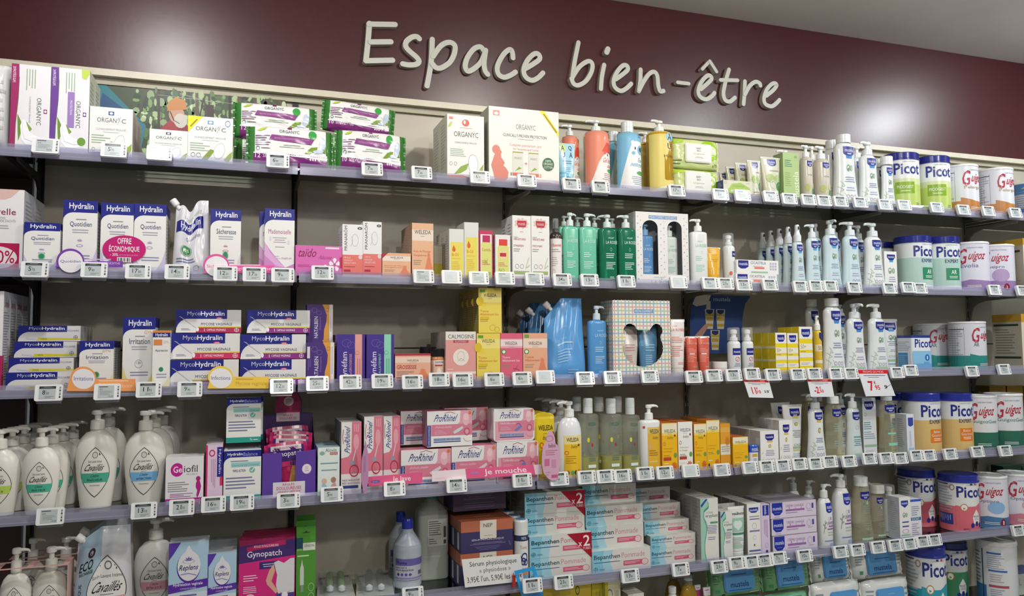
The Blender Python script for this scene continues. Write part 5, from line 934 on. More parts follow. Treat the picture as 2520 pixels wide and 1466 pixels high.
can(2, '2d', 0, 0, 258, [(.24, '9a7cb0'), (1, 'dcdae6')], guigoz(0, '9a7cb0', 'Optipro', '7a6a9c')+[E(.72, .36, .14, .14, 'b49cc4'), E(.8, .1, .05, .08, '8c1c34'), T('2', .785, .07, .815, .13, 'f0e8ec', .6)], 'lilac footed tin with script lettering, right one', 'e8e8e8', d=0.126, rot=-80, xc=2455, sb=.014, lidh=.04)
carton(2, '2d', 2519, 2800, 215, .13, 'd8d2c4', [R(0, .88, 1, 1, 'c9982c')], 'gold-topped carton cut by the right edge', sb=.02, side='a09884', sideops=[R(0, .88, 1, 1, 'b08a2c'), R(.05, .75, .9, .79, '2c3c2c'), L(.1, .2, .9, .7, 12, '8a8478')])
# ================================================================ third shelf
carton(3, '3a', -420, 28, 70, .055, 'e6e4e6', [R(0, 0, 1, .35, 'b81c5c')], 'white carton with raspberry foot at left edge of third shelf', n=4, sb=.03, side='c9c9cc', sideops=[R(0, 0, .25, .35, 'b81c5c'), T('Saforelle', .12, .84, .8, .92, 'a0506c', .3), L(.1, .1, .9, .8, 26, '8f8f94')], group='white cartons of the neighbouring bay')
MV = 'stacked flat navy and white cartons'
for i, (x0, x1, yt, yb, sb, wd) in enumerate(((62, 792, 970, None, .02, 'bottom'), (97, 815, 812, 968, .035, 'second from bottom'), (155, 850, 632, 806, .06, 'third from bottom'), (200, 892, 456, 628, .08, 'topmost'))):
    carton(3, '3a', x0, x1, yt, .04, 'dcdad8', myco('', 'MYCOSE VULVAIRE', small=True), f'flat carton with yellow streak, {wd} of left stack', sb=sb, yb=yb, name='flat_carton', group=MV, n=4 if i > 1 else 3, side='c9c7c4', top=NV)
carton(3, '3a', 876, 1256, 624, .055, WH, hydralin('Irritation', 'e6dfae', gyn=True, lot=None, dot=1), 'short navy-topped carton with yellow corners', n=2, sb=.03, sideops=HSIDE, group=G2, top=NV)
carton(3, '3a', 1357, 1716, 364, .05, WH, hydralin('Irritation', 'ddd48a', gyn=True, lot=None)+[O(.5, .34, .12, .06, 'b0b0bc', .12), T('12h', .43, .34, .57, .37, '6a6c8c')], 'tall navy-topped carton with yellow corners', n=2, sb=.035, sideops=HSIDE, group=G2, top=NV)
carton(3, '3a', 1688, 1882, 507, .028, WH, [R(0, .88, 1, .96, NV), R(0, .96, 1, 1, 'd8894a'), R(0, .96, .55, 1, 'd8894a'), T('Hydralin', .15, .88, .85, .95, 'f0f0f4', 1), R(.05, .74, .54, .84, 'd8894a'), T('GYN', .62, .77, .9, .82, 'dcb890'), T('Apaisante', .14, .62, .86, .67, '5a5c7c', .3), E(.5, .32, .13, .04, '2f8a5c'), L(.2, .16, .86, .26, 2, 'a0a4bc', True), G([(0, 0), (0, .2), (.3, .06), (.5, 0)], 'e0dab0'), G([(1, 0), (1, .2), (.7, .06), (.5, 0)], 'e0dab0')], 'narrow white carton with orange label before the tall one', sb=.004, group=G2)
talker('3a', (922, 1040), 145, (738, 1045, 1500, 1180), 'f0a060', 'Irritations', 'Démangeaisons', 'orange card with white round window', 3, 'f4d0b0', '6a6a9c')
MG_ = 'stacked navy and white cartons with applicator'
for x0, x1, yt, yb, sb, st, wd in ((58, 786, 692, None, .018, '9a3c88', 'bottom of the left stack'), (84, 800, 420, 682, .032, 'c83060', 'middle of the left stack'), (138, 812, 176, 412, .055, 'b02c58', 'top of the left stack'), (800, 1480, 690, None, .018, '8c2c84', 'bottom of the right stack'), (806, 1482, 430, 682, .03, '8c2c84', 'middle of the right stack'), (872, 1522, 180, 416, .058, '8c2c84', 'top of the right stack')):
    carton(3, '3b', x0, x1, yt, .045, 'dedcda', myco(st), f'wide navy carton with applicator picture, {wd}', sb=sb, yb=yb, name='wide_carton', group=MG_, n=3, side='4a4a70')
talker('3b', (600, 880), 134, (464, 868, 1098, 990), 'f2cc50', 'Infections', 'Mycose vaginale', 'yellow card with white round window', 3, 'd8a83c', '6a6a9c')
NT = [R(0, 0, 1, 1, '4a2f7a'), G([(.58, 1), (.66, .9), (.76, .7), (.74, .5), (.66, .3), (.64, 0), (1, 0), (1, 1)], 'dc9c40'), R(.86, 0, .98, 1, 'e2dee0'), LV(.89, .2, .95, .9, 1, 'a09aa8'), T('NATALBEN', .28, .06, .42, .66, 'dcd6e6', .5, 0, 1), T('Préconception', .48, .3, .54, .66, 'a88ac0', 0, 0, 1), O(.28, .84, .1, .07, '8a74b4', .1), O(.46, .76, .1, .06, '8a74b4', .1), O(.78, .85, .06, .05, '7a5a3c', .15), LV(.04, .3, .16, .6, 2, '7a62a4')]
carton(3, '3b', 1488, 1776, 514, .05, '4a2f7a', NT+[R(.02, .62, .12, .9, 'd8d4e0')], 'front purple and orange upright carton', sb=.018, side='3c2668', group='purple and orange cartons')
carton(3, '3b', 1492, 1762, 490, .05, '4a2f7a', NT, 'hidden lower purple and orange carton behind the front one', sb=.075, side='3c2668', group='purple and orange cartons')
carton(3, '3b', 1492, 1762, 122, .05, '4a2f7a', NT, 'upper purple and orange carton in shade behind the front one', sb=.075, yb=490, side='3c2668', group='purple and orange cartons')
def gyne(x0, x1, c, c2, sub, label): return carton(3, '3b', x0, x1, 430, .055, '43308a', [R(.64, 0, .9, 1, c), R(.88, 0, .9, 1, c2), T('Gynéfam', .16, .04, .42, .64, 'dad6ea', .5, 0, 1), T(sub, .44, .04, .55, .6, c, .2, 0, 1), O(.34, .82, .16, .08, '7a6cb8', .08), O(.5, .78, .14, .07, '7a6cb8', .08), E(.72, .62, .08, .04, c2), E(.72, .62, .065, .03, c), LV(.7, .08, .86, .5, 2, c2)], label, sb=.016, n=2, side='4c3a92', group='deep purple upright cartons')
gyne(1803, 2092, 'e0a09a', 'c07a78', 'SupraGROSSESSE', 'deep purple carton with salmon stripe')
gyne(2108, 2392, '8fd0b8', '5aa890', 'SupraALLAITEMENT', 'deep purple carton with mint stripe')
carton(3, '3c', 131, 486, 690, .05, 'e0a486', weleda('e2ac90', 'e8ccb8', None, lady=True, wide=.32, vname=.72, extra=[R(0, .93, 1, 1, 'b02c40'), T('GROSSESSE', .05, .46, .6, .6, 'b8343c', .8), L(.05, .22, .55, .4, 4, 'a87a68'), R(.04, .13, .24, .18, '6a4a40'), R(0, 0, 1, .1, 'e8d4c8'), R(.04, .0, .22, .1, 'b02c48')]), 'low peach carton with red top edge and pregnant silhouette', sb=.016, top='e0a486')
def pilljar(reg, xl, xr, yb, yt, label, sb=.02):
    X, Yc, a = silo(reg, xl, xr, PX(reg, 0, 800)[1], sb, 1); z = SURF[3]; hb = at(*PX(reg, (xl+xr)/2, yb), Yc).z-z; ht = at(*PX(reg, (xl+xr)/2, yt), Yc).z-z
    o = empty('pill_jar', (X, Yc, z), label+' on the third shelf', 'jar', 'brown pill jars'); b = MB(); secs = [(0, a, a, 2), (hb*.9, a, a, 2), (hb, a*.8, a*.8, 2)]; b.loft(secs, M('c88a5c', 'g'), 28); _, an = body_fn(secs)
    b.art([R(0, .06, 1, .84, 'e0c0a8'), R(0, .68, 1, .84, 'e4dcd6'), T('CALMOSINE', .3, .72, .8, .8, '3a3a44', .4), R(.3, .6, .7, .66, 'b0405c'), E(.5, .34, .12, .2, 'ecdcd0')], a*2.8, hb, an, 12, 3, .0004); b.build('body', o)
    t = MB(); t.lathe([(a*1.0, 0), (a*1.02, (ht-hb)*.9), (a*.95, ht-hb)], M('1c1a1c', 'g'), 28); t.build('lid', o, (0, 0, hb))
pilljar('3c', 486, 622, 715, 640, 'small amber jar with black lid beside pale pink cartons')
pilljar('3c', 372, 545, 690, 622, 'second amber jar with black lid, behind the low peach carton', .085)
carton(3, '3c', 637, 940, 470, .06, 'dc9a94', [R(0, .83, 1, 1, 'e2dcd4'), T('CALMOSINE', .08, .86, .94, .94, '2f3040', .3), R(.25, .775, .75, .825, 'b0405c'), T('ALLAITEMENT', .3, .785, .7, .815, 'e4c4c8'), E(.5, .48, .26, .17, 'e8ddd4', 26), O(.5, .5, .12, .1, 'b0a49c', .08), PL([(.4, .4), (.5, .46), (.62, .4)], .012, 'b0a49c'), R(0, .14, 1, .19, 'e6d8d0'), L(.1, .04, .9, .1, 1, 'e4b8b0'), L(.05, .22, .3, .26, 1, 'ecd8d2')], 'pale pink carton with white mother medallion', n=3, sb=.016, side='b9a49c', top='d9cfc8')
YL = lambda: weleda('e2cc58', 'e8d880', ['Tisane', 'Allaitement bio'], wide=.56, vname=.8, extra=[E(.06, .7, .16, .1, 'd8b82c'), E(.24, .63, .08, .045, 'e8c83c'), R(.06, .9, .28, .96, '5a9a3c'), R(.08, .3, .45, .36, 'd8b42c'), O(.6, .12, .12, .07, 'c9a83c', .1), O(.8, .08, .1, .06, 'b8982c', .1)], tc='c8702c')
carton(3, '3c', 948, 1182, 488, .052, 'e2cc58', YL(), 'yellow tea carton at the bottom of its stack', n=4, sb=.016, side='b09a3c', group='yellow tea cartons')
carton(3, '3c', 966, 1196, 34, .052, 'e2cc58', YL(), 'yellow tea carton at the top of its stack', n=4, sb=.02, yb=484, side='a08c34', group='yellow tea cartons')
carton(3, '3c', 1186, 1406, 486, .052, 'd85a74', weleda('d8607c', 'e4a4b0', ['Tisane', 'Allaitement bio'], tc='f0d8dc', wide=.56, vname=.74, extra=[R(0, .72, 1, .86, 'e8d4d4'), T('WELEDA', .2, .745, .76, .82, '3a3b36', .4), E(.15, .6, .11, .055, '4f8f3c'), E(.15, .6, .07, .035, 'dfe6d4'), R(.05, .03, .24, .1, '8aa83c'), PL([(.5, .14), (.64, .2), (.78, .32)], .012, 'a83c54'), PL([(.56, .24), (.7, .24), (.86, .2)], .012, 'a83c54')]), 'rose pink tea carton', n=2, sb=.016, side='b8506c')
carton(3, '3c', 1412, 1655, 485, .052, 'e0a080', weleda('e2a888', 'e8d0c0', ['Tisane', 'Allaitement bio'], lady=True, wide=.56, vname=.74, extra=[E(.14, .6, .1, .055, '4f8f3c'), E(.14, .6, .065, .035, 'dfe6d4'), R(.06, .9, .24, .97, '6a9a3c')]), 'peach tea carton with nursing silhouette', n=1, sb=.016, side='b0806c')
PB = lambda: [T('mon petit', .3, .62, .54, .66, '8fbce0', 0, .2), T('gel lavant', .28, .48, .5, .52, 'a0c6e8'), L(.28, .42, .74, .48, 1, '9cc2e4'), L(.28, .2, .66, .38, 5, '9cc2e4'), L(.5, .06, .76, .12, 2, '9cc2e4')]
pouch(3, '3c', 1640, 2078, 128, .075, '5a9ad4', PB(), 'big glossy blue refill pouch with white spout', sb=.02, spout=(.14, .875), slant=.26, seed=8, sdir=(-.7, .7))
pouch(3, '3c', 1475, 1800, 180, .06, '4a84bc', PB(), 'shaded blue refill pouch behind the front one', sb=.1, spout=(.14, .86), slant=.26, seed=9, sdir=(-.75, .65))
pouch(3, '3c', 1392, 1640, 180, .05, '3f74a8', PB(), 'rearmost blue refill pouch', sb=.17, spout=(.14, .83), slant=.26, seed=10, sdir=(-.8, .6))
bottle(3, '3c', 2056, 2236, 352, 210, 'slab', '5a98d0', larosee('bcd8ee', u=.3), 'sky blue pump bottle between blue pouch and gingham carton', dep=.45, nexp=3.5, crad=.44, ang=10, tcol='d0dce6', low=.42, sb=.03)
def gingham():
    x, w, z, h = place(3, '3d', 30, 614, 155, .014); d = .08; b = MB(); PA = M('e6e2d8')
    o = empty('gift_box', (x, -DEP+.014+d/2, z), 'pastel gingham gift carton with a bear-shaped window on the third shelf', 'gift box'); y0 = -d/2
    # bear window outline in box fractions
    def inside(u, v):
        f = lambda cu, cv, ru, rv: ((u-cu)/ru)**2+((v-cv)/rv)**2 <= 1
        return f(.515, .375, .345, .24) or f(.3, .6, .115, .09) or f(.745, .6, .115, .09) or (abs(u-.52) < .3 and .4 < v < .56)
    pts = []
    for q in range(72):
        t = 2*PI*q/72; r = 0
        while inside(.52+math.cos(t)*r, .42+math.sin(t)*r): r += .004
        pts.append((.52+math.cos(t)*r, .42+math.sin(t)*r))
    def sq(t):
        c, s = math.cos(t), math.sin(t); k = min((.48 if c > 0 else .52)/max(1e-6, abs(c)), (.58 if s > 0 else .42)/max(1e-6, abs(s))); return (.52+c*k, .42+s*k)
    ang = sorted(set([2*PI*q/72 for q in range(72)]))
    f = lambda p: ((p[0]-.5)*w, y0, p[1]*h)
    cr = [math.atan2(v-.42, u-.52) % (2*PI) for u, v in ((0, 0), (1, 0), (1, 1), (0, 1))]
    for q in range(72):
        a, b2 = 2*PI*q/72, 2*PI*(q+1)/72; A, B = pts[q], pts[(q+1) % 72]; mid = [c for c in cr if a < c < b2]
        b.face([f(A)]+[f(sq(t)) for t in [a]+mid+[b2]]+[f(B)], PA)
        b.face([f(A), f(B), (f(B)[0], y0+.0018, f(B)[2]), (f(A)[0], y0+.0018, f(A)[2])], M('d0ccc4'))
    b.box(-w/2, -w/2+.0015, y0, d/2, 0, h, PA); b.box(w/2-.0015, w/2, y0, d/2, 0, h, PA); b.box(-w/2, w/2, y0, d/2, 0, .0015, PA); b.box(-w/2, w/2, y0, d/2, h-.0015, h, PA); b.box(-w/2, w/2, d/2-.0015, d/2, 0, h, M('5a6268'))
    lines = []
    def strip(u0, v0, u1, v1, c):                      # keep printed stripes off the window
        n = 40
        for i in range(n):
            a0, a1 = u0+(u1-u0)*i/n, u0+(u1-u0)*(i+1)/n; c0, c1 = v0+(v1-v0)*i/n, v0+(v1-v0)*(i+1)/n
            hor = u1-u0 > v1-v0; m_ = ((a0+a1)/2, (v0+v1)/2) if hor else ((u0+u1)/2, (c0+c1)/2)
            if inside(*m_): continue
            lines.append(('g', [(a0, v0), (a1, v0), (a1, v1), (a0, v1)] if hor else [(u0, c0), (u1, c0), (u1, c1), (u0, c1)], c))
    cs = ['d8a0a4', '8ab4b8', 'dcc88c', '9aaccc', 'a4c4a4']
    for i in range(16): u = .03+i*.061; strip(u, 0, u+.018, 1, cs[i % 5])
    vl = lines; lines = []
    for i in range(20): v = .02+i*.049; strip(0, v, 1, v+.014, cs[(i+2) % 5])
    b.art([('m', vl), ('m', lines), R(.37, .83, .7, .88, '7a9ac0'), T('MON COFFRET', .39, .84, .68, .87, 'd8e2ee', .3), T('LA ROSÉE', .34, .02, .68, .07, 'c9a0a4', .4)], w, h, FLAT(d), e0=.0003)
    vs2, hs2 = [], []
    for i in range(5): u = .08+i*.19; vs2.append(('g', [(u, 0), (u+.06, 0), (u+.06, 1), (u, 1)], cs[i % 5]))
    for i in range(20): v = .02+i*.049; hs2.append(('g', [(0, v), (1, v), (1, v+.014), (0, v+.014)], cs[(i+2) % 5]))
    for sx in (-1, 1): b.art([('m', vs2), ('m', hs2)], d, h, lambda a, v, e: (sx*(w/2+e), a, v))
    b.build('carton', o)
    for uc, c, tc, nm, sh in ((.36, 'cfc6bc', 'c08a8c', 'cream_tube', 0), (.7, '5c8cb0', '9cc0d8', 'blue_tube', 1)):
        q = MB(); a = w*.16; secs = [(h*.06, a*.8, .02, 2), (h*.4, a, .016, 2.4), (h*.66, a*1.05, .002, 3)]; q.loft(secs, M(c, 'g'), 24); fn, _ = body_fn(secs)
        q.art([T('LA ROSÉE', .08, .84, .92, .91, tc, .4), L(.25, .5, .8, .66, 3, tc), L(.25, .2, .75, .44, 6, tc)], a*1.9, h*.66, fn, 8, 5, .0006); q.build(nm, o, ((uc-.5)*w, 0, 0))
gingham()
TL = lambda c: [T('mon petit', .2, .86, .5, .9, c, 0, .2), T('LA ROSÉE', .1, .79, .9, .85, c, .4), L(.12, .58, .8, .7, 4, c), L(.12, .34, .76, .54, 6, c), L(.4, .2, .86, .25, 2, c)]
tube(3, '3d', 622, 782, 346, 'e4dcd8', TL('d8908c'), 'white cream tube with pink print beside gingham carton', capc='d9d6d2', caph=.13, sb=.016)
tube(3, '3d', 908, 1028, 516, 'd0604c', TL('e4a898')+[R(.2, .54, .6, .57, 'ecd0c8')], 'coral cream tube, right of the pair', capc='c05848', caph=.04, sb=.016, d=.03, group='coral cream tubes')
tube(3, '3d', 790, 905, 518, 'd0604c', TL('e4a898')+[R(.2, .54, .6, .57, 'ecd0c8')], 'coral cream tube, left of the pair', capc='c05848', caph=.04, sb=.016, d=.03, group='coral cream tubes')
tube(3, '3d', 745, 840, 522, 'c25846', TL('e4a898'), 'coral cream tube behind the pair', capc='c05848', caph=.04, sb=.06, d=.03, group='coral cream tubes')
def creamjar():
    X, Yc, a = silo('3d', 1026, 1178, PX('3d', 0, 820)[1], .016, 1); z = SURF[3]; h = at(*PX('3d', 1100, 772), Yc).z-z
    o = empty('cream_jar', (X, Yc, z), 'low blush cream jar with white lid on the third shelf', 'jar'); b = MB(); b.lathe([(a*.95, 0), (a, .002), (a, h*.55)], M('e0c8c0', 'g'), 28); b.build('body', o)
    t = MB(); t.lathe([(a*1.02, 0), (a*1.02, h*.42), (a*.97, h*.45)], M('e4e2e0', 'g'), 28); t.build('lid', o, (0, 0, h*.55))
creamjar()
# cardboard display at the back
bl = [G([(.0, 0), (0, .6), (.06, .95), (.1, 1), (1, 1), (.9, .85), (.86, .6), (.86, .0)], '2c4a8c'), G([(.04, .84), (.1, .8), (.28, .84), (.34, 1), (.1, 1)], 'd4ccc8'), T('mustela', .38, .9, .66, .97, 'b4c0dc', .4)]
for u, v, s in ((.24, .42, .2), (.42, .42, .22), (.33, .06, .3)):
    bl += [G([(u+.02, v), (u+.13, v), (u+.15, v+.34), (u, v+.34)], 'd8d4c4'), R(u+.02, v+.04, u+.13, v+.09, 'c9a83c'), R(u+.02, v+.14, u+.13, v+.2, 'c9a83c'), R(u+.01, v+.22, u+.14, v+.27, 'c9a83c'), G([(u+.02, v+.33), (u+.13, v+.33), (u+.13, v+.28), (u+.075, v+.25), (u+.02, v+.28)], '24346c')]
bl += [R(.26, .76, .33, .9, 'cfccc4'), G([(0, .2), (.12, .36), (.24, .5), (.3, .48), (.26, .4), (.2, .3), (.1, .22)], 'c09484')]
card('display_card', '3d', [(808, 690), (806, 480), (812, 260), (840, 125), (880, 110), (1400, 112), (1360, 190), (1330, 330), (1330, 690)], -.07, '2c4a8c', bl, 'shaded blue cardboard display picturing yellow tubes on third shelf', 'display card', tl=[(806, 690), (1415, 690), (806, 100)])
SPK = lambda: [R(.12, .58, .8, .76, NV) , G([(.12, .78), (.88, .78), (.88, .64), (.7, .58), (.3, .58), (.12, .64)], NV), T('mustela', .2, .64, .8, .72, 'dfe3f2', .3), O(.5, .46, .2, .07, 'c07a7c', .25), PL([(.4, .42), (.6, .5)], .02, 'c07a7c'), L(.15, .24, .85, .36, 3, '7a80a8', True), E(.5, .06, .16, .05, 'd86a4c')]
bottle(3, '3d', 1178, 1312, 562, 430, 'round', 'e2e4e4', SPK(), 'white spray with clear cylinder cap, left of the pair', top='clearcap', dep=.98, crad=.97, round_=True, aw=2.0, group='clear-capped white sprays')
bottle(3, '3d', 1322, 1442, 562, 430, 'round', 'e2e4e4', SPK(), 'white spray with clear cylinder cap, right of the pair', top='clearcap', dep=.98, crad=.97, round_=True, aw=2.0, group='clear-capped white sprays')
def sun(reg, x0, x1, yt, n, label, d=.035): return carton(3, reg, x0, x1, yt, d, 'e6cf1c', [R(0, .74, 1, 1, 'e6e4de'), G([(.18, .95), (.84, .95), (.84, .84), (.7, .78), (.32, .78), (.18, .84)], NV), T('mustela', .24, .83, .78, .91, 'dfe3f2', .3), R(0, .5, 1, .64, 'e6e2d0'), T('50+', .1, .53, .5, .62, '9a7a3c'), R(0, .34, 1, .44, 'e6e2d8'), L(.1, .45, .6, .49, 1, 'b09a2c'), R(0, .16, 1, .26, 'e6e2d8'), L(.1, .18, .8, .24, 2, '9aa0bc'), L(.1, .03, .9, .1, 1, 'e8e0b0')], label, n=n, sb=.016, side='d4bc1c', sideops=[R(0, .62, 1, .68, 'dcd4a8'), R(0, .3, 1, .36, 'dcd4a8'), L(.1, .08, .5, .16, 1, '4a4a7c')], group='yellow sun cream cartons')
sun('3d', 1665, 1776, 482, 4, 'yellow and white carton with navy shield, leftmost of three')
sun('3d', 1784, 1891, 486, 3, 'yellow and white carton with navy shield, middle of three')
sun('3d', 1903, 2036, 422, 3, 'yellow and white carton with navy shield, tallest of three')
bottle(3, '3d', 2040, 2126, 455, 310, 'round', 'e0bc3c', [R(0, .5, 1, .66, 'e4dcc4'), R(0, .22, 1, .3, 'e4dcc4'), G([(.4, .94), (.9, .94), (.9, .82), (.66, .74), (.4, .82)], NV), T('50', .3, .53, .6, .63, '9a7a3c')], 'slim yellow sun spray right of the yellow cartons', top='spray', dep=.98, crad=.72, round_=True, aw=2.7, sb=.03)
def w3(xl, xr, yb, yt, label, top='pump', sb=.02, ang=185, crad=.44): return bottle(3, '3e', xl, xr, yb, yt, 'flare', 'e0e4e4', mustela(), label, top=top, dep=.6, crad=crad, ang=ang, tcol='e8ecec', sb=sb, group='white flared bottles with avocado print')
w3(258, 522, 242, 150, 'tallest white flared bottle with plain cap', 'cap', crad=.55)
w3(70, 270, 245, 162, 'shaded white capped bottle behind the yellow cartons', 'cap', sb=.12, crad=.55)
w3(514, 766, 372, 212, 'white flared pump bottle, left of the pair', ang=-90)
w3(754, 1007, 372, 214, 'white flared pump bottle, right of the pair')
w3(400, 560, 300, 222, 'shaded pump bottle behind the tallest capped one', sb=.12)
w3(590, 760, 380, 225, 'shaded pump bottle behind the front pump pair', sb=.12)
tube(3, '3e', 966, 1160, 380, 'e2e6e4', shield(.2, .93, .64, .16)+[R(.4, .76, .7, .8, '5a9ccc')]+avocado(.58, .64, .22, .05)+[L(.25, .48, .9, .58, 3, '9a9cb8', True), L(.3, .36, .85, .42, 2, 'a9acc4', True), R(.2, .18, .9, .22, 'a9c4a4'), R(0, .12, 1, .14, '7fb0d8'), O(.4, .28, .08, .02, '9a9cb8', .2), O(.6, .28, .08, .02, '9a9cb8', .2)], 'white cream tube with avocado right of pump pair', capc='d4d8d8', caph=.12, sb=.08, bw=.6)
def smalltin():
    x, w, z, h = place(3, '3e', 1285, 1497, 560, .012); d = .07
    o = empty('milk_tin', (x, -DEP+.012+d/2, z), 'small squarish blue-lidded tin with a figure one on third shelf', 'tin', 'tins of infant milk powder'); b = MB(); hb = h*.93; b.rbox(-w/2, w/2, -d/2, d/2, 0, hb, M('dfe4ea', 's'), .008, 'z')
    b.art([R(.02, 0, .98, .6, '8abce0'), R(.02, 0, .98, .22, '6aa4d4'), T('Picot', .14, .7, 1.0, .96, '262f84', 1.4), E(.76, .4, .12, .1, '1f6cb8'), T('1', .74, .35, .79, .45, 'e8eef4', .6), L(.5, .2, .95, .28, 2, '4a80b8', True), R(.02, 0, .98, .03, 'dfe4ea')], w, hb, FLAT(d)); 
    b.art([R(.1, .1, .7, .55, '4a8cc0'), L(.1, .6, .9, .9, 6, 'a0a8b8'), L(.15, .15, .65, .5, 6, '8ab4d8')], d, hb, lambda a, v, e: (-w/2-e, -a, v)); b.build('body', o)
    t = MB(); t.rbox(-w/2-.001, w/2+.001, -d/2-.001, d/2+.001, 0, h-hb, M('2c3f8c', 'g'), .009, 'z'); t.build('lid', o, (0, 0, hb))
smalltin()
GA = [(.3, '2c8a84'), (1, 'd8d8de')]
can(3, '3e', 0, 0, 410, GA, guigoz(1, '2c8a84', 'AR', '4a7a7c'), 'pale tin with teal foot, front one of the pair', 'e8e8e8', d=0.126, xc=2112, sb=.014, lidh=.035, rot=-22)
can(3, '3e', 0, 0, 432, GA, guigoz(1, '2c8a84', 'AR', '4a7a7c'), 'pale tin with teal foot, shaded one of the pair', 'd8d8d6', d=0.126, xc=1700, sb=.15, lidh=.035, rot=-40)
carton(3, '3e', 2499, 2800, 325, .12, 'd8d0bc', [R(0, .85, 1, 1, 'c9982c')], 'gold-topped carton cut by the right edge', sb=.02, side='a8a090', sideops=[R(0, .86, 1, 1, 'a8822c'), R(.05, .78, .9, .82, '2c3c2c'), R(.05, .18, .95, .22, '2c3c2c'), L(.1, .26, .8, .74, 10, '7a7468')])
# ================================================================ fourth shelf
CV = 'cream oval wash bottles'
def cav(lv, reg, xl, xr, yb, yt, c, nm, label, sb, n=1, dx=0, dy=None, ang=0, dxs=None, col='e2dfd6'): return bottle(lv, reg, xl, xr, yb, yt, 'cav', col, cavailles(c, nm, col), label, dep=.52, crad=.38, ang=ang, tcol=col, sb=sb, n=n, aw=1.9, group=CV, low=.45, wide=1.15, dx=dx, dy=dy, dxs=dxs, k='s')
cav(4, '4a', -170, 162, 370, 226, 'b4cc5c', 'ÉCLAT', 'cream oval pump bottle with lime band, cut by the left edge', .03, n=4, dy=.055, dx=.012)
cav(4, '4a', 163, 452, 352, 215, '4ab094', 'FRAÎCHEUR', 'small cream oval pump bottle with green band', .018, n=4, dy=.055, dx=.012)
cav(4, '4a', 563, 880, 226, 82, '4aa88c', 'FRAÎCHEUR', 'large cream oval pump bottle with green band', .05, n=2, dy=.08, dx=.012)
cav(4, '4a', 922, 1238, 232, 88, '7ab4e0', 'ANTIBACTÉRIEN', 'large cream oval pump bottle with blue band', .045, n=3, dy=.07, dx=.012)
carton(4, '4a', 1228, 1510, 434, .07, 'e4e2e4', [E(.3, .74, .17, .14, 'c0208c', 26), T('Gel', .2, .68, .46, .81, 'f0e8ee', 1), T('iofil', .48, .68, .84, .82, '4a4a50', .3), T('PROTECT', .56, .62, .84, .65, '9a9aa0'), L(.06, .28, .66, .5, 5, '8a8a94'), L(.12, .17, .72, .26, 3, 'a05a90'), E(.86, .54, .06, .05, 'b02080'), G([(.84, .52), (.8, .44), (.8, .36), (.84, .3), (.82, .2), (.84, .14), (.88, .2), (.92, .3), (.94, .38), (.9, .5)], 'b02080'), R(0, 0, 1, .15, 'b03090'), R(.04, .03, .24, .11, '7ac4d0'), L(.4, .05, .9, .12, 2, 'd8a0cc'), G([(.88, .01), (.9, .14), (.92, .01)], 'e6c8e0')], 'white carton with big magenta disc and magenta foot', sb=.016)
carton(4, '4a', 1527, 1652, 345, .042, 'e2c8dc', [R(.66, .45, 1, .96, '2c2c8c'), T('Hydralin', .72, .5, .9, .92, 'e4e0ee', .5, 0, -1), R(.84, .3, 1, .45, 'd03060'), R(0, 0, .1, 1, 'd0286c'), O(.36, .86, .18, .06, 'c83070', .35), LV(.3, .2, .6, .76, 3, 'b890b4')], 'narrow pink carton with navy band', n=4, sb=.016, side='b8205c', top='d8d2d8')
BAL = lambda: [R(0, .87, 1, 1, NV), curve_corner(NV, .88, .14, .26), T('Hydralin', .1, .89, .5, .96, 'f0f0f4', 1), T('Balance', .52, .89, .9, .96, '9aa4d8'), L(.18, .78, .9, .81, 1, '3a4a6c'), R(.2, .68, .98, .77, '9accc8'), T('VAGINOSE BACTÉRIENNE', .22, .69, .94, .74, '5a9aa0', .3), T('TRIPLE ACTION', .24, .58, .58, .63, '4a5078', .5), E(.76, .61, .075, .055, '6ab8a4'), PL([(.72, .61), (.75, .58), (.8, .65)], .02, 'e4ece8'), L(.06, .24, .9, .5, 4, '7a7ca0'), R(0, 0, 1, .12, '2c9c8c'), T('7x', .68, .04, .76, .09, 'e0ecea', .5), L(.78, .04, .92, .08, 1, 'e0ecea')]
carton(4, '4b', 691, 1066, 602, .05, WH, BAL(), 'lower white and teal carton with navy top', sb=.018, n=3, top='dfe6ee', group='white and teal cartons')
carton(4, '4b', 720, 1066, 75, .05, WH, BAL(), 'upper white and teal carton with navy top, in shade', sb=.04, yb=522, n=2, dx=.006, group='white and teal cartons')
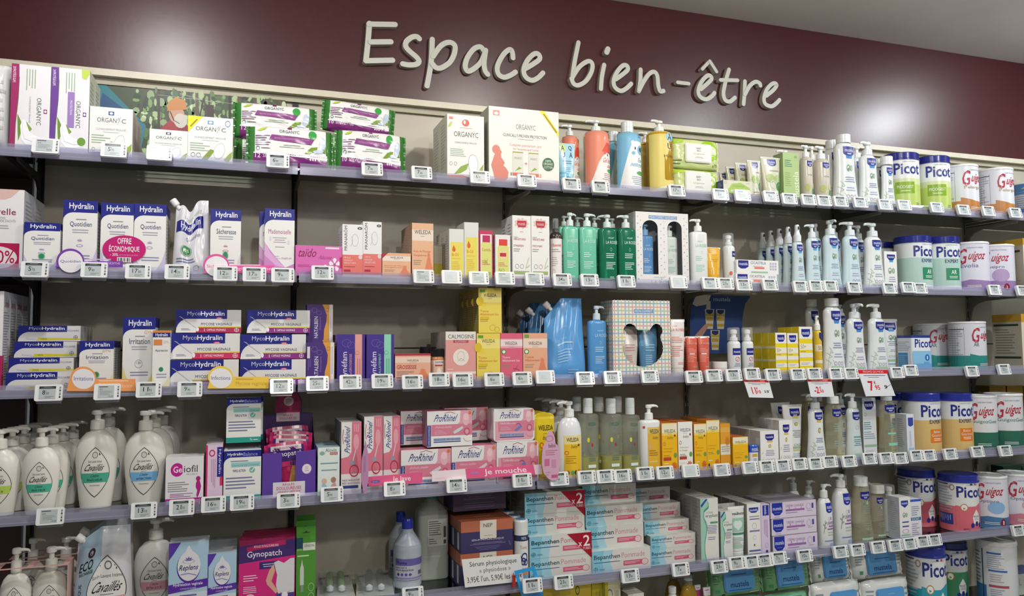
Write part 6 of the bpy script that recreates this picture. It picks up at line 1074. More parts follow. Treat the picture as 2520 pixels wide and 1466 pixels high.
def counter_display():
    x, w, z, h = place(4, '4b', 1078, 1612, 620, .016); d = .11
    o = empty('counter_display', (x, -DEP+.016+d/2, z), 'purple cardboard counter display with magenta header on fourth shelf', 'counter display'); P_ = M('5c3f9c'); D = M('40285c')
    b = MB(); y0 = -d/2; f = lambda u, v: ((u-.5)*w, v*h)
    for p in ([(0, 0), (.38, 0), (.38, .34), (.36, .4), (.36, 1), (0, 1)], [(.62, 0), (1, 0), (1, 1.04), (.62, 1), (.62, .4), (.61, .34)], [(.38, 0), (.62, 0), (.61, .34), (.38, .34)]): 
        b.face([(f(*q)[0], y0, f(*q)[1]) for q in p], P_)
    for sx in (-1, 1): b.face([(sx*w/2, y0, 0), (sx*w/2, d/2, 0), (sx*w/2, d/2, h*1.72), (sx*w/2, d/2-.03, h*1.4), (sx*w/2, y0, h*1.0)], P_)
    b.box(-w/2, w/2, y0, d/2, 0, .001, P_)
    b.art([G([(.2, .06), (.8, .06), (.8, .36), (.2, .36)], 'dcd4dc'), T('RÈGLES', .38, .28, .6, .34, 'b8245c', .7), T('DOULOUREUSES', .27, .19, .73, .26, 'b8245c', .7), T('PAINFUL PERIODS', .26, .1, .74, .17, 'b8245c', .3, .12), E(.83, .62, .09, .11, 'e0c8dc'), E(.83, .62, .075, .09, 'e6e0e4'), L(.78, .56, .88, .68, 3, 'b8a0b4', True)], w, h, FLAT(d)); b.build('tray', o)
    k = MB(); hd = [(-.5, 0), (.5, 0), (.5, 1.78), (.28, 1.8), (.28, 2.1), (.2, 2.25), (.05, 2.31), (-.1, 2.28), (-.22, 2.15), (-.24, 1.8), (-.5, 1.74)]
    outline_board(k, [(u*w, v*h) for u, v in hd], -.0008, .0008, D); k.art([G([(.26, 1.8), (.26, 2.06), (.32, 2.2), (.42, 2.28), (.55, 2.3), (.68, 2.24), (.76, 2.1), (.76, 1.8)], 'a42458'), E(.52, 2.06, .1, .11, 'c9b8bc'), L(.46, 2.0, .58, 2.12, 3, '9a5c74', True), R(.28, 1.6, .74, 1.8, 'cbb4bc'), T('RÈGLES', .42, 1.72, .6, 1.77, 'a83060', .5), T('DOULOUREUSES', .34, 1.64, .68, 1.7, 'a83060', .5)], w, h, lambda a, v, e: (a, -.0008-e, v)); k.build('header_board', o, (0, d/2-.002, 0))
    for i, (yo, hh, ro, xo) in enumerate(((-.036, 1.24, -4, .0), (-.014, 1.36, 4, -.002), (.006, 1.44, 3, .002), (.026, 1.54, -3, .004))):
        s = tag(None, 0, 0) if False else None
        q, _ = pack_mesh(w*.76, h*1.05, .010, 'a81c54', 'b82060', [R(.06, .5, .94, .94, '44286c'), R(.12, .84, .88, .94, 'd8ccd4'), T('RÈGLES DOULOUREUSES', .2, .87, .8, .92, 'a83c64', .4), T('Gynopatch', .14, .68, .9, .82, 'e4dce8', .7), R(.3, .5, .8, .6, 'c02c64'), G([(.5, .1), (.62, .5), (.8, .5), (.7, .1)], 'b88a4c')], fin=.004, seed=30+i, nx=16, nz=10)
        p = q.build('heat_patch_sachet', None, (x+xo, -DEP+.016+d/2+yo, z+h*(hh-1.08)-.0)); p.rotation_euler = (0, math.radians(ro), 0)
        tag(p, ('magenta heat patch sachet at the front of the purple counter display', 'magenta heat patch sachet tipped left, second in the purple display', 'magenta heat patch sachet, third in the purple display', 'rearmost magenta heat patch sachet in the purple display')[i], 'sachet', 'sachets in the purple display')
counter_display()
carton(4, '4b', 1634, 1852, 570, .075, 'dfe8e4', [R(0, 0, 1, .1, 'bfe0d4'), T('Alovin', .34, .9, .86, .98, '6a706c', 0), R(.56, .84, .9, .895, 'b05a5c'), T('KIDS', .6, .85, .86, .885, 'e4d4d0', .4), E(.2, .88, .12, .04, '8fb09c'), L(.1, .64, .94, .7, 1, '7a9aa0', True), L(.1, .5, .94, .56, 1, '8aa4a8', True), E(.3, .3, .12, .06, 'dfb49c'), G([(.2, .12), (.2, .24), (.3, .26), (.42, .2), (.46, .12), (.36, .14)], '9cc8cc'), E(.72, .32, .12, .06, 'b08068'), G([(.56, .12), (.66, .24), (.8, .26), (.9, .14), (.74, .16)], 'dc9c98')], 'white and mint carton with two cartoon babies', sb=.018, n=2, top='a8c4c8')
PV = 'narrow upright pink nasal cartons'
for x0, x1, yt, sb, lb in ((1868, 2070, 318, .018, 'leftmost of three'), (2097, 2284, 262, .024, 'middle of three'), (2290, 2458, 258, .03, 'rightmost of three')):
    carton(4, '4b', x0, x1, yt, .05, 'e4dede', prorhinel_v(), f'narrow upright pink and white carton, {lb}', sb=sb, n=3, group=PV, side='9a9296', top='c9c2c2')
PB_ = 'pink and white nasal care boxes'
def pro(x0, x1, yt, yb, kind, label, sb, n=1, d=.06): return carton(4, '4c', x0, x1, yt, d, 'd890a4', prorhinel(kind), label, sb=sb, yb=yb, n=n, group=PB_, side='c4809a', top='d47a94')
pro(190, 690, 590, None, 'box', 'pink and white box, bottom left of the pile', .02)
pro(696, 1140, 555, None, 'box', 'pink and white box, bottom middle of the pile', .02)
pro(187, 560, 205, 540, 'box', 'pink and white box, upper left behind the forward one', .085)
pro(452, 902, 205, 560, 'box', 'pink and white box pushed forward on top of the pile', .018)
pro(625, 1060, 175, 505, 'box', 'pink and white box in shade behind the forward one', .095)
def probox(x0, x1, yt, yb, label, sb):
    x, w, z, h = place(4, '4c', x0, x1, yt, sb, yb); d = .06; b = MB(); b.rbox(-w/2, w/2, -d/2, d/2, 0, h, M('e2dede', 'g'), .011, 'y', 6)
    b.art([('g', [(u, v) for u, v in ((.03, .04), (.92, .04), (.97, .12), (.97, .9), (.94, .96), (.06, .96), (.03, .9))], 'dba0ae')]+[o for o in prorhinel('case')[1:] if not (o[0] == 'g' and o[1][0] == (0, 0))], w*.98, h, FLAT(d))
    tag(b.build('plastic_case', None, (x, -DEP+sb+d/2, z)), label+' on the fourth shelf', 'plastic case', 'rounded pink plastic cases')
probox(1146, 1566, 510, None, 'rounded pink and white plastic case, bottom of two', .02)
probox(1116, 1526, 182, 508, 'rounded pink and white plastic case, top of two', .024)
card('shelf_talker', '4b', [(2140, 865), (2680, 818), (2680, 925), (2140, 958)], -DEP-.0015, 'e4608e', [T('Je lave', .44, .16, .78, .9, 'f4e8ee', 1), E(.13, .44, .085, .16, '6a5aa8'), T('ÉTAPE 1', .08, .36, .18, .5, 'd4cce8')], 'long pink strip reading Je lave on the fourth shelf edge', 'shelf talker', tl=[(2140, 958), (2680, 925), (2140, 865)])
card('shelf_talker', '4c', [(500, 812), (832, 786), (845, 888), (500, 915)], -DEP-.0016, 'f2dfe6', [L(.1, .1, .8, .5, 1, 'efd0dc')], 'added pale card painting glare between the two pink strips', 'shelf talker', tl=[(500, 915), (845, 888), (500, 812)])  # glare on the strip, painted as an added pale card
card('shelf_talker', '4c', [(832, 788), (1512, 742), (1532, 840), (847, 886)], -DEP-.0015, 'e4608e', [T('Je mouche', .26, .14, .88, .86, 'f4e8ee', 1), E(.12, .56, .06, .12, 'b080b8')], 'long pink strip reading Je mouche on the fourth shelf edge', 'shelf talker', tl=[(847, 886), (1532, 840), (832, 788)])
card('shelf_talker', '4c', [(1514, 745), (1596, 740), (1602, 838), (1534, 842)], -DEP-.0015, 'ead4e2', [], 'short pale pink strip end at the right of the pink strips', 'shelf talker')
def wob(name, reg, pts, Y, label, ops, rz=0):
    return card(name, reg, pts, Y, 'd0a4bc', ops, label, 'wobbler', edge='e4dce0', th=.0015, group='pink cloud wobblers')
wob('shelf_wobbler', '4c', [(1700, 905), (1745, 900), (1765, 830), (1785, 700), (1780, 610), (1755, 550), (1735, 530), (1728, 470), (1705, 415), (1678, 402), (1655, 420), (1642, 470), (1640, 510), (1612, 560), (1602, 640), (1600, 740), (1618, 830), (1660, 880)], -DEP-.02, 'pale pink cloud wobbler covering a yellow tube', [T('bébé', .36, .66, .74, .74, '6a4a6c', .3), L(.2, .5, .86, .62, 3, 'b07090'), R(.14, .3, .4, .44, 'c46a90'), R(.52, .26, .76, .42, 'c88aa8'), O(.42, .84, .2, .06, 'b07898', .15), R(.5, .06, .84, .12, 'c05a84'), L(.2, .1, .44, .2, 2, 'b890b0')])
card('shelf_wobbler', '4b', [(2072, 700), (2090, 610), (2112, 500), (2134, 620), (2142, 760), (2136, 900), (2118, 1030), (2092, 1030), (2068, 900)], -DEP-.014, 'b888b0', [LV(.3, .3, .6, .7, 2, '9a6a94')], 'narrow mauve wobbler seen nearly edge-on before nasal cartons', 'wobbler', 'pink cloud wobblers', th=.004)
tube(4, '4c', 1537, 1748, 262, 'dcc024', [T('WELEDA', .2, .78, .88, .86, '3a3b26', .6), L(.36, .72, .66, .74, 1, 'a0903c', True), T('baby', .36, .62, .8, .7, '6a5a24', 0, .15), E(.88, .73, .05, .03, '9a2c1c'), O(.32, .55, .09, .05, 'd8642c', .4), L(.3, .2, .7, .5, 5, 'c9a41c')], 'bright yellow cream tube with arched end behind the wobbler', capc='d8b824', caph=.12, sb=.02, crimp=None, arc=1, bw=.8, n=3)
WLB = lambda: [G([(.16, .02), (.9, .02), (.92, .06), (.92, .7), (.16, .7)], 'e8bc2c'), R(.16, .56, .92, .7, 'e8d890'), T('WELEDA', .26, .6, .8, .665, '3a3b36', .5), T('baby', .42, .48, .78, .55, '7a6a34', 0, .15), E(.8, .54, .05, .02, '7c2c1c'), O(.26, .42, .09, .035, 'd8642c', .35), L(.22, .24, .7, .38, 4, 'a8841c'), E(.3, .1, .08, .035, '8a6a2c'), E(.5, .1, .08, .035, '5aa86c'), E(.64, .1, .06, .035, '4a3a1c'), bee(.82, .09, .12, 'd8862c')]
bottle(4, '4c', 1747, 1992, 262, 105, 'dome', 'e4e6e8', WLB(), 'white domed pump bottle with yellow label', dep=.62, crad=.44, ang=180, sb=.02, n=4, dy=.062, dx=0, aw=1.85, lab=True, group='white bottles with yellow labels', low=.46)
CO = lambda: [T('WELEDA', .34, .8, .78, .86, '3a6a5a', .3), T('baby', .46, .74, .64, .78, '5a8aa0', 0, .1), E(.58, .5, .05, .03, 'b02c34'), E(.36, .58, .07, .04, 'd8d040'), L(.36, .24, .8, .34, 3, '5a7a7c', True), R(.34, .14, .78, .19, 'dfe8e4')]
CG = 'clear micellar bottles half full of yellow liquid'
def clr(reg, xl, xr, yb, yt, label, sb=.03, n=1): return bottle(4, reg, xl, xr, yb, yt, 'slab', 'd8dccb', CO(), label, top='cap', dep=.62, nexp=3, crad=.5, k='c', sb=sb, liquid=('cfc83c', .3), tcol='dfe4e4', group=CG, n=n, dy=.085, aw=1.8)
clr('4c', 1962, 2158, 225, 75, 'clear bottle with rounded cap, leftmost of the front three', n=2)
clr('4c', 2186, 2392, 228, 78, 'clear bottle with square cap, middle of the front three', n=2)
clr('4d', 214, 420, 352, 170, 'clear bottle with square cap, rightmost of the front three', n=2)
bottle(4, '4d', 410, 640, 408, 245, 'slab', 'e4e6e4', [G([(.3, .04), (.95, .04), (.95, .86), (.3, .86), (.26, .8), (.26, .1)], 'dfae34'), R(.26, .74, .95, .86, 'dcc070'), T('WELEDA', .36, .74, .86, .82, '3a3b36', .5), T('baby', .5, .62, .84, .69, '7a6a34', 0, .15), O(.38, .5, .1, .045, 'd8a0a0', .3), L(.32, .32, .8, .44, 3, '9a6a2c'), L(.34, .2, .76, .24, 1, 'ecd8a0'), E(.4, .1, .07, .03, '4a3a1c'), R(.04, .84, .14, .88, 'c0402c'), bee(.84, .08, .1)], 'white square pump bottle with amber label beside yellow cartons', dep=.6, nexp=3, crad=.42, ang=0, sb=.02, lab=True, aw=1.85)
WY = 'yellow baby care cartons'
def wb(x0, x1, yt, n, label, sb=.018, d=.05, **kw): return carton(4, '4d', x0, x1, yt, d, 'e6b41c', weleda_baby(**kw), label, sb=sb, n=n, side='c88a1c', top='c8642c', group=WY, sideops=[L(.1, .1, .9, .8, 8, 'b87a1c')])
wb(672, 842, 452, 3, 'yellow carton with cream top and red label, first of its row', red=True)
wb(850, 1010, 438, 3, 'white carton with orange corner and sunburst foot', white=True, red=True, sb=.02)
wb(1028, 1165, 460, 2, 'yellow carton with cream top, third of its row', sb=.022)
wb(1167, 1310, 420, 3, 'tallest yellow carton without a baby word', baby=False, sb=.024)
carton(4, '4d', 1318, 1428, 458, .05, 'dc9c30', [R(0, .3, 1, .54, 'e0d8c8'), L(.1, .36, .9, .5, 3, '9a9488'), R(0, .8, 1, .92, 'e0ac50'), bee(.7, .6, .2, 'c9802c'), E(.5, .08, .1, .04, 'ece0cc')], 'narrow amber carton with a white patch', sb=.026, side='c0842c')
wb(1458, 1625, 606, 2, 'small yellow carton at the right end of the yellow row', baby=False, sb=.018)
def stick():
    X, Yc, a = silo('4d', 1628, 1732, PX('4d', 0, 800)[1], .016, .6); z = SURF[4]; h = at(*PX('4d', 1680, 692), Yc).z-z
    o = empty('balm_stick', (X, Yc, z), 'little white balm stick with blue cap on the fourth shelf', 'balm stick'); b = MB(); secs = [(0, a, a*.6, 2.6), (h*.66, a, a*.6, 2.6)]; b.loft(secs, M('e4e4e6', 'g'), 24); fn, _ = body_fn(secs)
    b.art([R(.2, .7, .8, .9, 'c9a83c'), L(.15, .2, .85, .6, 4, '7a84b8', True)], a*1.8, h*.66, fn, 6, 2, .0005); b.build('body', o)
    t = MB(); s2 = [(0, a*1.01, a*.61, 2.6), (h*.3, a*1.01, a*.61, 2.6), (h*.34, a*.9, a*.5, 2.6)]; t.loft(s2, M('3558c0', 'g'), 24); fn, _ = body_fn(s2); t.art([T('mustela', .15, .15, .9, .75, 'dfe4f4', .4)], a*1.8, h*.34, fn, 6, 1, .0005); t.build('cap', o, (0, 0, h*.66))
stick()
def mbox(reg, x0, x1, yt, n, label, d=.05, yl=True, lv=4, sb=.016): return carton(lv, reg, x0, x1, yt, d, WH, [R(0, 0, 1, .03, 'd8c46c'), G([(.28, .9), (.76, .9), (.76, .78), (.64, .72), (.4, .72), (.28, .78)], NV), T('mustela', .33, .79, .71, .86, 'dfe3f2', .3), R(.36, .67, .68, .71, 'd8b44a'), O(.52, .56, .08, .05, '9a9440', .4), E(.55, .55, .05, .035, 'd4c760'), L(.2, .28, .84, .46, 4, '8f94ac', True), O(.36, .17, .08, .03, 'a0a4ac', .2), O(.54, .17, .08, .03, 'a0a4ac', .2), O(.7, .17, .08, .03, 'a0a4ac', .2), R(.24, .07, .84, .11, '9ac0a0'), leaf(.06, .14, .1, 'c4d0b4'), leaf(.06, .34, .1, 'c4d0b4'), leaf(.9, .14, .08, 'c4d0b4')], label, n=n, sb=sb, side='b9b6b0', group='white baby cream cartons', sideops=[R(.1, .5, .9, .58, '9aa894'), L(.15, .1, .85, .45, 6, 'a5a5a8'), R(.55, .6, .95, .8, 'c9cbd0')])
mbox('4d', 1762, 1962, 538, 3, 'short white carton with navy shield and pear', d=.055)
mbox('4d', 1972, 2120, 420, 3, 'narrow taller white carton with navy shield and pear', d=.034)
TN = shield(.32, .93, .5, .15)+[R(.44, .76, .74, .8, 'd8c46c'), O(.58, .66, .09, .03, '9a9440', .4), E(.62, .655, .05, .022, 'd4c760'), L(.35, .42, .86, .56, 5, '8f948c', True), O(.48, .3, .08, .02, '8a8c90', .2), O(.66, .3, .08, .02, '8a8c90', .2), R(.34, .24, .9, .27, '9ac0a0'), R(.34, .2, .9, .23, 'd4cc8c')]
tube(4, '4d', 2044, 2262, 250, 'e2e4e2', TN, 'white cream tube with navy shield and pear, front one', capc='c9ccd0', caph=.13, sb=.05, bw=.62, group='white pear tubes')
tube(4, '4d', 1918, 2124, 228, 'e2e4e2', TN, 'white cream tube with navy shield and pear, behind', capc='c9ccd0', caph=.13, sb=.13, bw=.62, group='white pear tubes')
def nut(reg, xl, xr, yb, yt, label, sb=.02, col='e2e4e4', m=None, top='pump', ang=185, k='g', crad=.46, tcol='e8ecec', lv=4, group='pear and oil care bottles', **kw): return bottle(lv, reg, xl, xr, yb, yt, 'flare', col, m or mustela(y=True, sub='d8b44a', foot='d8c46c'), label, top=top, dep=.6, crad=crad, ang=ang, tcol=tcol, sb=sb, group=group, k=k, **kw)
nut('4d', 2258, 2478, 288, 125, 'white flared pump bottle with pear and yellow foot')
OIL = lambda c='8fa89c': shield(.28, .9, .46, .14)+[L(.28, .5, .76, .66, 4, c, True), L(.28, .24, .76, .36, 3, c, True), R(.24, .05, .8, .09, 'a4c8ac')]
nut('4e', 282, 528, 322, 238, 'clear oil bottle with white cap under the smallest promo sheet', col='e9e4c4', m=OIL(), top='cap', k='c', crad=.5)
nut('4e', 522, 722, 372, 210, 'greyish white flared pump bottle with teal print', col='d0d8d6', m=shield(.3, .92, .5, .16)+[O(.55, .62, .1, .04, 'b0b8b4', .2), R(.32, .42, .82, .45, '6aa8a4'), L(.28, .26, .82, .4, 4, '5a9098', True), R(.3, .08, .92, .12, 'a0c4a8'), R(0, 0, 1, .04, 'b0d0e0')])
nut('4e', 430, 560, 330, 205, 'white pump bottle in the back, before the promo sheets', sb=.11)
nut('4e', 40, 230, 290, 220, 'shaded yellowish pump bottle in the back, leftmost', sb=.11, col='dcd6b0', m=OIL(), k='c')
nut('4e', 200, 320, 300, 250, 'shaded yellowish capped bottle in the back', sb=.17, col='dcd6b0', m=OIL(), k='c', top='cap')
carton(4, '4e', 738, 886, 262, .05, 'd9dde0', [G([(.14, .94), (.84, .94), (.84, .86), (.66, .8), (.3, .8), (.14, .86)], NV), T('mustela', .2, .85, .78, .92, 'dfe3f2', .3), O(.2, .72, .1, .03, 'b0b4b4', .3), L(.06, .46, .8, .6, 4, '5a9098'), L(.06, .3, .9, .44, 4, '8aa0a8'), R(.06, .17, .96, .21, '9ab89a'), O(.3, .1, .12, .02, 'c0a0ac', .2), O(.6, .1, .12, .02, 'c0a0ac', .2), R(0, 0, 1, .04, '8ab8cc')], 'tall white carton with teal lines between two bottles', n=2, sb=.05, side='8f9898')
nut('4e', 882, 1112, 290, 244, 'clear oil bottle with white cap under the largest promo sheet', col='e9e4c4', m=shield(.22, .92, .56, .13)+[R(.3, .4, .8, .43, '8accb4'), L(.3, .5, .85, .62, 3, '6a8a84', True), R(.3, .2, .9, .25, '8accb4'), R(.1, .03, .95, .06, '6acca8')], top='cap', k='c', crad=.5)
mbox('4e', 1046, 1116, 445, 1, 'slim white carton behind the oil bottle', d=.03, sb=.085)
carton(4, '4e', 1224, 1305, 445, .05, 'dcdfe6', [G([(.2, .92), (.9, .92), (.9, .74), (.5, .7), (.2, .74)], '3a48a0'), LV(.3, .1, .6, .6, 2, '9ab0c4'), R(.2, .06, .9, .2, 'a8c4dc')], 'slim white carton with blue shield before the cream tin', sb=.016, side='c9ccd2')
GO = [(.04, 'e0e0e0'), (.64, 'd8b878'), (1, 'dfe2e4')]
can(4, '4e', 0, 0, 210, GO, picot(0, 'e07c24', 'e')+[T('Bébé', .6, .4, .74, .445, 'f0e4d4', .5), T('Gourmand', .565, .33, .785, .385, 'f0e4d4')], 'blue-lidded tin with orange square, left of its pair', '2c3590', d=0.128, xc=1604, sb=.014, rot=-30)
can(4, '4e', 0, 0, 212, GO, picot(0, 'e07c24', 'e')+[T('Bébé', .6, .4, .74, .445, 'f0e4d4', .5), T('Gourmand', .565, .33, .785, .385, 'f0e4d4')], 'blue-lidded tin with orange square, right of its pair', '2c3590', d=.12, xc=1958, sb=.014, rot=-42)
can(4, '4e', 0, 0, 205, GO, picot(0, 'e07c24', 'e'), 'blue-lidded tin in shade behind the slim cartons', '2c3590', d=0.128, xc=1260, sb=.165, rot=-40)
GE = [(.34, '2f6a58'), (1, 'dcdce0')]
can(4, '4e', 0, 0, 235, GE, guigoz(1, '2f6a58', 'GuigozGest', '5a8a7c'), 'pale tin with dark green foot, left one', 'e8e8e8', d=.116, xc=2232, sb=.014, lidh=.04, rot=-68)
can(4, '4e', 0, 0, 215, GE, guigoz(1, '2f6a58', 'GuigozGest', '5a8a7c'), 'pale tin with dark green foot, right one', 'e8e8e8', d=0.128, xc=2520, sb=.014, lidh=.04, rot=-62)
for x0, x1, lb in ((2150, 2330, 'left'), (2345, 2520, 'middle'), (2530, 2720, 'right')): carton(4, '4e', x0, x1, 128, .06, '8a6a1c', [R(.05, .2, .95, .9, '9a7a24')], f'dark gold carton at the back behind the pale tins, {lb} one', sb=.2, side='6a5214', top='a8842c', group='dark gold cartons')
def promo(reg, pts, label, big, small, price, Y=-DEP-.012):
    pw = .2+{'11': .17, '7': .17, '-2': .2}[price]
    return card('promo_sheet', reg, pts, Y, 'e4e6ea', [R(0, .86, 1, 1, 'd8242c'), T('PROMO DU MOIS', .16, .89, .84, .97, 'f0d0d0', .8), L(.02, .76, .98, .82, 1, '6a6c74', True), L(.2, .7, .7, .74, 1, '6a6c74', True), T(price, .2, .2, pw, .58, 'd8242c', 1.6 if price == '11' else 2.2), T(big, pw+.03, .24, pw+.19, .42, 'd8242c', 1.2), T('€', pw+.03, .46, pw+.1, .58, 'd8242c', .8)]+([T(small, .72, .28, .76+.06*len(small), .42, '2c2c30', .8), PL([(.7, .28), (.95, .44)], .012, '2c2c30')] if small else []), label, 'promo sheet', 'hanging promo sheets', tl=[pts[3], pts[2], pts[0]])
promo('3d', [(1340, 948), (1592, 945), (1642, 1135), (1398, 1130)], 'white promo sheet with red top, reading 11.10, under third shelf rail', '10', '13', '11')
promo('3e', [(118, 1046), (382, 1042), (420, 1242), (160, 1242)], 'white promo sheet with red top, reading minus 2, under third shelf rail', '50', '', '-2')
promo('3e', [(676, 945), (985, 945), (1096, 1232), (768, 1237)], 'largest white promo sheet, reading 7.95, under third shelf rail', '95', '9', '7')
# ================================================================ fifth shelf
cA = cav(5, '5a', -5, 416, 975, 668, 'd8a8b0', 'EXTRA DOUX', 'cream pump bottle in the pink carrier, left one', .04, n=2, dy=.1, dx=.012)
cB = cav(5, '5a', 424, 896, 945, 652, 'd8a8b0', 'EXTRA DOUX', 'cream pump bottle in the pink carrier, right one', .04, n=2, dy=.1, dx=.012)
def carrier():
    Y = cA.location.y; z = at(*PX('5a', 420, 880), Y).z; b = MB(); m = M('d8a9a4'); x0, x1 = at(*PX('5a', -60, 900), Y).x, at(*PX('5a', 922, 850), Y).x; r = .028; hs = [cA.location.x, cB.location.x]
    for ya, yb in ((-.036, -r), (r, .036)): b.box(x0, x1, ya, yb, z, z+.0012, m)
    for xa, xb in ((x0, hs[0]-r), (hs[0]+r, hs[1]-r), (hs[1]+r, x1)): b.box(xa, xb, -r, r, z, z+.0012, m)
    b.box(x1-.0012, x1, -.036, .036, z-.1, z, M('d8b4ac'))
    o = tag(b.build('bottle_carrier', None, (0, Y, 0)), 'folded pink cardboard carrier around the necks of the front cream bottles', 'bottle carrier', 'pink bottle carriers')
    c = copy_tree(o); c.location = (.012, Y+.1, 0); c['label'] = 'folded pink cardboard carrier around the necks of the rear cream bottles'
carrier()
PU = lambda: [R(.02, .02, .47, 1, '9fb6c4'), lens(.58, .38, .34, .34, '4a4b4c'), lens(.58, .38, .325, .327, 'dfded8'), O(.6, .62, .07, .045, '6a6a68', .3), T('Soin Lavant Intime', .33, .5, .86, .535, '5a5b5c'), T('Cavaillès', .3, .36, .9, .46, '222324', .3, .18), L(.46, .325, .72, .345, 1, '77787a', True), G([(.3, .2), (.86, .2), (.9, .31), (.26, .31)], 'd8a0a8'), T("L'intime", .4, .24, .74, .29, '5a3a44', 0, .15),
  T('ECO', .07, .63, .34, .73, '23242c', 1.4, .08), T('RECHARGE', .08, .585, .33, .62, '23242c', .8), E(.29, .79, .07, .05, '4a2430', 9), E(.29, .79, .03, .025, '9fb6c4', 9), T('DE PLASTIQUE', .09, .1, .15, .5, '2c3038', .5, 0, 1)]
pouch(5, '5a', 905, 1702, 428, .07, 'cdced2', PU(), 'big silver refill pouch with white spout and pale blue side', sb=.03, spout=(.12, .86), slant=.16, seed=21, sdir=(-.72, .6), n=2, dy=.078, dx=-.004)
cav(5, '5a', 1735, 2290, 545, 285, 'dc9cac', 'EXTRA DOUX', 'single cream pump bottle with pink band beside the silver pouch', .09)
def replens(x0, x1, yt, n, label, d, w2): return carton(5, '5b', x0, x1, yt, d, 'bcd0dc', [R(0, .0, 1, 1, 'a9c8dc'), R(0, 0, 1, .36, 'cfd9e0'), E(.5, .68, .3, .2, '5a2c98', 26), E(.51, .695, .29, .19, 'e0dfe4', 26), G([(.3, .78), (.5, .96), (.7, .78)], 'e0dfe4'), lotus(.5, .76, .12, '6a4aa4'), O(.5, .75, .16, .025, 'a9b8cc', .2), T('Replens', .24, .62, .76, .71, '2c2a5c', .7, .1), PL([(.3, .59), (.5, .6), (.7, .57)], .012, '8a86b0'), G([(0, .98), (0, .78), (.12, .86), (.3, 1), (0, 1)], '5a3ca4'), G([(0, .36), (1, .42), (1, .52), (0, .47)], '5a2fa0'), T('Hydratation vaginale', .12, .435, .86, .485, 'ece6f4', .6), T('LONGUE DURÉE', .3, .4, .7, .425, 'd4c8e8', .4), L(.2, .3, .8, .35, 1, '6a6a9c', True), L(.14, .16, .86, .26, 2, '5a5c88'), R(0, 0, 1, .12, '9cc0d8')], label, n=n, sb=.018, top='c4cdd4', side='a4b4c4', k='g', group='silver blue cartons with purple band')
replens(72, 566, 570, 1, 'larger silver blue carton with lotus drop and purple band', .06, 0)
replens(556, 914, 706, 4, 'smaller silver blue carton with lotus drop and purple band', .045, 0)
GYP = [R(0, 0, 1, 1, 'd0287c'), G([(0, .78), (1, .84), (1, 1), (0, 1)], '8c1c50'), G([(0, .68), (1, .74), (1, .97), (0, .92)], '42286c'), G([(.13, .9), (.84, .97), (.83, .9), (.14, .84)], 'b0205c'), T('RÈGLES DOULOUREUSES', .26, .885, .7, .925, 'ecd4e0', .5), T('Gynopatch', .14, .73, .76, .84, 'e4dce8', .8), R(.36, .58, .68, .68, '3c2c70'), L(.4, .6, .64, .66, 2, 'c4b8dc', True), L(.08, .42, .36, .52, 3, 'ecccdc'), L(.08, .26, .38, .36, 4, 'ecccdc'),
 G([(.62, .66), (.7, .68), (.8, .64), (.92, .7), (.99, .7), (.99, .2), (.7, .22), (.66, .34), (.68, .48)], 'd8d6dc'), G([(.62, .64), (.54, .56), (.48, .42), (.5, .36), (.66, .22), (.7, .26), (.58, .4), (.64, .54)], 'd8a890'), G([(.66, .22), (.99, .22), (.99, 0), (.66, 0)], '4a3c88'), G([(.72, .25), (.82, .16), (.92, .25), (.82, .2)], 'd07a50'), E(.82, .19, .06, .05, 'ece6ec', 8), E(.2, .14, .12, .11, 'e4cabc'), G([(.12, .16), (.28, .16), (.2, .06)], 'b0486c')]
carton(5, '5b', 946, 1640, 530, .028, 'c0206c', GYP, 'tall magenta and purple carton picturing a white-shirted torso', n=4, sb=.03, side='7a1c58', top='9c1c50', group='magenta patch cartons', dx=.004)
def hangcard(n):
    x, w, z, h = place(5, '5b', 1658, 1898, 380, .035, 1190); z = SURF[5]+.0005; d = .03; t_ = None
    for i in range(n):
        o = empty('syringe_pack', (x+.002*i, -DEP+.035+d/2+i*(d+.006), z), ('green hanging carton with syringe picture at the right of magenta cartons', 'green hanging carton, second from the front in its row on fifth shelf', 'green hanging carton, third from the front in its row on fifth shelf')[i], 'carton', 'green hanging cartons')
        zt = at(*PX('5b', 1778, 505), -DEP+.035).z-z; ztt = h+at(*PX('5b', 1778, 1190), -DEP+.035).z-z+i*.008
        b = MB(); b.box(-w/2, w/2, -d/2, d/2, 0, zt, M('4f8f34'), None, M('3f7a2c')); b.art([R(0, 0, 1, 1, '4f9034'), R(.0, .82, .34, .99, '1f4a5c'), R(.34, .8, .98, .91, 'd8dccc'), T('DÉNOYAL', .42, .85, .94, .895, '4a504a', .3), R(.02, .8, .3, .83, '7ab05c'), L(.06, .7, .96, .75, 1, 'c4dcb4'), G([(.2, .3), (.4, .3), (.4, .54), (.34, .6), (.3, .68), (.26, .6), (.2, .54)], 'c4ccc4'), R(.24, .2, .38, .3, '8a948c'), O(.78, .26, .15, .06, 'cfe0c0', .1), O(.78, .12, .15, .06, 'cfe0c0', .1)], w, zt, FLAT(d)); b.build('carton', o)
        k = MB(); outline_board(k, [(-w/2, zt-.001), (w/2, zt-.001), (w/2, ztt), (-w/2, ztt)], -d/2, -d/2+.001, M('4a8a30')); k.art([G([(.32, .45), (.44, .45), (.5, .62), (.56, .45), (.7, .45), (.7, .38), (.32, .38)], '23361c')], w, ztt-zt, lambda a, v, e: (a, -d/2-e, zt+v)); k.build('hang_tab', o)
hangcard(3)
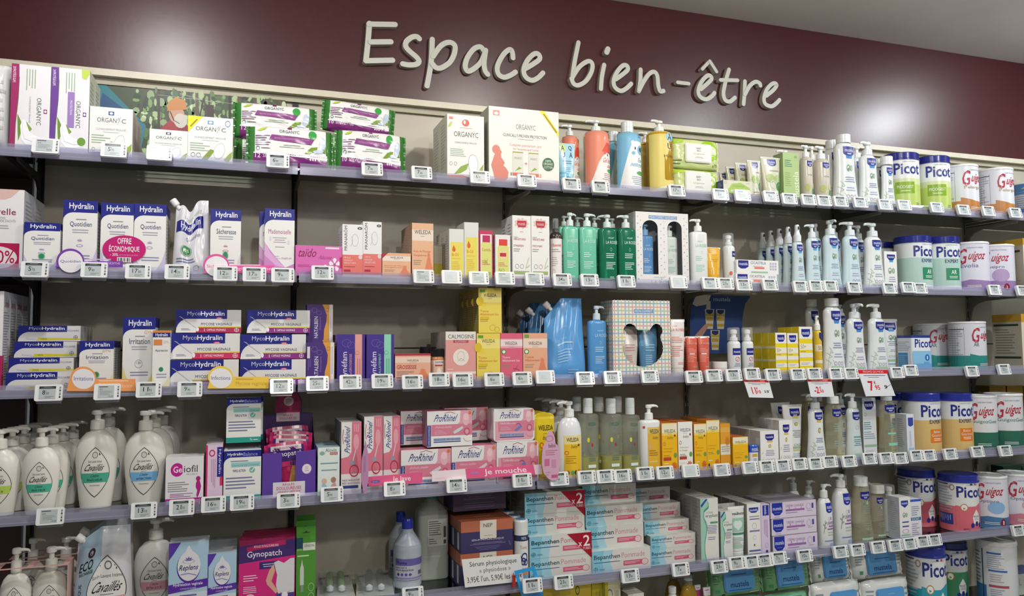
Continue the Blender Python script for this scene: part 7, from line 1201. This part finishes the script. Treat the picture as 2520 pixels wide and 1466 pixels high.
def blister(reg, quad, label, green):
    """flat blister card lying on the glass with two stubby droppers"""
    Z = SURF[5]+.0006; P = [atz(*PX(reg, *q), Z) for q in quad]; cx, cy = sum(p.x for p in P)/4, sum(p.y for p in P)/4
    o = empty('blister_pack', (cx, cy, Z), label, 'blister pack', 'blister packs lying on the glass'); b = MB(); pts = [(p.x-cx, p.y-cy) for p in P]
    b.face([(x, y, .0008) for x, y in pts], M('b9b9b4')); b.face([(x, y, 0) for x, y in pts[::-1]], M('a8a8a4'))
    for q in range(4): (xa, ya), (xb, yb) = pts[q], pts[(q+1) % 4]; b.face([(xa, ya, 0), (xb, yb, 0), (xb, yb, .0008), (xa, ya, .0008)], M('a8a8a4'))
    bl_ = lambda u, v: ((pts[0][0]*(1-u)+pts[1][0]*u)*(1-v)+(pts[3][0]*(1-u)+pts[2][0]*u)*v, (pts[0][1]*(1-u)+pts[1][1]*u)*(1-v)+(pts[3][1]*(1-u)+pts[2][1]*u)*v)
    b.art([R(.05, .86, .22, .94, '6a6a68'), R(.8, .88, .94, .96, '4a4440'), L(.06, .1, .2, .7, 6, '9a9a96'), L(.82, .3, .95, .7, 5, '9a9a96')], 1, 1, lambda a, v, e: (*bl_(a+.5, v), .0008+e)); b.build('backing_card', o)
    for u in (.34, .66):
        x, y = bl_(u, .2); x2, y2 = bl_(u+.02, .85); q = MB(); q.tube([(x, y, .011), (x2*.35+x*.65, y2*.35+y*.65, .012), (x2, y2, .012)], [.009, .0105, .0105], M('7aa84c' if green else 'b4b8b8', 'g' if green else 'c'), 12)
        q.lathe([(.002, .003), (.0095, .007), (.0095, .016), (.003, .021)], M('d4dade', 'g'), 14, x, y-.006); q.build('dropper', o)
    c = MB(); x0, y0 = bl_(.2, .05); x1, y1 = bl_(.8, .05); x2, y2 = bl_(.2, .95); c.rbox(min(x0, x2)-.002, max(x1, bl_(.8, .95)[0]), y0-.012, y2-.004, .001, .024, M('e4e8ea', 'c'), .012, 'z'); c.build('bubble', o)
blister('6a', [(178, 845), (605, 840), (545, 600), (195, 632)], 'blister card with two green droppers lying on the fifth shelf', True)
blister('6a', [(612, 845), (1040, 825), (985, 572), (622, 606)], 'blister card with two clear droppers lying on the fifth shelf', False)
def saline(reg, xl, xr, yb, yt, ybase, label, sb):
    z = SURF[5]; X, Yc, a = silo(reg, xl, xr, PX(reg, 0, 900)[1], sb, 1); hb = at(*PX(reg, (xl+xr)/2, yb), Yc).z-z; ht = at(*PX(reg, (xl+xr)/2, yt), Yc).z-z
    o = empty('saline_bottle', (X, Yc, z), label, 'bottle', 'saline bottles with blue caps'); b = MB(); secs = [(0, a*.94, a*.94, 2), (.004, a, a, 2), (hb*.68, a, a, 2), (hb*.74, a*.97, a*.97, 2), (hb*.95, a*.42, a*.42, 2), (hb, a*.38, a*.38, 2)]
    b.loft(secs, M('b4bcc8', 's'), 32); _, an = body_fn(secs)
    b.art([R(.1, .12, .9, .52, 'b9bac6'), R(.1, .4, .9, .52, '6a62a4'), T('Pharma', .16, .43, .42, .48, '2c2a5c', .4), T('NaCl 0,9 %', .14, .35, .42, .385, '2a2a34', .4), T('POUR IRRIGATION', .14, .31, .58, .34, '2a2a34', .3), E(.2, .25, .035, .025, '3a3a50'), E(.3, .25, .035, .025, '5a54a0'), E(.4, .25, .035, .025, '5a54a0'), E(.5, .25, .035, .025, '5a54a0'), ('m', [('g', [(u, .23), (u+.015, .23), (u+.015, .3), (u, .3)], '3a3a44') for u in (.72, .745, .77, .8, .83)]), R(.1, .17, .9, .2, '8a86b8'), L(.14, .13, .8, .165, 1, '7a7a88')], a*2.9, hb, an, 14, 4, .0005); b.build('body', o)
    t = MB(); t.lathe([(a*.4, 0), (a*.4, (ht-hb)*.8), (a*.34, ht-hb)], M('2c3fb0', 'g'), 24); t.build('cap', o, (0, 0, hb))
saline('5c', 516, 848, 665, 548, 1300, 'pale saline bottle with blue cap and violet label, front one', .075)
saline('5c', 462, 740, 585, 472, 1210, 'pale saline bottle with blue cap, behind the front one', .172)
def jug():
    z = SURF[5]; X, Yc, a = silo('5c', 782, 1150, PX('5c', 0, 800)[1], .135, .8); hb = at(*PX('5c', 960, 310), Yc).z-z; ht = at(*PX('5c', 960, 235), Yc).z-z
    o = empty('antiseptic_jug', (X, Yc, z), 'large translucent square jug with green cap and printed label at the back', 'jug'); b = MB(); B = a*.72; secs = [(0, a*.95, B*.95, 5), (.004, a, B, 5), (hb*.28, a, B, 5), (hb*.3, a*.97, B*.97, 5), (hb*.34, a, B, 5), (hb*.8, a, B, 5), (hb*.86, a*.96, B*.96, 4), (hb*.98, a*.4, a*.4, 2), (hb, a*.36, a*.36, 2)]
    b.loft(secs, M('a9ada4', 's'), 36); fn, _ = body_fn(secs); b.art([R(.3, .42, .92, .76, 'c4c6c0'), L(.33, .55, .74, .74, 7, '5a5c5a'), L(.33, .44, .6, .52, 3, '6a6c6a'), R(.8, .52, .88, .66, '4a4c4a'), R(.8, .44, .88, .49, '4a4c4a')], a*2, hb, fn, 10, 4, .0006); b.build('body', o)
    t = MB(); t.lathe([(a*.42, 0), (a*.42, ht-hb)], M('4a8a6c', 'g'), 24); t.build('cap', o, (0, 0, hb))
jug()
def nep(x0, x1, yt, yb, label, sb, n=1, dark=False, z0=None):
    pts = [(.36, 1), (.68, 1), (.68, .5)]+[(.68-.32*q/10, .44-.03*abs(math.sin(q*PI/2.5))) for q in range(11)]+[(.36, .5)]
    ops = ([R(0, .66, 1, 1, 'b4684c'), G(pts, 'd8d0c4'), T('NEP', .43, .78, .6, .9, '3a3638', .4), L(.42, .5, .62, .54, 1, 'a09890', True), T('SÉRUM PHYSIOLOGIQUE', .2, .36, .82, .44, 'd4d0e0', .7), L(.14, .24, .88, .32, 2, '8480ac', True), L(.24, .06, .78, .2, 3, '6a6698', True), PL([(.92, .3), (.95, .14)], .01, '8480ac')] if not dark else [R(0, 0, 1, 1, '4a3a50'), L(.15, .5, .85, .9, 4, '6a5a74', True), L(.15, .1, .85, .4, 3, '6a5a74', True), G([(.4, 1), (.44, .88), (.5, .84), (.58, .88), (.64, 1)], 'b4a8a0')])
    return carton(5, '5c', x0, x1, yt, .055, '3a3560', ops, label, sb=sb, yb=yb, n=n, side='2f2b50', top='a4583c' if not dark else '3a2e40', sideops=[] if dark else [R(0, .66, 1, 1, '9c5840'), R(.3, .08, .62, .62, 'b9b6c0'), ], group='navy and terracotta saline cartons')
nep(1310, 1928, 948, None, 'navy and terracotta carton, bottom of its pile', .03, 3)
nep(1315, 1926, 572, 945, 'navy and terracotta carton, middle of its pile', .03, 3)
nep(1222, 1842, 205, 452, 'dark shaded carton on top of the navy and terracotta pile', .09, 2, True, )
def toothspray():
    z = SURF[5]; X, Yc, a = silo('5c', 1934, 2108, PX('5c', 0, 900)[1], .02, 1); ht = at(*PX('5c', 2016, 560), Yc).z-z; hc = at(*PX('5c', 2016, 722), Yc).z-z
    o = empty('spray_can', (X, Yc, z), 'slim white spray can with white cap and navy ornament beside turquoise packs', 'spray can', 'slim spray cans'); b = MB(); secs = [(0, a*.96, a*.96, 2), (.003, a, a, 2), (hc, a, a, 2)]; b.loft(secs, M('dfe0de', 'g'), 28); _, an = body_fn(secs)
    b.art([R(0, .86, 1, .98, '2c3558'), T('90%', .4, .89, .66, .95, 'c4ccdc', .4), T('Tonic', .34, .7, .7, .77, 'c4a09c'), O(.56, .52, .16, .1, '2f3a78', .3), O(.5, .44, .13, .08, '2f3a78', .35), O(.62, .42, .12, .07, '2f3a78', .35), PL([(.36, .56), (.44, .48), (.4, .36)], .03, '2f3a78'), R(0, .16, 1, .3, 'd8905c'), R(0, 0, 1, .16, '8ab8d8')], a*2.9, hc, an, 12, 4, .0005); b.build('body', o)
    t = MB(); t.lathe([(a*.98, 0), (a*.98, ht-hc-.004), (a*.9, ht-hc)], M('dcdedc', 'g'), 24); t.lathe([(a*.7, ht-hc), (a*.7, ht-hc+.001)], M('6a9ac0', 'g'), 20); t.build('cap', o, (0, 0, hc)); deep(o, 3, .06, 'slim white spray can', 'slim spray cans')
    for q, c in enumerate([x for x in bpy.data.objects if x.name.startswith('spray_can') and x.parent is None and x.name != o.name]): c['label'] = f'slim white spray can, {ORD[q+1]} from the front in its row'
toothspray()
card('paper_sign', '5c', [(1322, 1036), (2014, 970), (2054, 1290), (1362, 1366)], -DEP-.004, 'e4e4e2', [T('Sérum physiologique', .12, .66, .92, .88, '3a3a3c'), T('« physiodose »', .27, .42, .8, .62, '6a6a6c'), T("3,95€ l'un, 5,90€ les deux", .05, .12, .98, .36, '4a4a4c')], 'white paper sign with typed serum prices leaning on the fifth shelf rail', 'paper sign', tl=[(1362, 1366), (2054, 1290), (1322, 1036)])
def frame():
    Y = -.316; P = lambda x, y: at(*PX('5c', x, y), Y); b = MB(); o4 = [(1944, 1172), (2182, 1120), (2284, 1425), (2034, 1480)]; i4 = [(1985, 1205), (2155, 1165), (2235, 1385), (2062, 1420)]
    A = [P(*q) for q in o4]; B = [P(*q) for q in i4]; m = M('2c9ce0', 'g')
    for q in range(4):
        r = (q+1) % 4
        for y, s in ((0, 1), (.003, -1)):
            f = [(A[q].x, Y+y, A[q].z), (A[r].x, Y+y, A[r].z), (B[r].x, Y+y, B[r].z), (B[q].x, Y+y, B[q].z)]; b.face(f if s > 0 else f[::-1], m)
        for C in (A, B): b.face([(C[q].x, Y, C[q].z), (C[r].x, Y, C[r].z), (C[r].x, Y+.003, C[r].z), (C[q].x, Y+.003, C[q].z)], m)
    for q in (2,): b.face([(A[2].x, Y-.0001, A[2].z), (A[3].x, Y-.0001, A[3].z), (A[3].x, Y-.0001, A[3].z-.03), (A[2].x, Y-.0001, A[2].z-.03)], M('2a7ab4', 'g'))
    tag(b.build('tag_frame'), 'bright blue plastic frame holding a price tag beside the paper sign', 'tag frame')
    t = price_tag('5c', 2112, 1305, '11,90', 5, 0, 'in the bright blue frame'); t['label'] = 'white electronic price tag reading 11.90 in the bright blue plastic frame'; t.location.y = -.325
    b = MB(); p = P(1950, 1300); b.box(p.x-.004, p.x+.004, -.31, -.302, p.z-.016, p.z+.016, M('b03024', 'g')); tag(b.build('red_clip'), 'small red plastic clip at the left of the blue tag frame', 'clip')
frame()
BP = 'white and turquoise ointment boxes'
def bep(x0, x1, yt, yb, sb, label, two=False, n=1, d=.06): return carton(5, '5d', x0, x1, yt, d, 'dcdad4', bepanthen(two), label, sb=sb, yb=yb, n=n, side='8a8884', top='cfd2cc', group=BP, k='g', sideops=[L(.2, .2, .8, .8, 6, 'a09c98')])
bep(303, 1036, 742, None, .03, 'white and turquoise double pack with red corner, lower of two', True, 2)
bep(246, 950, 238, 735, .055, 'white and turquoise double pack with red corner, upper of two', True, 2)
bep(1040, 1728, 912, None, .025, 'single white and turquoise box, bottom of the middle pile', n=2)
bep(975, 1646, 632, 905, .055, 'single white and turquoise box, second from bottom of the middle pile', n=2)
bep(962, 1638, 398, 628, .06, 'single white and turquoise box, third from bottom of the middle pile', n=2)
bep(925, 1556, 152, 385, .1, 'single white and turquoise box, top of the middle pile', n=2)
for i, (x0, x1, yt, yb, sb, w_) in enumerate(((1727, 2256, 893, None, .04, 'bottom'), (1728, 2258, 740, 892, .04, 'second'), (1655, 2180, 572, 735, .07, 'third'), (1560, 2078, 378, 565, .11, 'fourth'), (1430, 1957, 190, 372, .15, 'topmost'))):
    bep(x0, x1, yt, yb, sb, f'small white and turquoise box, {w_} of the right pile', n=1, d=.05)
ERY = lambda: [R(0, 0, 1, 1, 'dddcd6'), G([(0, 0), (.3, 0), (.22, .14), (.2, .28), (.3, .46), (.42, .54), (.36, .62), (.2, .7), (.2, .78), (.36, .82), (.48, .86), (.46, .94), (.38, 1), (0, 1)], '9cc8b4'), PL([(.3, 0), (.22, .14), (.2, .28), (.34, .5), (.3, .6), (.18, .7), (.2, .8), (.46, .86), (.44, .94)], .035, '3f9c84'), G([(.02, .9), (.3, .99), (.42, .99), (.06, .86)], '34489c'), T('LUTSINE', .3, .76, .7, .79, '8a8c8a'), T('eryplast', .28, .69, .98, .75, '2f7a5c', .6), R(.54, .6, .96, .63, '5a9478'), L(.3, .44, .96, .58, 6, '7a7c9a', True), L(.4, .34, .96, .4, 2, '8a8aa0'), L(.3, .03, .98, .06, 1, 'b0b0d0')]
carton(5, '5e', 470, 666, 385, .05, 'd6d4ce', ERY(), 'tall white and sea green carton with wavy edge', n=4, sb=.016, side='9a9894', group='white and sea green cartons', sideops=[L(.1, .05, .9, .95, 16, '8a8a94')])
carton(5, '5e', 692, 821, 528, .03, 'd6d4ce', ERY(), 'short white and sea green carton with wavy edge', n=2, sb=.016, side='9a9894', group='white and sea green cartons')
tube(5, '5e', 806, 988, 482, 'dfe2de', [R(.04, .52, .92, .78, '9cc4b0'), E(.38, .66, .16, .07, 'd4e2da'), E(.58, .66, .16, .07, 'd4e2da'), G([(.24, .64), (.72, .64), (.48, .54)], 'd4e2da'), R(.0, .46, .92, .5, '3c8a6c'), L(.08, .2, .86, .42, 8, '8ab89c'), T('vaubuce', .2, .84, .9, .9, '2a2c2e', .5), L(.3, .08, .8, .11, 1, '9aa09c')], 'white and green cream tube before a clear one', capc='e0e2e0', caph=.13, sb=.016, bw=.74)
tube(5, '5e', 690, 900, 447, 'cfd2ce', [R(.04, .5, .92, .78, '9cc4b0')], 'white cream tube behind the short sea green carton', capc='e0e2e0', caph=.13, sb=.07, bw=.7)
carton(5, '5e', 986, 1136, 445, .045, WH, [G([(.14, .93), (.84, .93), (.84, .87), (.66, .83), (.32, .83), (.14, .87)], '2c3c98'), T('mustela', .2, .86, .78, .91, 'dfe3f2', .3), L(.15, .74, .9, .78, 1, '8a8490', True), R(.18, .7, .9, .72, '8a6aa0'), O(.52, .58, .16, .06, 'b0a8b4', .12), R(.16, .47, .9, .5, '8a7aa8'), O(.52, .36, .12, .04, 'b0a8b4', .12), E(.5, .22, .05, .02, '8a3040'), R(.1, .1, .94, .13, '5a68a4'), R(.08, .05, .94, .065, '8a5a7c'), L(.3, .01, .7, .04, 1, 'a0a0a8', True)], 'white carton with navy shield and mauve bars', n=4, sb=.02, side='8f8d88', group='white carton row with mauve bars')
MC = lambda: [G([(.03, .98), (.26, .98), (.26, .4), (.2, .2), (.09, .2), (.03, .4)], '24329c'), T('mustela', .05, .52, .24, .74, 'd8def2', .5), PL([(.09, .36), (.2, .36)], .012, 'b9c0e4'), T('CRÈME CHANGE', .33, .66, .72, .84, 'a07ab0', .2), R(.33, .4, .74, .52, '9a6aa8'), T('1', .4, .54, .42, .64, 'a07ab0'), T('2', .53, .54, .55, .64, 'a07ab0'), T('3', .66, .54, .68, .64, 'a07ab0'), L(.33, .24, .74, .36, 1, 'a08ab4'), O(.83, .62, .05, .2, 'b4a4c0', .12), G([(.9, .48), (.94, .48), (.94, .8), (.9, .8)], '4a4c9c'), L(.8, .3, .96, .38, 1, 'b4a4c0'), L(.08, .06, .22, .14, 1, 'a09ab0')]
for x0, x1, yt, yb, sb, w_ in ((1268, 1762, 785, None, .016, 'bottom'), (1254, 1752, 598, 778, .018, 'middle'), (1240, 1746, 418, 592, .02, 'top')):
    carton(5, '5e', x0, x1, yt, .045, 'd8ccde', MC(), f'long lilac carton with navy shield, {w_} of three', sb=sb, yb=yb, n=3, name='long_carton', group='long lilac cartons', side='9a949c', top='b4acb8')
carton(5, '5e', 1140, 1234, 450, .032, 'd8c8e0', [R(.2, .78, .92, .98, '24329c'), T('mustela', .4, .8, .7, .97, 'd8def2', .4, 0, -1), LV(.3, .3, .8, .7, 3, 'a884b4'), O(.6, .2, .2, .05, 'a0a0c8', .15), E(.6, .08, .14, .03, '3a3c8c')], 'lilac carton standing on end beside the long ones', sb=.018, side='b0a8b8')
LN = lambda: shield(.36, .9, .5, .2, '24329c')+[O(.56, .58, .07, .04, 'b9b9c8', .2), R(.68, .56, .72, .62, '3a3c8c'), T('LINIMENT', .4, .47, .98, .53, '8a5aa0', .3), R(.52, .42, .98, .45, '9a6ab0'), R(.4, .37, .98, .39, '8a4a9c'), L(.4, .24, .95, .34, 2, 'b4b8a8', True), PL([(.16, .3), (.24, .44), (.28, .56)], .025, '8a9880'), PL([(.24, .44), (.14, .48)], .025, '8a9880'), PL([(.22, .4), (.34, .42)], .025, '8a9880'), PL([(.25, .48), (.36, .52)], .025, '8a9880'), R(.2, .14, .98, .155, '6a7ab8'), R(.6, .05, .9, .1, '9ab0dc')]
def liniment(reg, xl, xr, yb, yt, label, sb, ang, hc='dfe4dc'): return bottle(5, reg, xl, xr, yb, yt, 'dome', 'e2e4e4', LN(), label, dep=.7, nexp=2.6, crad=.5, ang=ang, tcol='e6e8e6', sb=sb, aw=1.85, group='white pump bottles with rosemary sprig', low=.5)
liniment('5e', 1746, 1917, 372, 225, 'small white pump bottle with rosemary sprig', .02, 0)
liniment('5e', 1918, 2118, 258, 112, 'large white pump bottle with rosemary sprig', .025, 170)
liniment('5e', 1590, 1740, 330, 185, 'white pump bottle peeking above the lilac cartons, right one', .15, 0)
liniment('5e', 1420, 1570, 290, 145, 'white pump bottle peeking above the lilac cartons, left one', .16, 185)
o5 = dict(lv=5, group='pale care bottles on the fifth shelf')
nut('5f', 312, 572, 240, 138, 'clear flared oil bottle with squarish white cap', col='ece7cc', m=OIL('8f9888')+avocado(.5, .7, .16, .05), top='cap', k='c', crad=.56, sb=.03, base=None, **o5)
nut('5f', 130, 330, 230, 118, 'clear bottle with grey cap in the back', col='e4dfc4', m=OIL(), top='cap', k='c', crad=.56, sb=.13, **o5)
bottle(5, '5f', 530, 712, 320, 225, 'flare', 'e9e5cc', OIL('9a9c94')+avocado(.5, .68, .16, .05), 'smaller clear oil bottle with round white cap', top='cap', dep=.6, crad=.85, k='c', tcol='e6e6e2', sb=.06, group=o5['group'])
bottle(5, '5f', 430, 560, 310, 200, 'flare', 'dcd8c0', OIL('9a9c94'), 'smaller clear oil bottle in the back', top='cap', dep=.6, crad=.85, k='c', tcol='d6d6d2', sb=.15, group=o5['group'])
bottle(5, '5f', 682, 832, 380, 232, 'round', 'e4e6e6', [G([(.46, .76), (.9, .76), (.9, .68), (.68, .64), (.46, .68)], NV), O(.66, .5, .08, .04, '6aa07c', .35), R(.5, .36, .9, .38, '7a6aa8'), R(.5, .22, .9, .24, '6a78b4'), R(0, .1, 1, .115, '5a68b0'), L(.5, .26, .9, .34, 2, 'a0a4b8')], 'white foam bottle with clear cylinder cap', top='clearcap', dep=.98, crad=.92, round_=True, aw=2.7, sb=.065)
carton(5, '5f', 872, 996, 372, .05, WH, [G([(.16, .92), (.8, .92), (.8, .82), (.5, .75), (.16, .82)], '2c3c98'), T('mustela', .22, .83, .74, .89, 'dfe3f2', .3)]+avocado(.5, .58, .22, .06)+[R(.22, .4, .8, .43, '4a5a9c'), R(.22, .3, .8, .33, '5a4a9c'), O(.5, .2, .3, .05, 'c4a0d0', .2), R(.1, .1, .9, .13, '9ac09c'), R(0, .04, 1, .06, '4a5ab0')], 'white carton with avocado beside the foam bottle', n=1, sb=.018, side='b9bcc8')
carton(5, '5f', 992, 1114, 395, .05, 'dfe0e8', [R(0, .94, 1, 1, '3c5ab8'), R(0, .46, .95, .54, '3a6a8c'), T('DUCRAY', .12, .47, .8, .53, 'd8e4ec', .4), L(.12, .58, .9, .84, 5, '8a94a0'), L(.12, .08, .8, .4, 6, 'a894a4')], 'white carton with blue top and blue banner', sb=.02, side='a9acb8')
PK = [(.52, 'd86a78'), (1, 'e2e2e0')]
can(5, '5f', 0, 0, 122, PK, picot(0, 'd86a78', 't')+[T('800g', .5, .03, .6, .08, '8a1c3c', .5)], 'blue-lidded tin with salmon wave on fifth shelf, front one', '2c3590', d=0.132, xc=1757, sb=.014, rot=-38)
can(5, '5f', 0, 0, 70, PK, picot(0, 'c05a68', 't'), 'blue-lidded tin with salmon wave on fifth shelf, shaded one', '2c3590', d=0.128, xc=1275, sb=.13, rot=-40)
can(5, '5f', 0, 0, 135, [(.22, '4a7aa8'), (1, 'dadae2')], guigoz(0, '4a7aa8', 'Optipro', '7a7a9c')+[E(.74, .42, .14, .12, '8ab4dc'), E(.84, .12, .05, .08, '8c1c34'), T('1', .83, .08, .85, .16, 'f0e8ec', .6)], 'pale tin with blue foot and script lettering', 'e8e8e8', d=0.126, xc=2078, sb=.014, lidh=.04, rot=-74)
can(5, '5f', 0, 0, 112, [(.2, 'd08090'), (1, 'dadae2')], guigoz(0, 'd08090', 'Optipro', '7a7a9c')+[E(.74, .42, .12, .1, 'd8a0a8')], 'pale tin with pink foot cut by the right edge', 'e8e8e8', d=0.126, xc=2390, sb=.014, lidh=.04, rot=-62)
for x0, x1, lb in ((2030, 2230, 'left'), (2240, 2440, 'right')): carton(5, '5f', x0, x1, 25, .055, '2c4a3a', [R(.05, .1, .95, .14, '4a7a5c'), R(.05, .3, .95, .9, '24402f')], f'dark green carton at the back behind the pale tins, {lb} one', sb=.2, side='1c3426', top='3a5c48', group='dark green cartons')
# ================================================================ lowest shelf (only the tops reach into the frame)
carton(6, '6b', 150, 945, 318, .06, 'b4a02c', [T('Mitosyl', .18, .6, .64, .82, '3a3420', .8), R(.78, .76, 1, .84, '8a7a24'), O(.8, .92, .03, .05, '4a4420', .3), L(.3, .3, .9, .5, 3, '8a7a24')], 'wide mustard yellow carton under the fifth shelf rail', sb=.03, side='948424')
carton(6, '6b', 950, 1095, 285, .05, 'b4a428', [LV(.3, .2, .7, .9, 2, '948424')], 'narrow mustard carton right of the wide one', sb=.05, side='9a8a24')
carton(6, '6b', 1100, 1275, 278, .04, 'cfc9a4', [LV(.35, .1, .55, .8, 1, '4a6a8c'), O(.3, .86, .2, .06, '5a6a8c', .2), LV(.6, .2, .9, .9, 3, '8a9098'), R(0, 0, .2, 1, 'b4a428')], 'cream carton with blue stripe under the fifth shelf rail', sb=.03, n=1, side='b4a84c')
carton(6, '6b', 1300, 1440, 345, .05, 'd0ccb8', [R(.2, .6, .8, .9, 'b0a890')], 'small cream carton behind another one', sb=.09, side='a8a48c', top='c4c0ac')
carton(6, '6b', 1362, 1540, 412, .05, 'd8d4c4', [R(.2, .6, .8, .9, 'b0a890')], 'small cream carton in front, its top just in view', sb=.03, side='a8a48c', top='d0ccbc')
bottle(6, '6b', 1928, 2140, 300, 190, 'dome', 'c9a43c', [R(.15, .0, .85, .62, 'dcd4c0'), T('Huile', .3, .5, .6, .57, '6a5a4c')], 'amber bottle with clear cap, front one of the lowest shelf', top='cap', dep=.7, crad=.46, k='l', tcol='d4d8d8', sb=.03, liquid=('c08c1c', .75), tk='c', group='amber bottles')
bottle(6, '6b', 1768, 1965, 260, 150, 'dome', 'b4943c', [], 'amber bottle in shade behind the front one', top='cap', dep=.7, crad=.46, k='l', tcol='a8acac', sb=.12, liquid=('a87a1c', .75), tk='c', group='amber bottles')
bottle(6, '6b', 1805, 1907, 400, 330, 'round', 'dcdcd8', [], 'small bottle with plain white cap before the amber pair', top='cap', dep=.98, crad=.85, tcol='e4e4e0', sb=.02)
tube(6, '6b', 2142, 2205, 326, 'b83c84', [R(0, .93, 1, 1, 'dcd8d8')], 'magenta tube behind the amber bottle, left one', capc='dcd8d8', sb=.05, crimp='dcd8d8', d=.03, group='magenta tubes')
tube(6, '6b', 2238, 2316, 352, 'c04a90', [R(0, .88, 1, 1, 'dcd8d8')], 'magenta tube with pale crimp, right one', capc='dcd8d8', sb=.03, crimp='dcd8d8', d=.03, group='magenta tubes')
WGA = [L(.04, .4, .16, .8, 5, '4a7a50'), L(.86, .3, .97, .8, 5, '5a8a60'), R(.06, .14, .14, .24, '3f8a5c'), E(.2, .08, .03, .05, '2c4a34'), L(.72, .06, .94, .12, 1, 'd8e4d4')]
WWA = [L(.04, .5, .18, .85, 4, '8a9aa0'), L(.84, .4, .97, .85, 4, '8a9aa0'), R(.08, .2, .13, .32, '4aa06c'), O(.2, .12, .025, .05, '4a5060', .3), O(.9, .3, .03, .1, 'a0a4a8', .2), PL([(.04, .03), (.96, .05)], .008, '9a9c9a')]
LBL = [T('mustela', .2, .18, .8, .4, '1f3a70', .8), L(.25, .62, .75, .72, 1, '2f5a94', True), L(.35, .82, .65, .88, 1, '8ab4d8', True), R(.12, .06, .88, .09, '2f5a94')]
def mw(x0, x1, yt, yb, col, art_, label, sb, seed, lean=-9, lb=LBL, lc='5a94c4', lid=(.22, .16, .78, .96), z0=None): return wipes(6, '6c', x0, x1, yt, .055, col, lc, lid, art_, lb, label, sb=sb, yb=yb, z0=z0, seed=seed, lean=lean, lidr=.01, group='baby wipes packs on the lowest shelf')
mw(248, 852, 305, 660, '6a9c6c', WGA, 'green wipes pack with blue lid, left one of the upper pair', .035, 41)
mw(860, 1402, 228, 600, '6a9c6c', WGA, 'green wipes pack with blue lid, right one of the upper pair', .045, 42)
mw(1412, 1862, 175, 500, 'd4d6d2', WWA, 'white wipes pack with blue lid, left one of the upper pair', .06, 43)
mw(1872, 2455, 128, 460, 'd8dad6', WWA, 'white wipes pack with blue lid, right one of the upper pair', .06, 44)
mw(270, 840, 655, None, '6aa078', WGA, 'green wipes pack at the bottom, left one', .03, 45, 0)
mw(862, 1385, 605, None, '7ab48c', WGA, 'pale green wipes pack at the bottom, right one', .035, 46, 0)
mw(1425, 1992, 492, None, 'dcdedc', WWA, 'white wipes pack nearest the front, left one', .012, 47, -4, lc='5a9cd4', lid=(.3, .1, .82, .84))
mw(1996, 2540, 462, None, 'dcdedc', WWA, 'white wipes pack nearest the front, right one', .012, 48, -4, lc='5a9cd4', lid=(.22, .1, .78, .84))
can(6, '6d', 0, 0, 475, [(.5, '2c9cb0'), (1, 'dfe2e2')], picot(0, '2c9cb0', 't'), 'blue-lidded tin with turquoise wave', '2c3590', d=0.13, xc=1108, sb=.014, rot=-40, lidh=.14)
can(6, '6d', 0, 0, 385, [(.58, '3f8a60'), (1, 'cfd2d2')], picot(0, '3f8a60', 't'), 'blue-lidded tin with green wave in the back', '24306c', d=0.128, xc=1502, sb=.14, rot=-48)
can(6, '6d', 0, 0, 375, [(.1, '3a74b4'), (1, 'd8dade')], [R(.16, .02, .44, .34, '3a74b4'), L(.46, .62, .72, .86, 7, 'a0a4b4'), R(.46, .87, .66, .9, '3a6ab0'), R(.48, .58, .74, .61, '3a6ab0'), L(.5, .4, .74, .55, 4, 'b4a0a8'), R(.48, .32, .76, .36, 'b04a5c'), L(.5, .14, .74, .3, 5, '9a9cac'), R(.46, .06, .78, .08, '3a3a48'), R(.38, .1, .4, .94, '2c3a50'), L(.2, .36, .36, .9, 9, '7a8090')], 'grey-lidded white tin turned to its back label', 'd8d8d6', d=0.135, xc=2412, sb=.03, rot=-70, lidh=.07, lidc='b9bcb4')
carton(6, '6d', 2400, 2760, 900, .06, 'b8b9b4', [R(0, .86, 1, 1, '5a5a8c'), T('L', .1, .4, .2, .7, '8a8a88')], 'grey carton with violet top cut by the right edge', sb=.13, side='9a9b98', top='5a5a88')
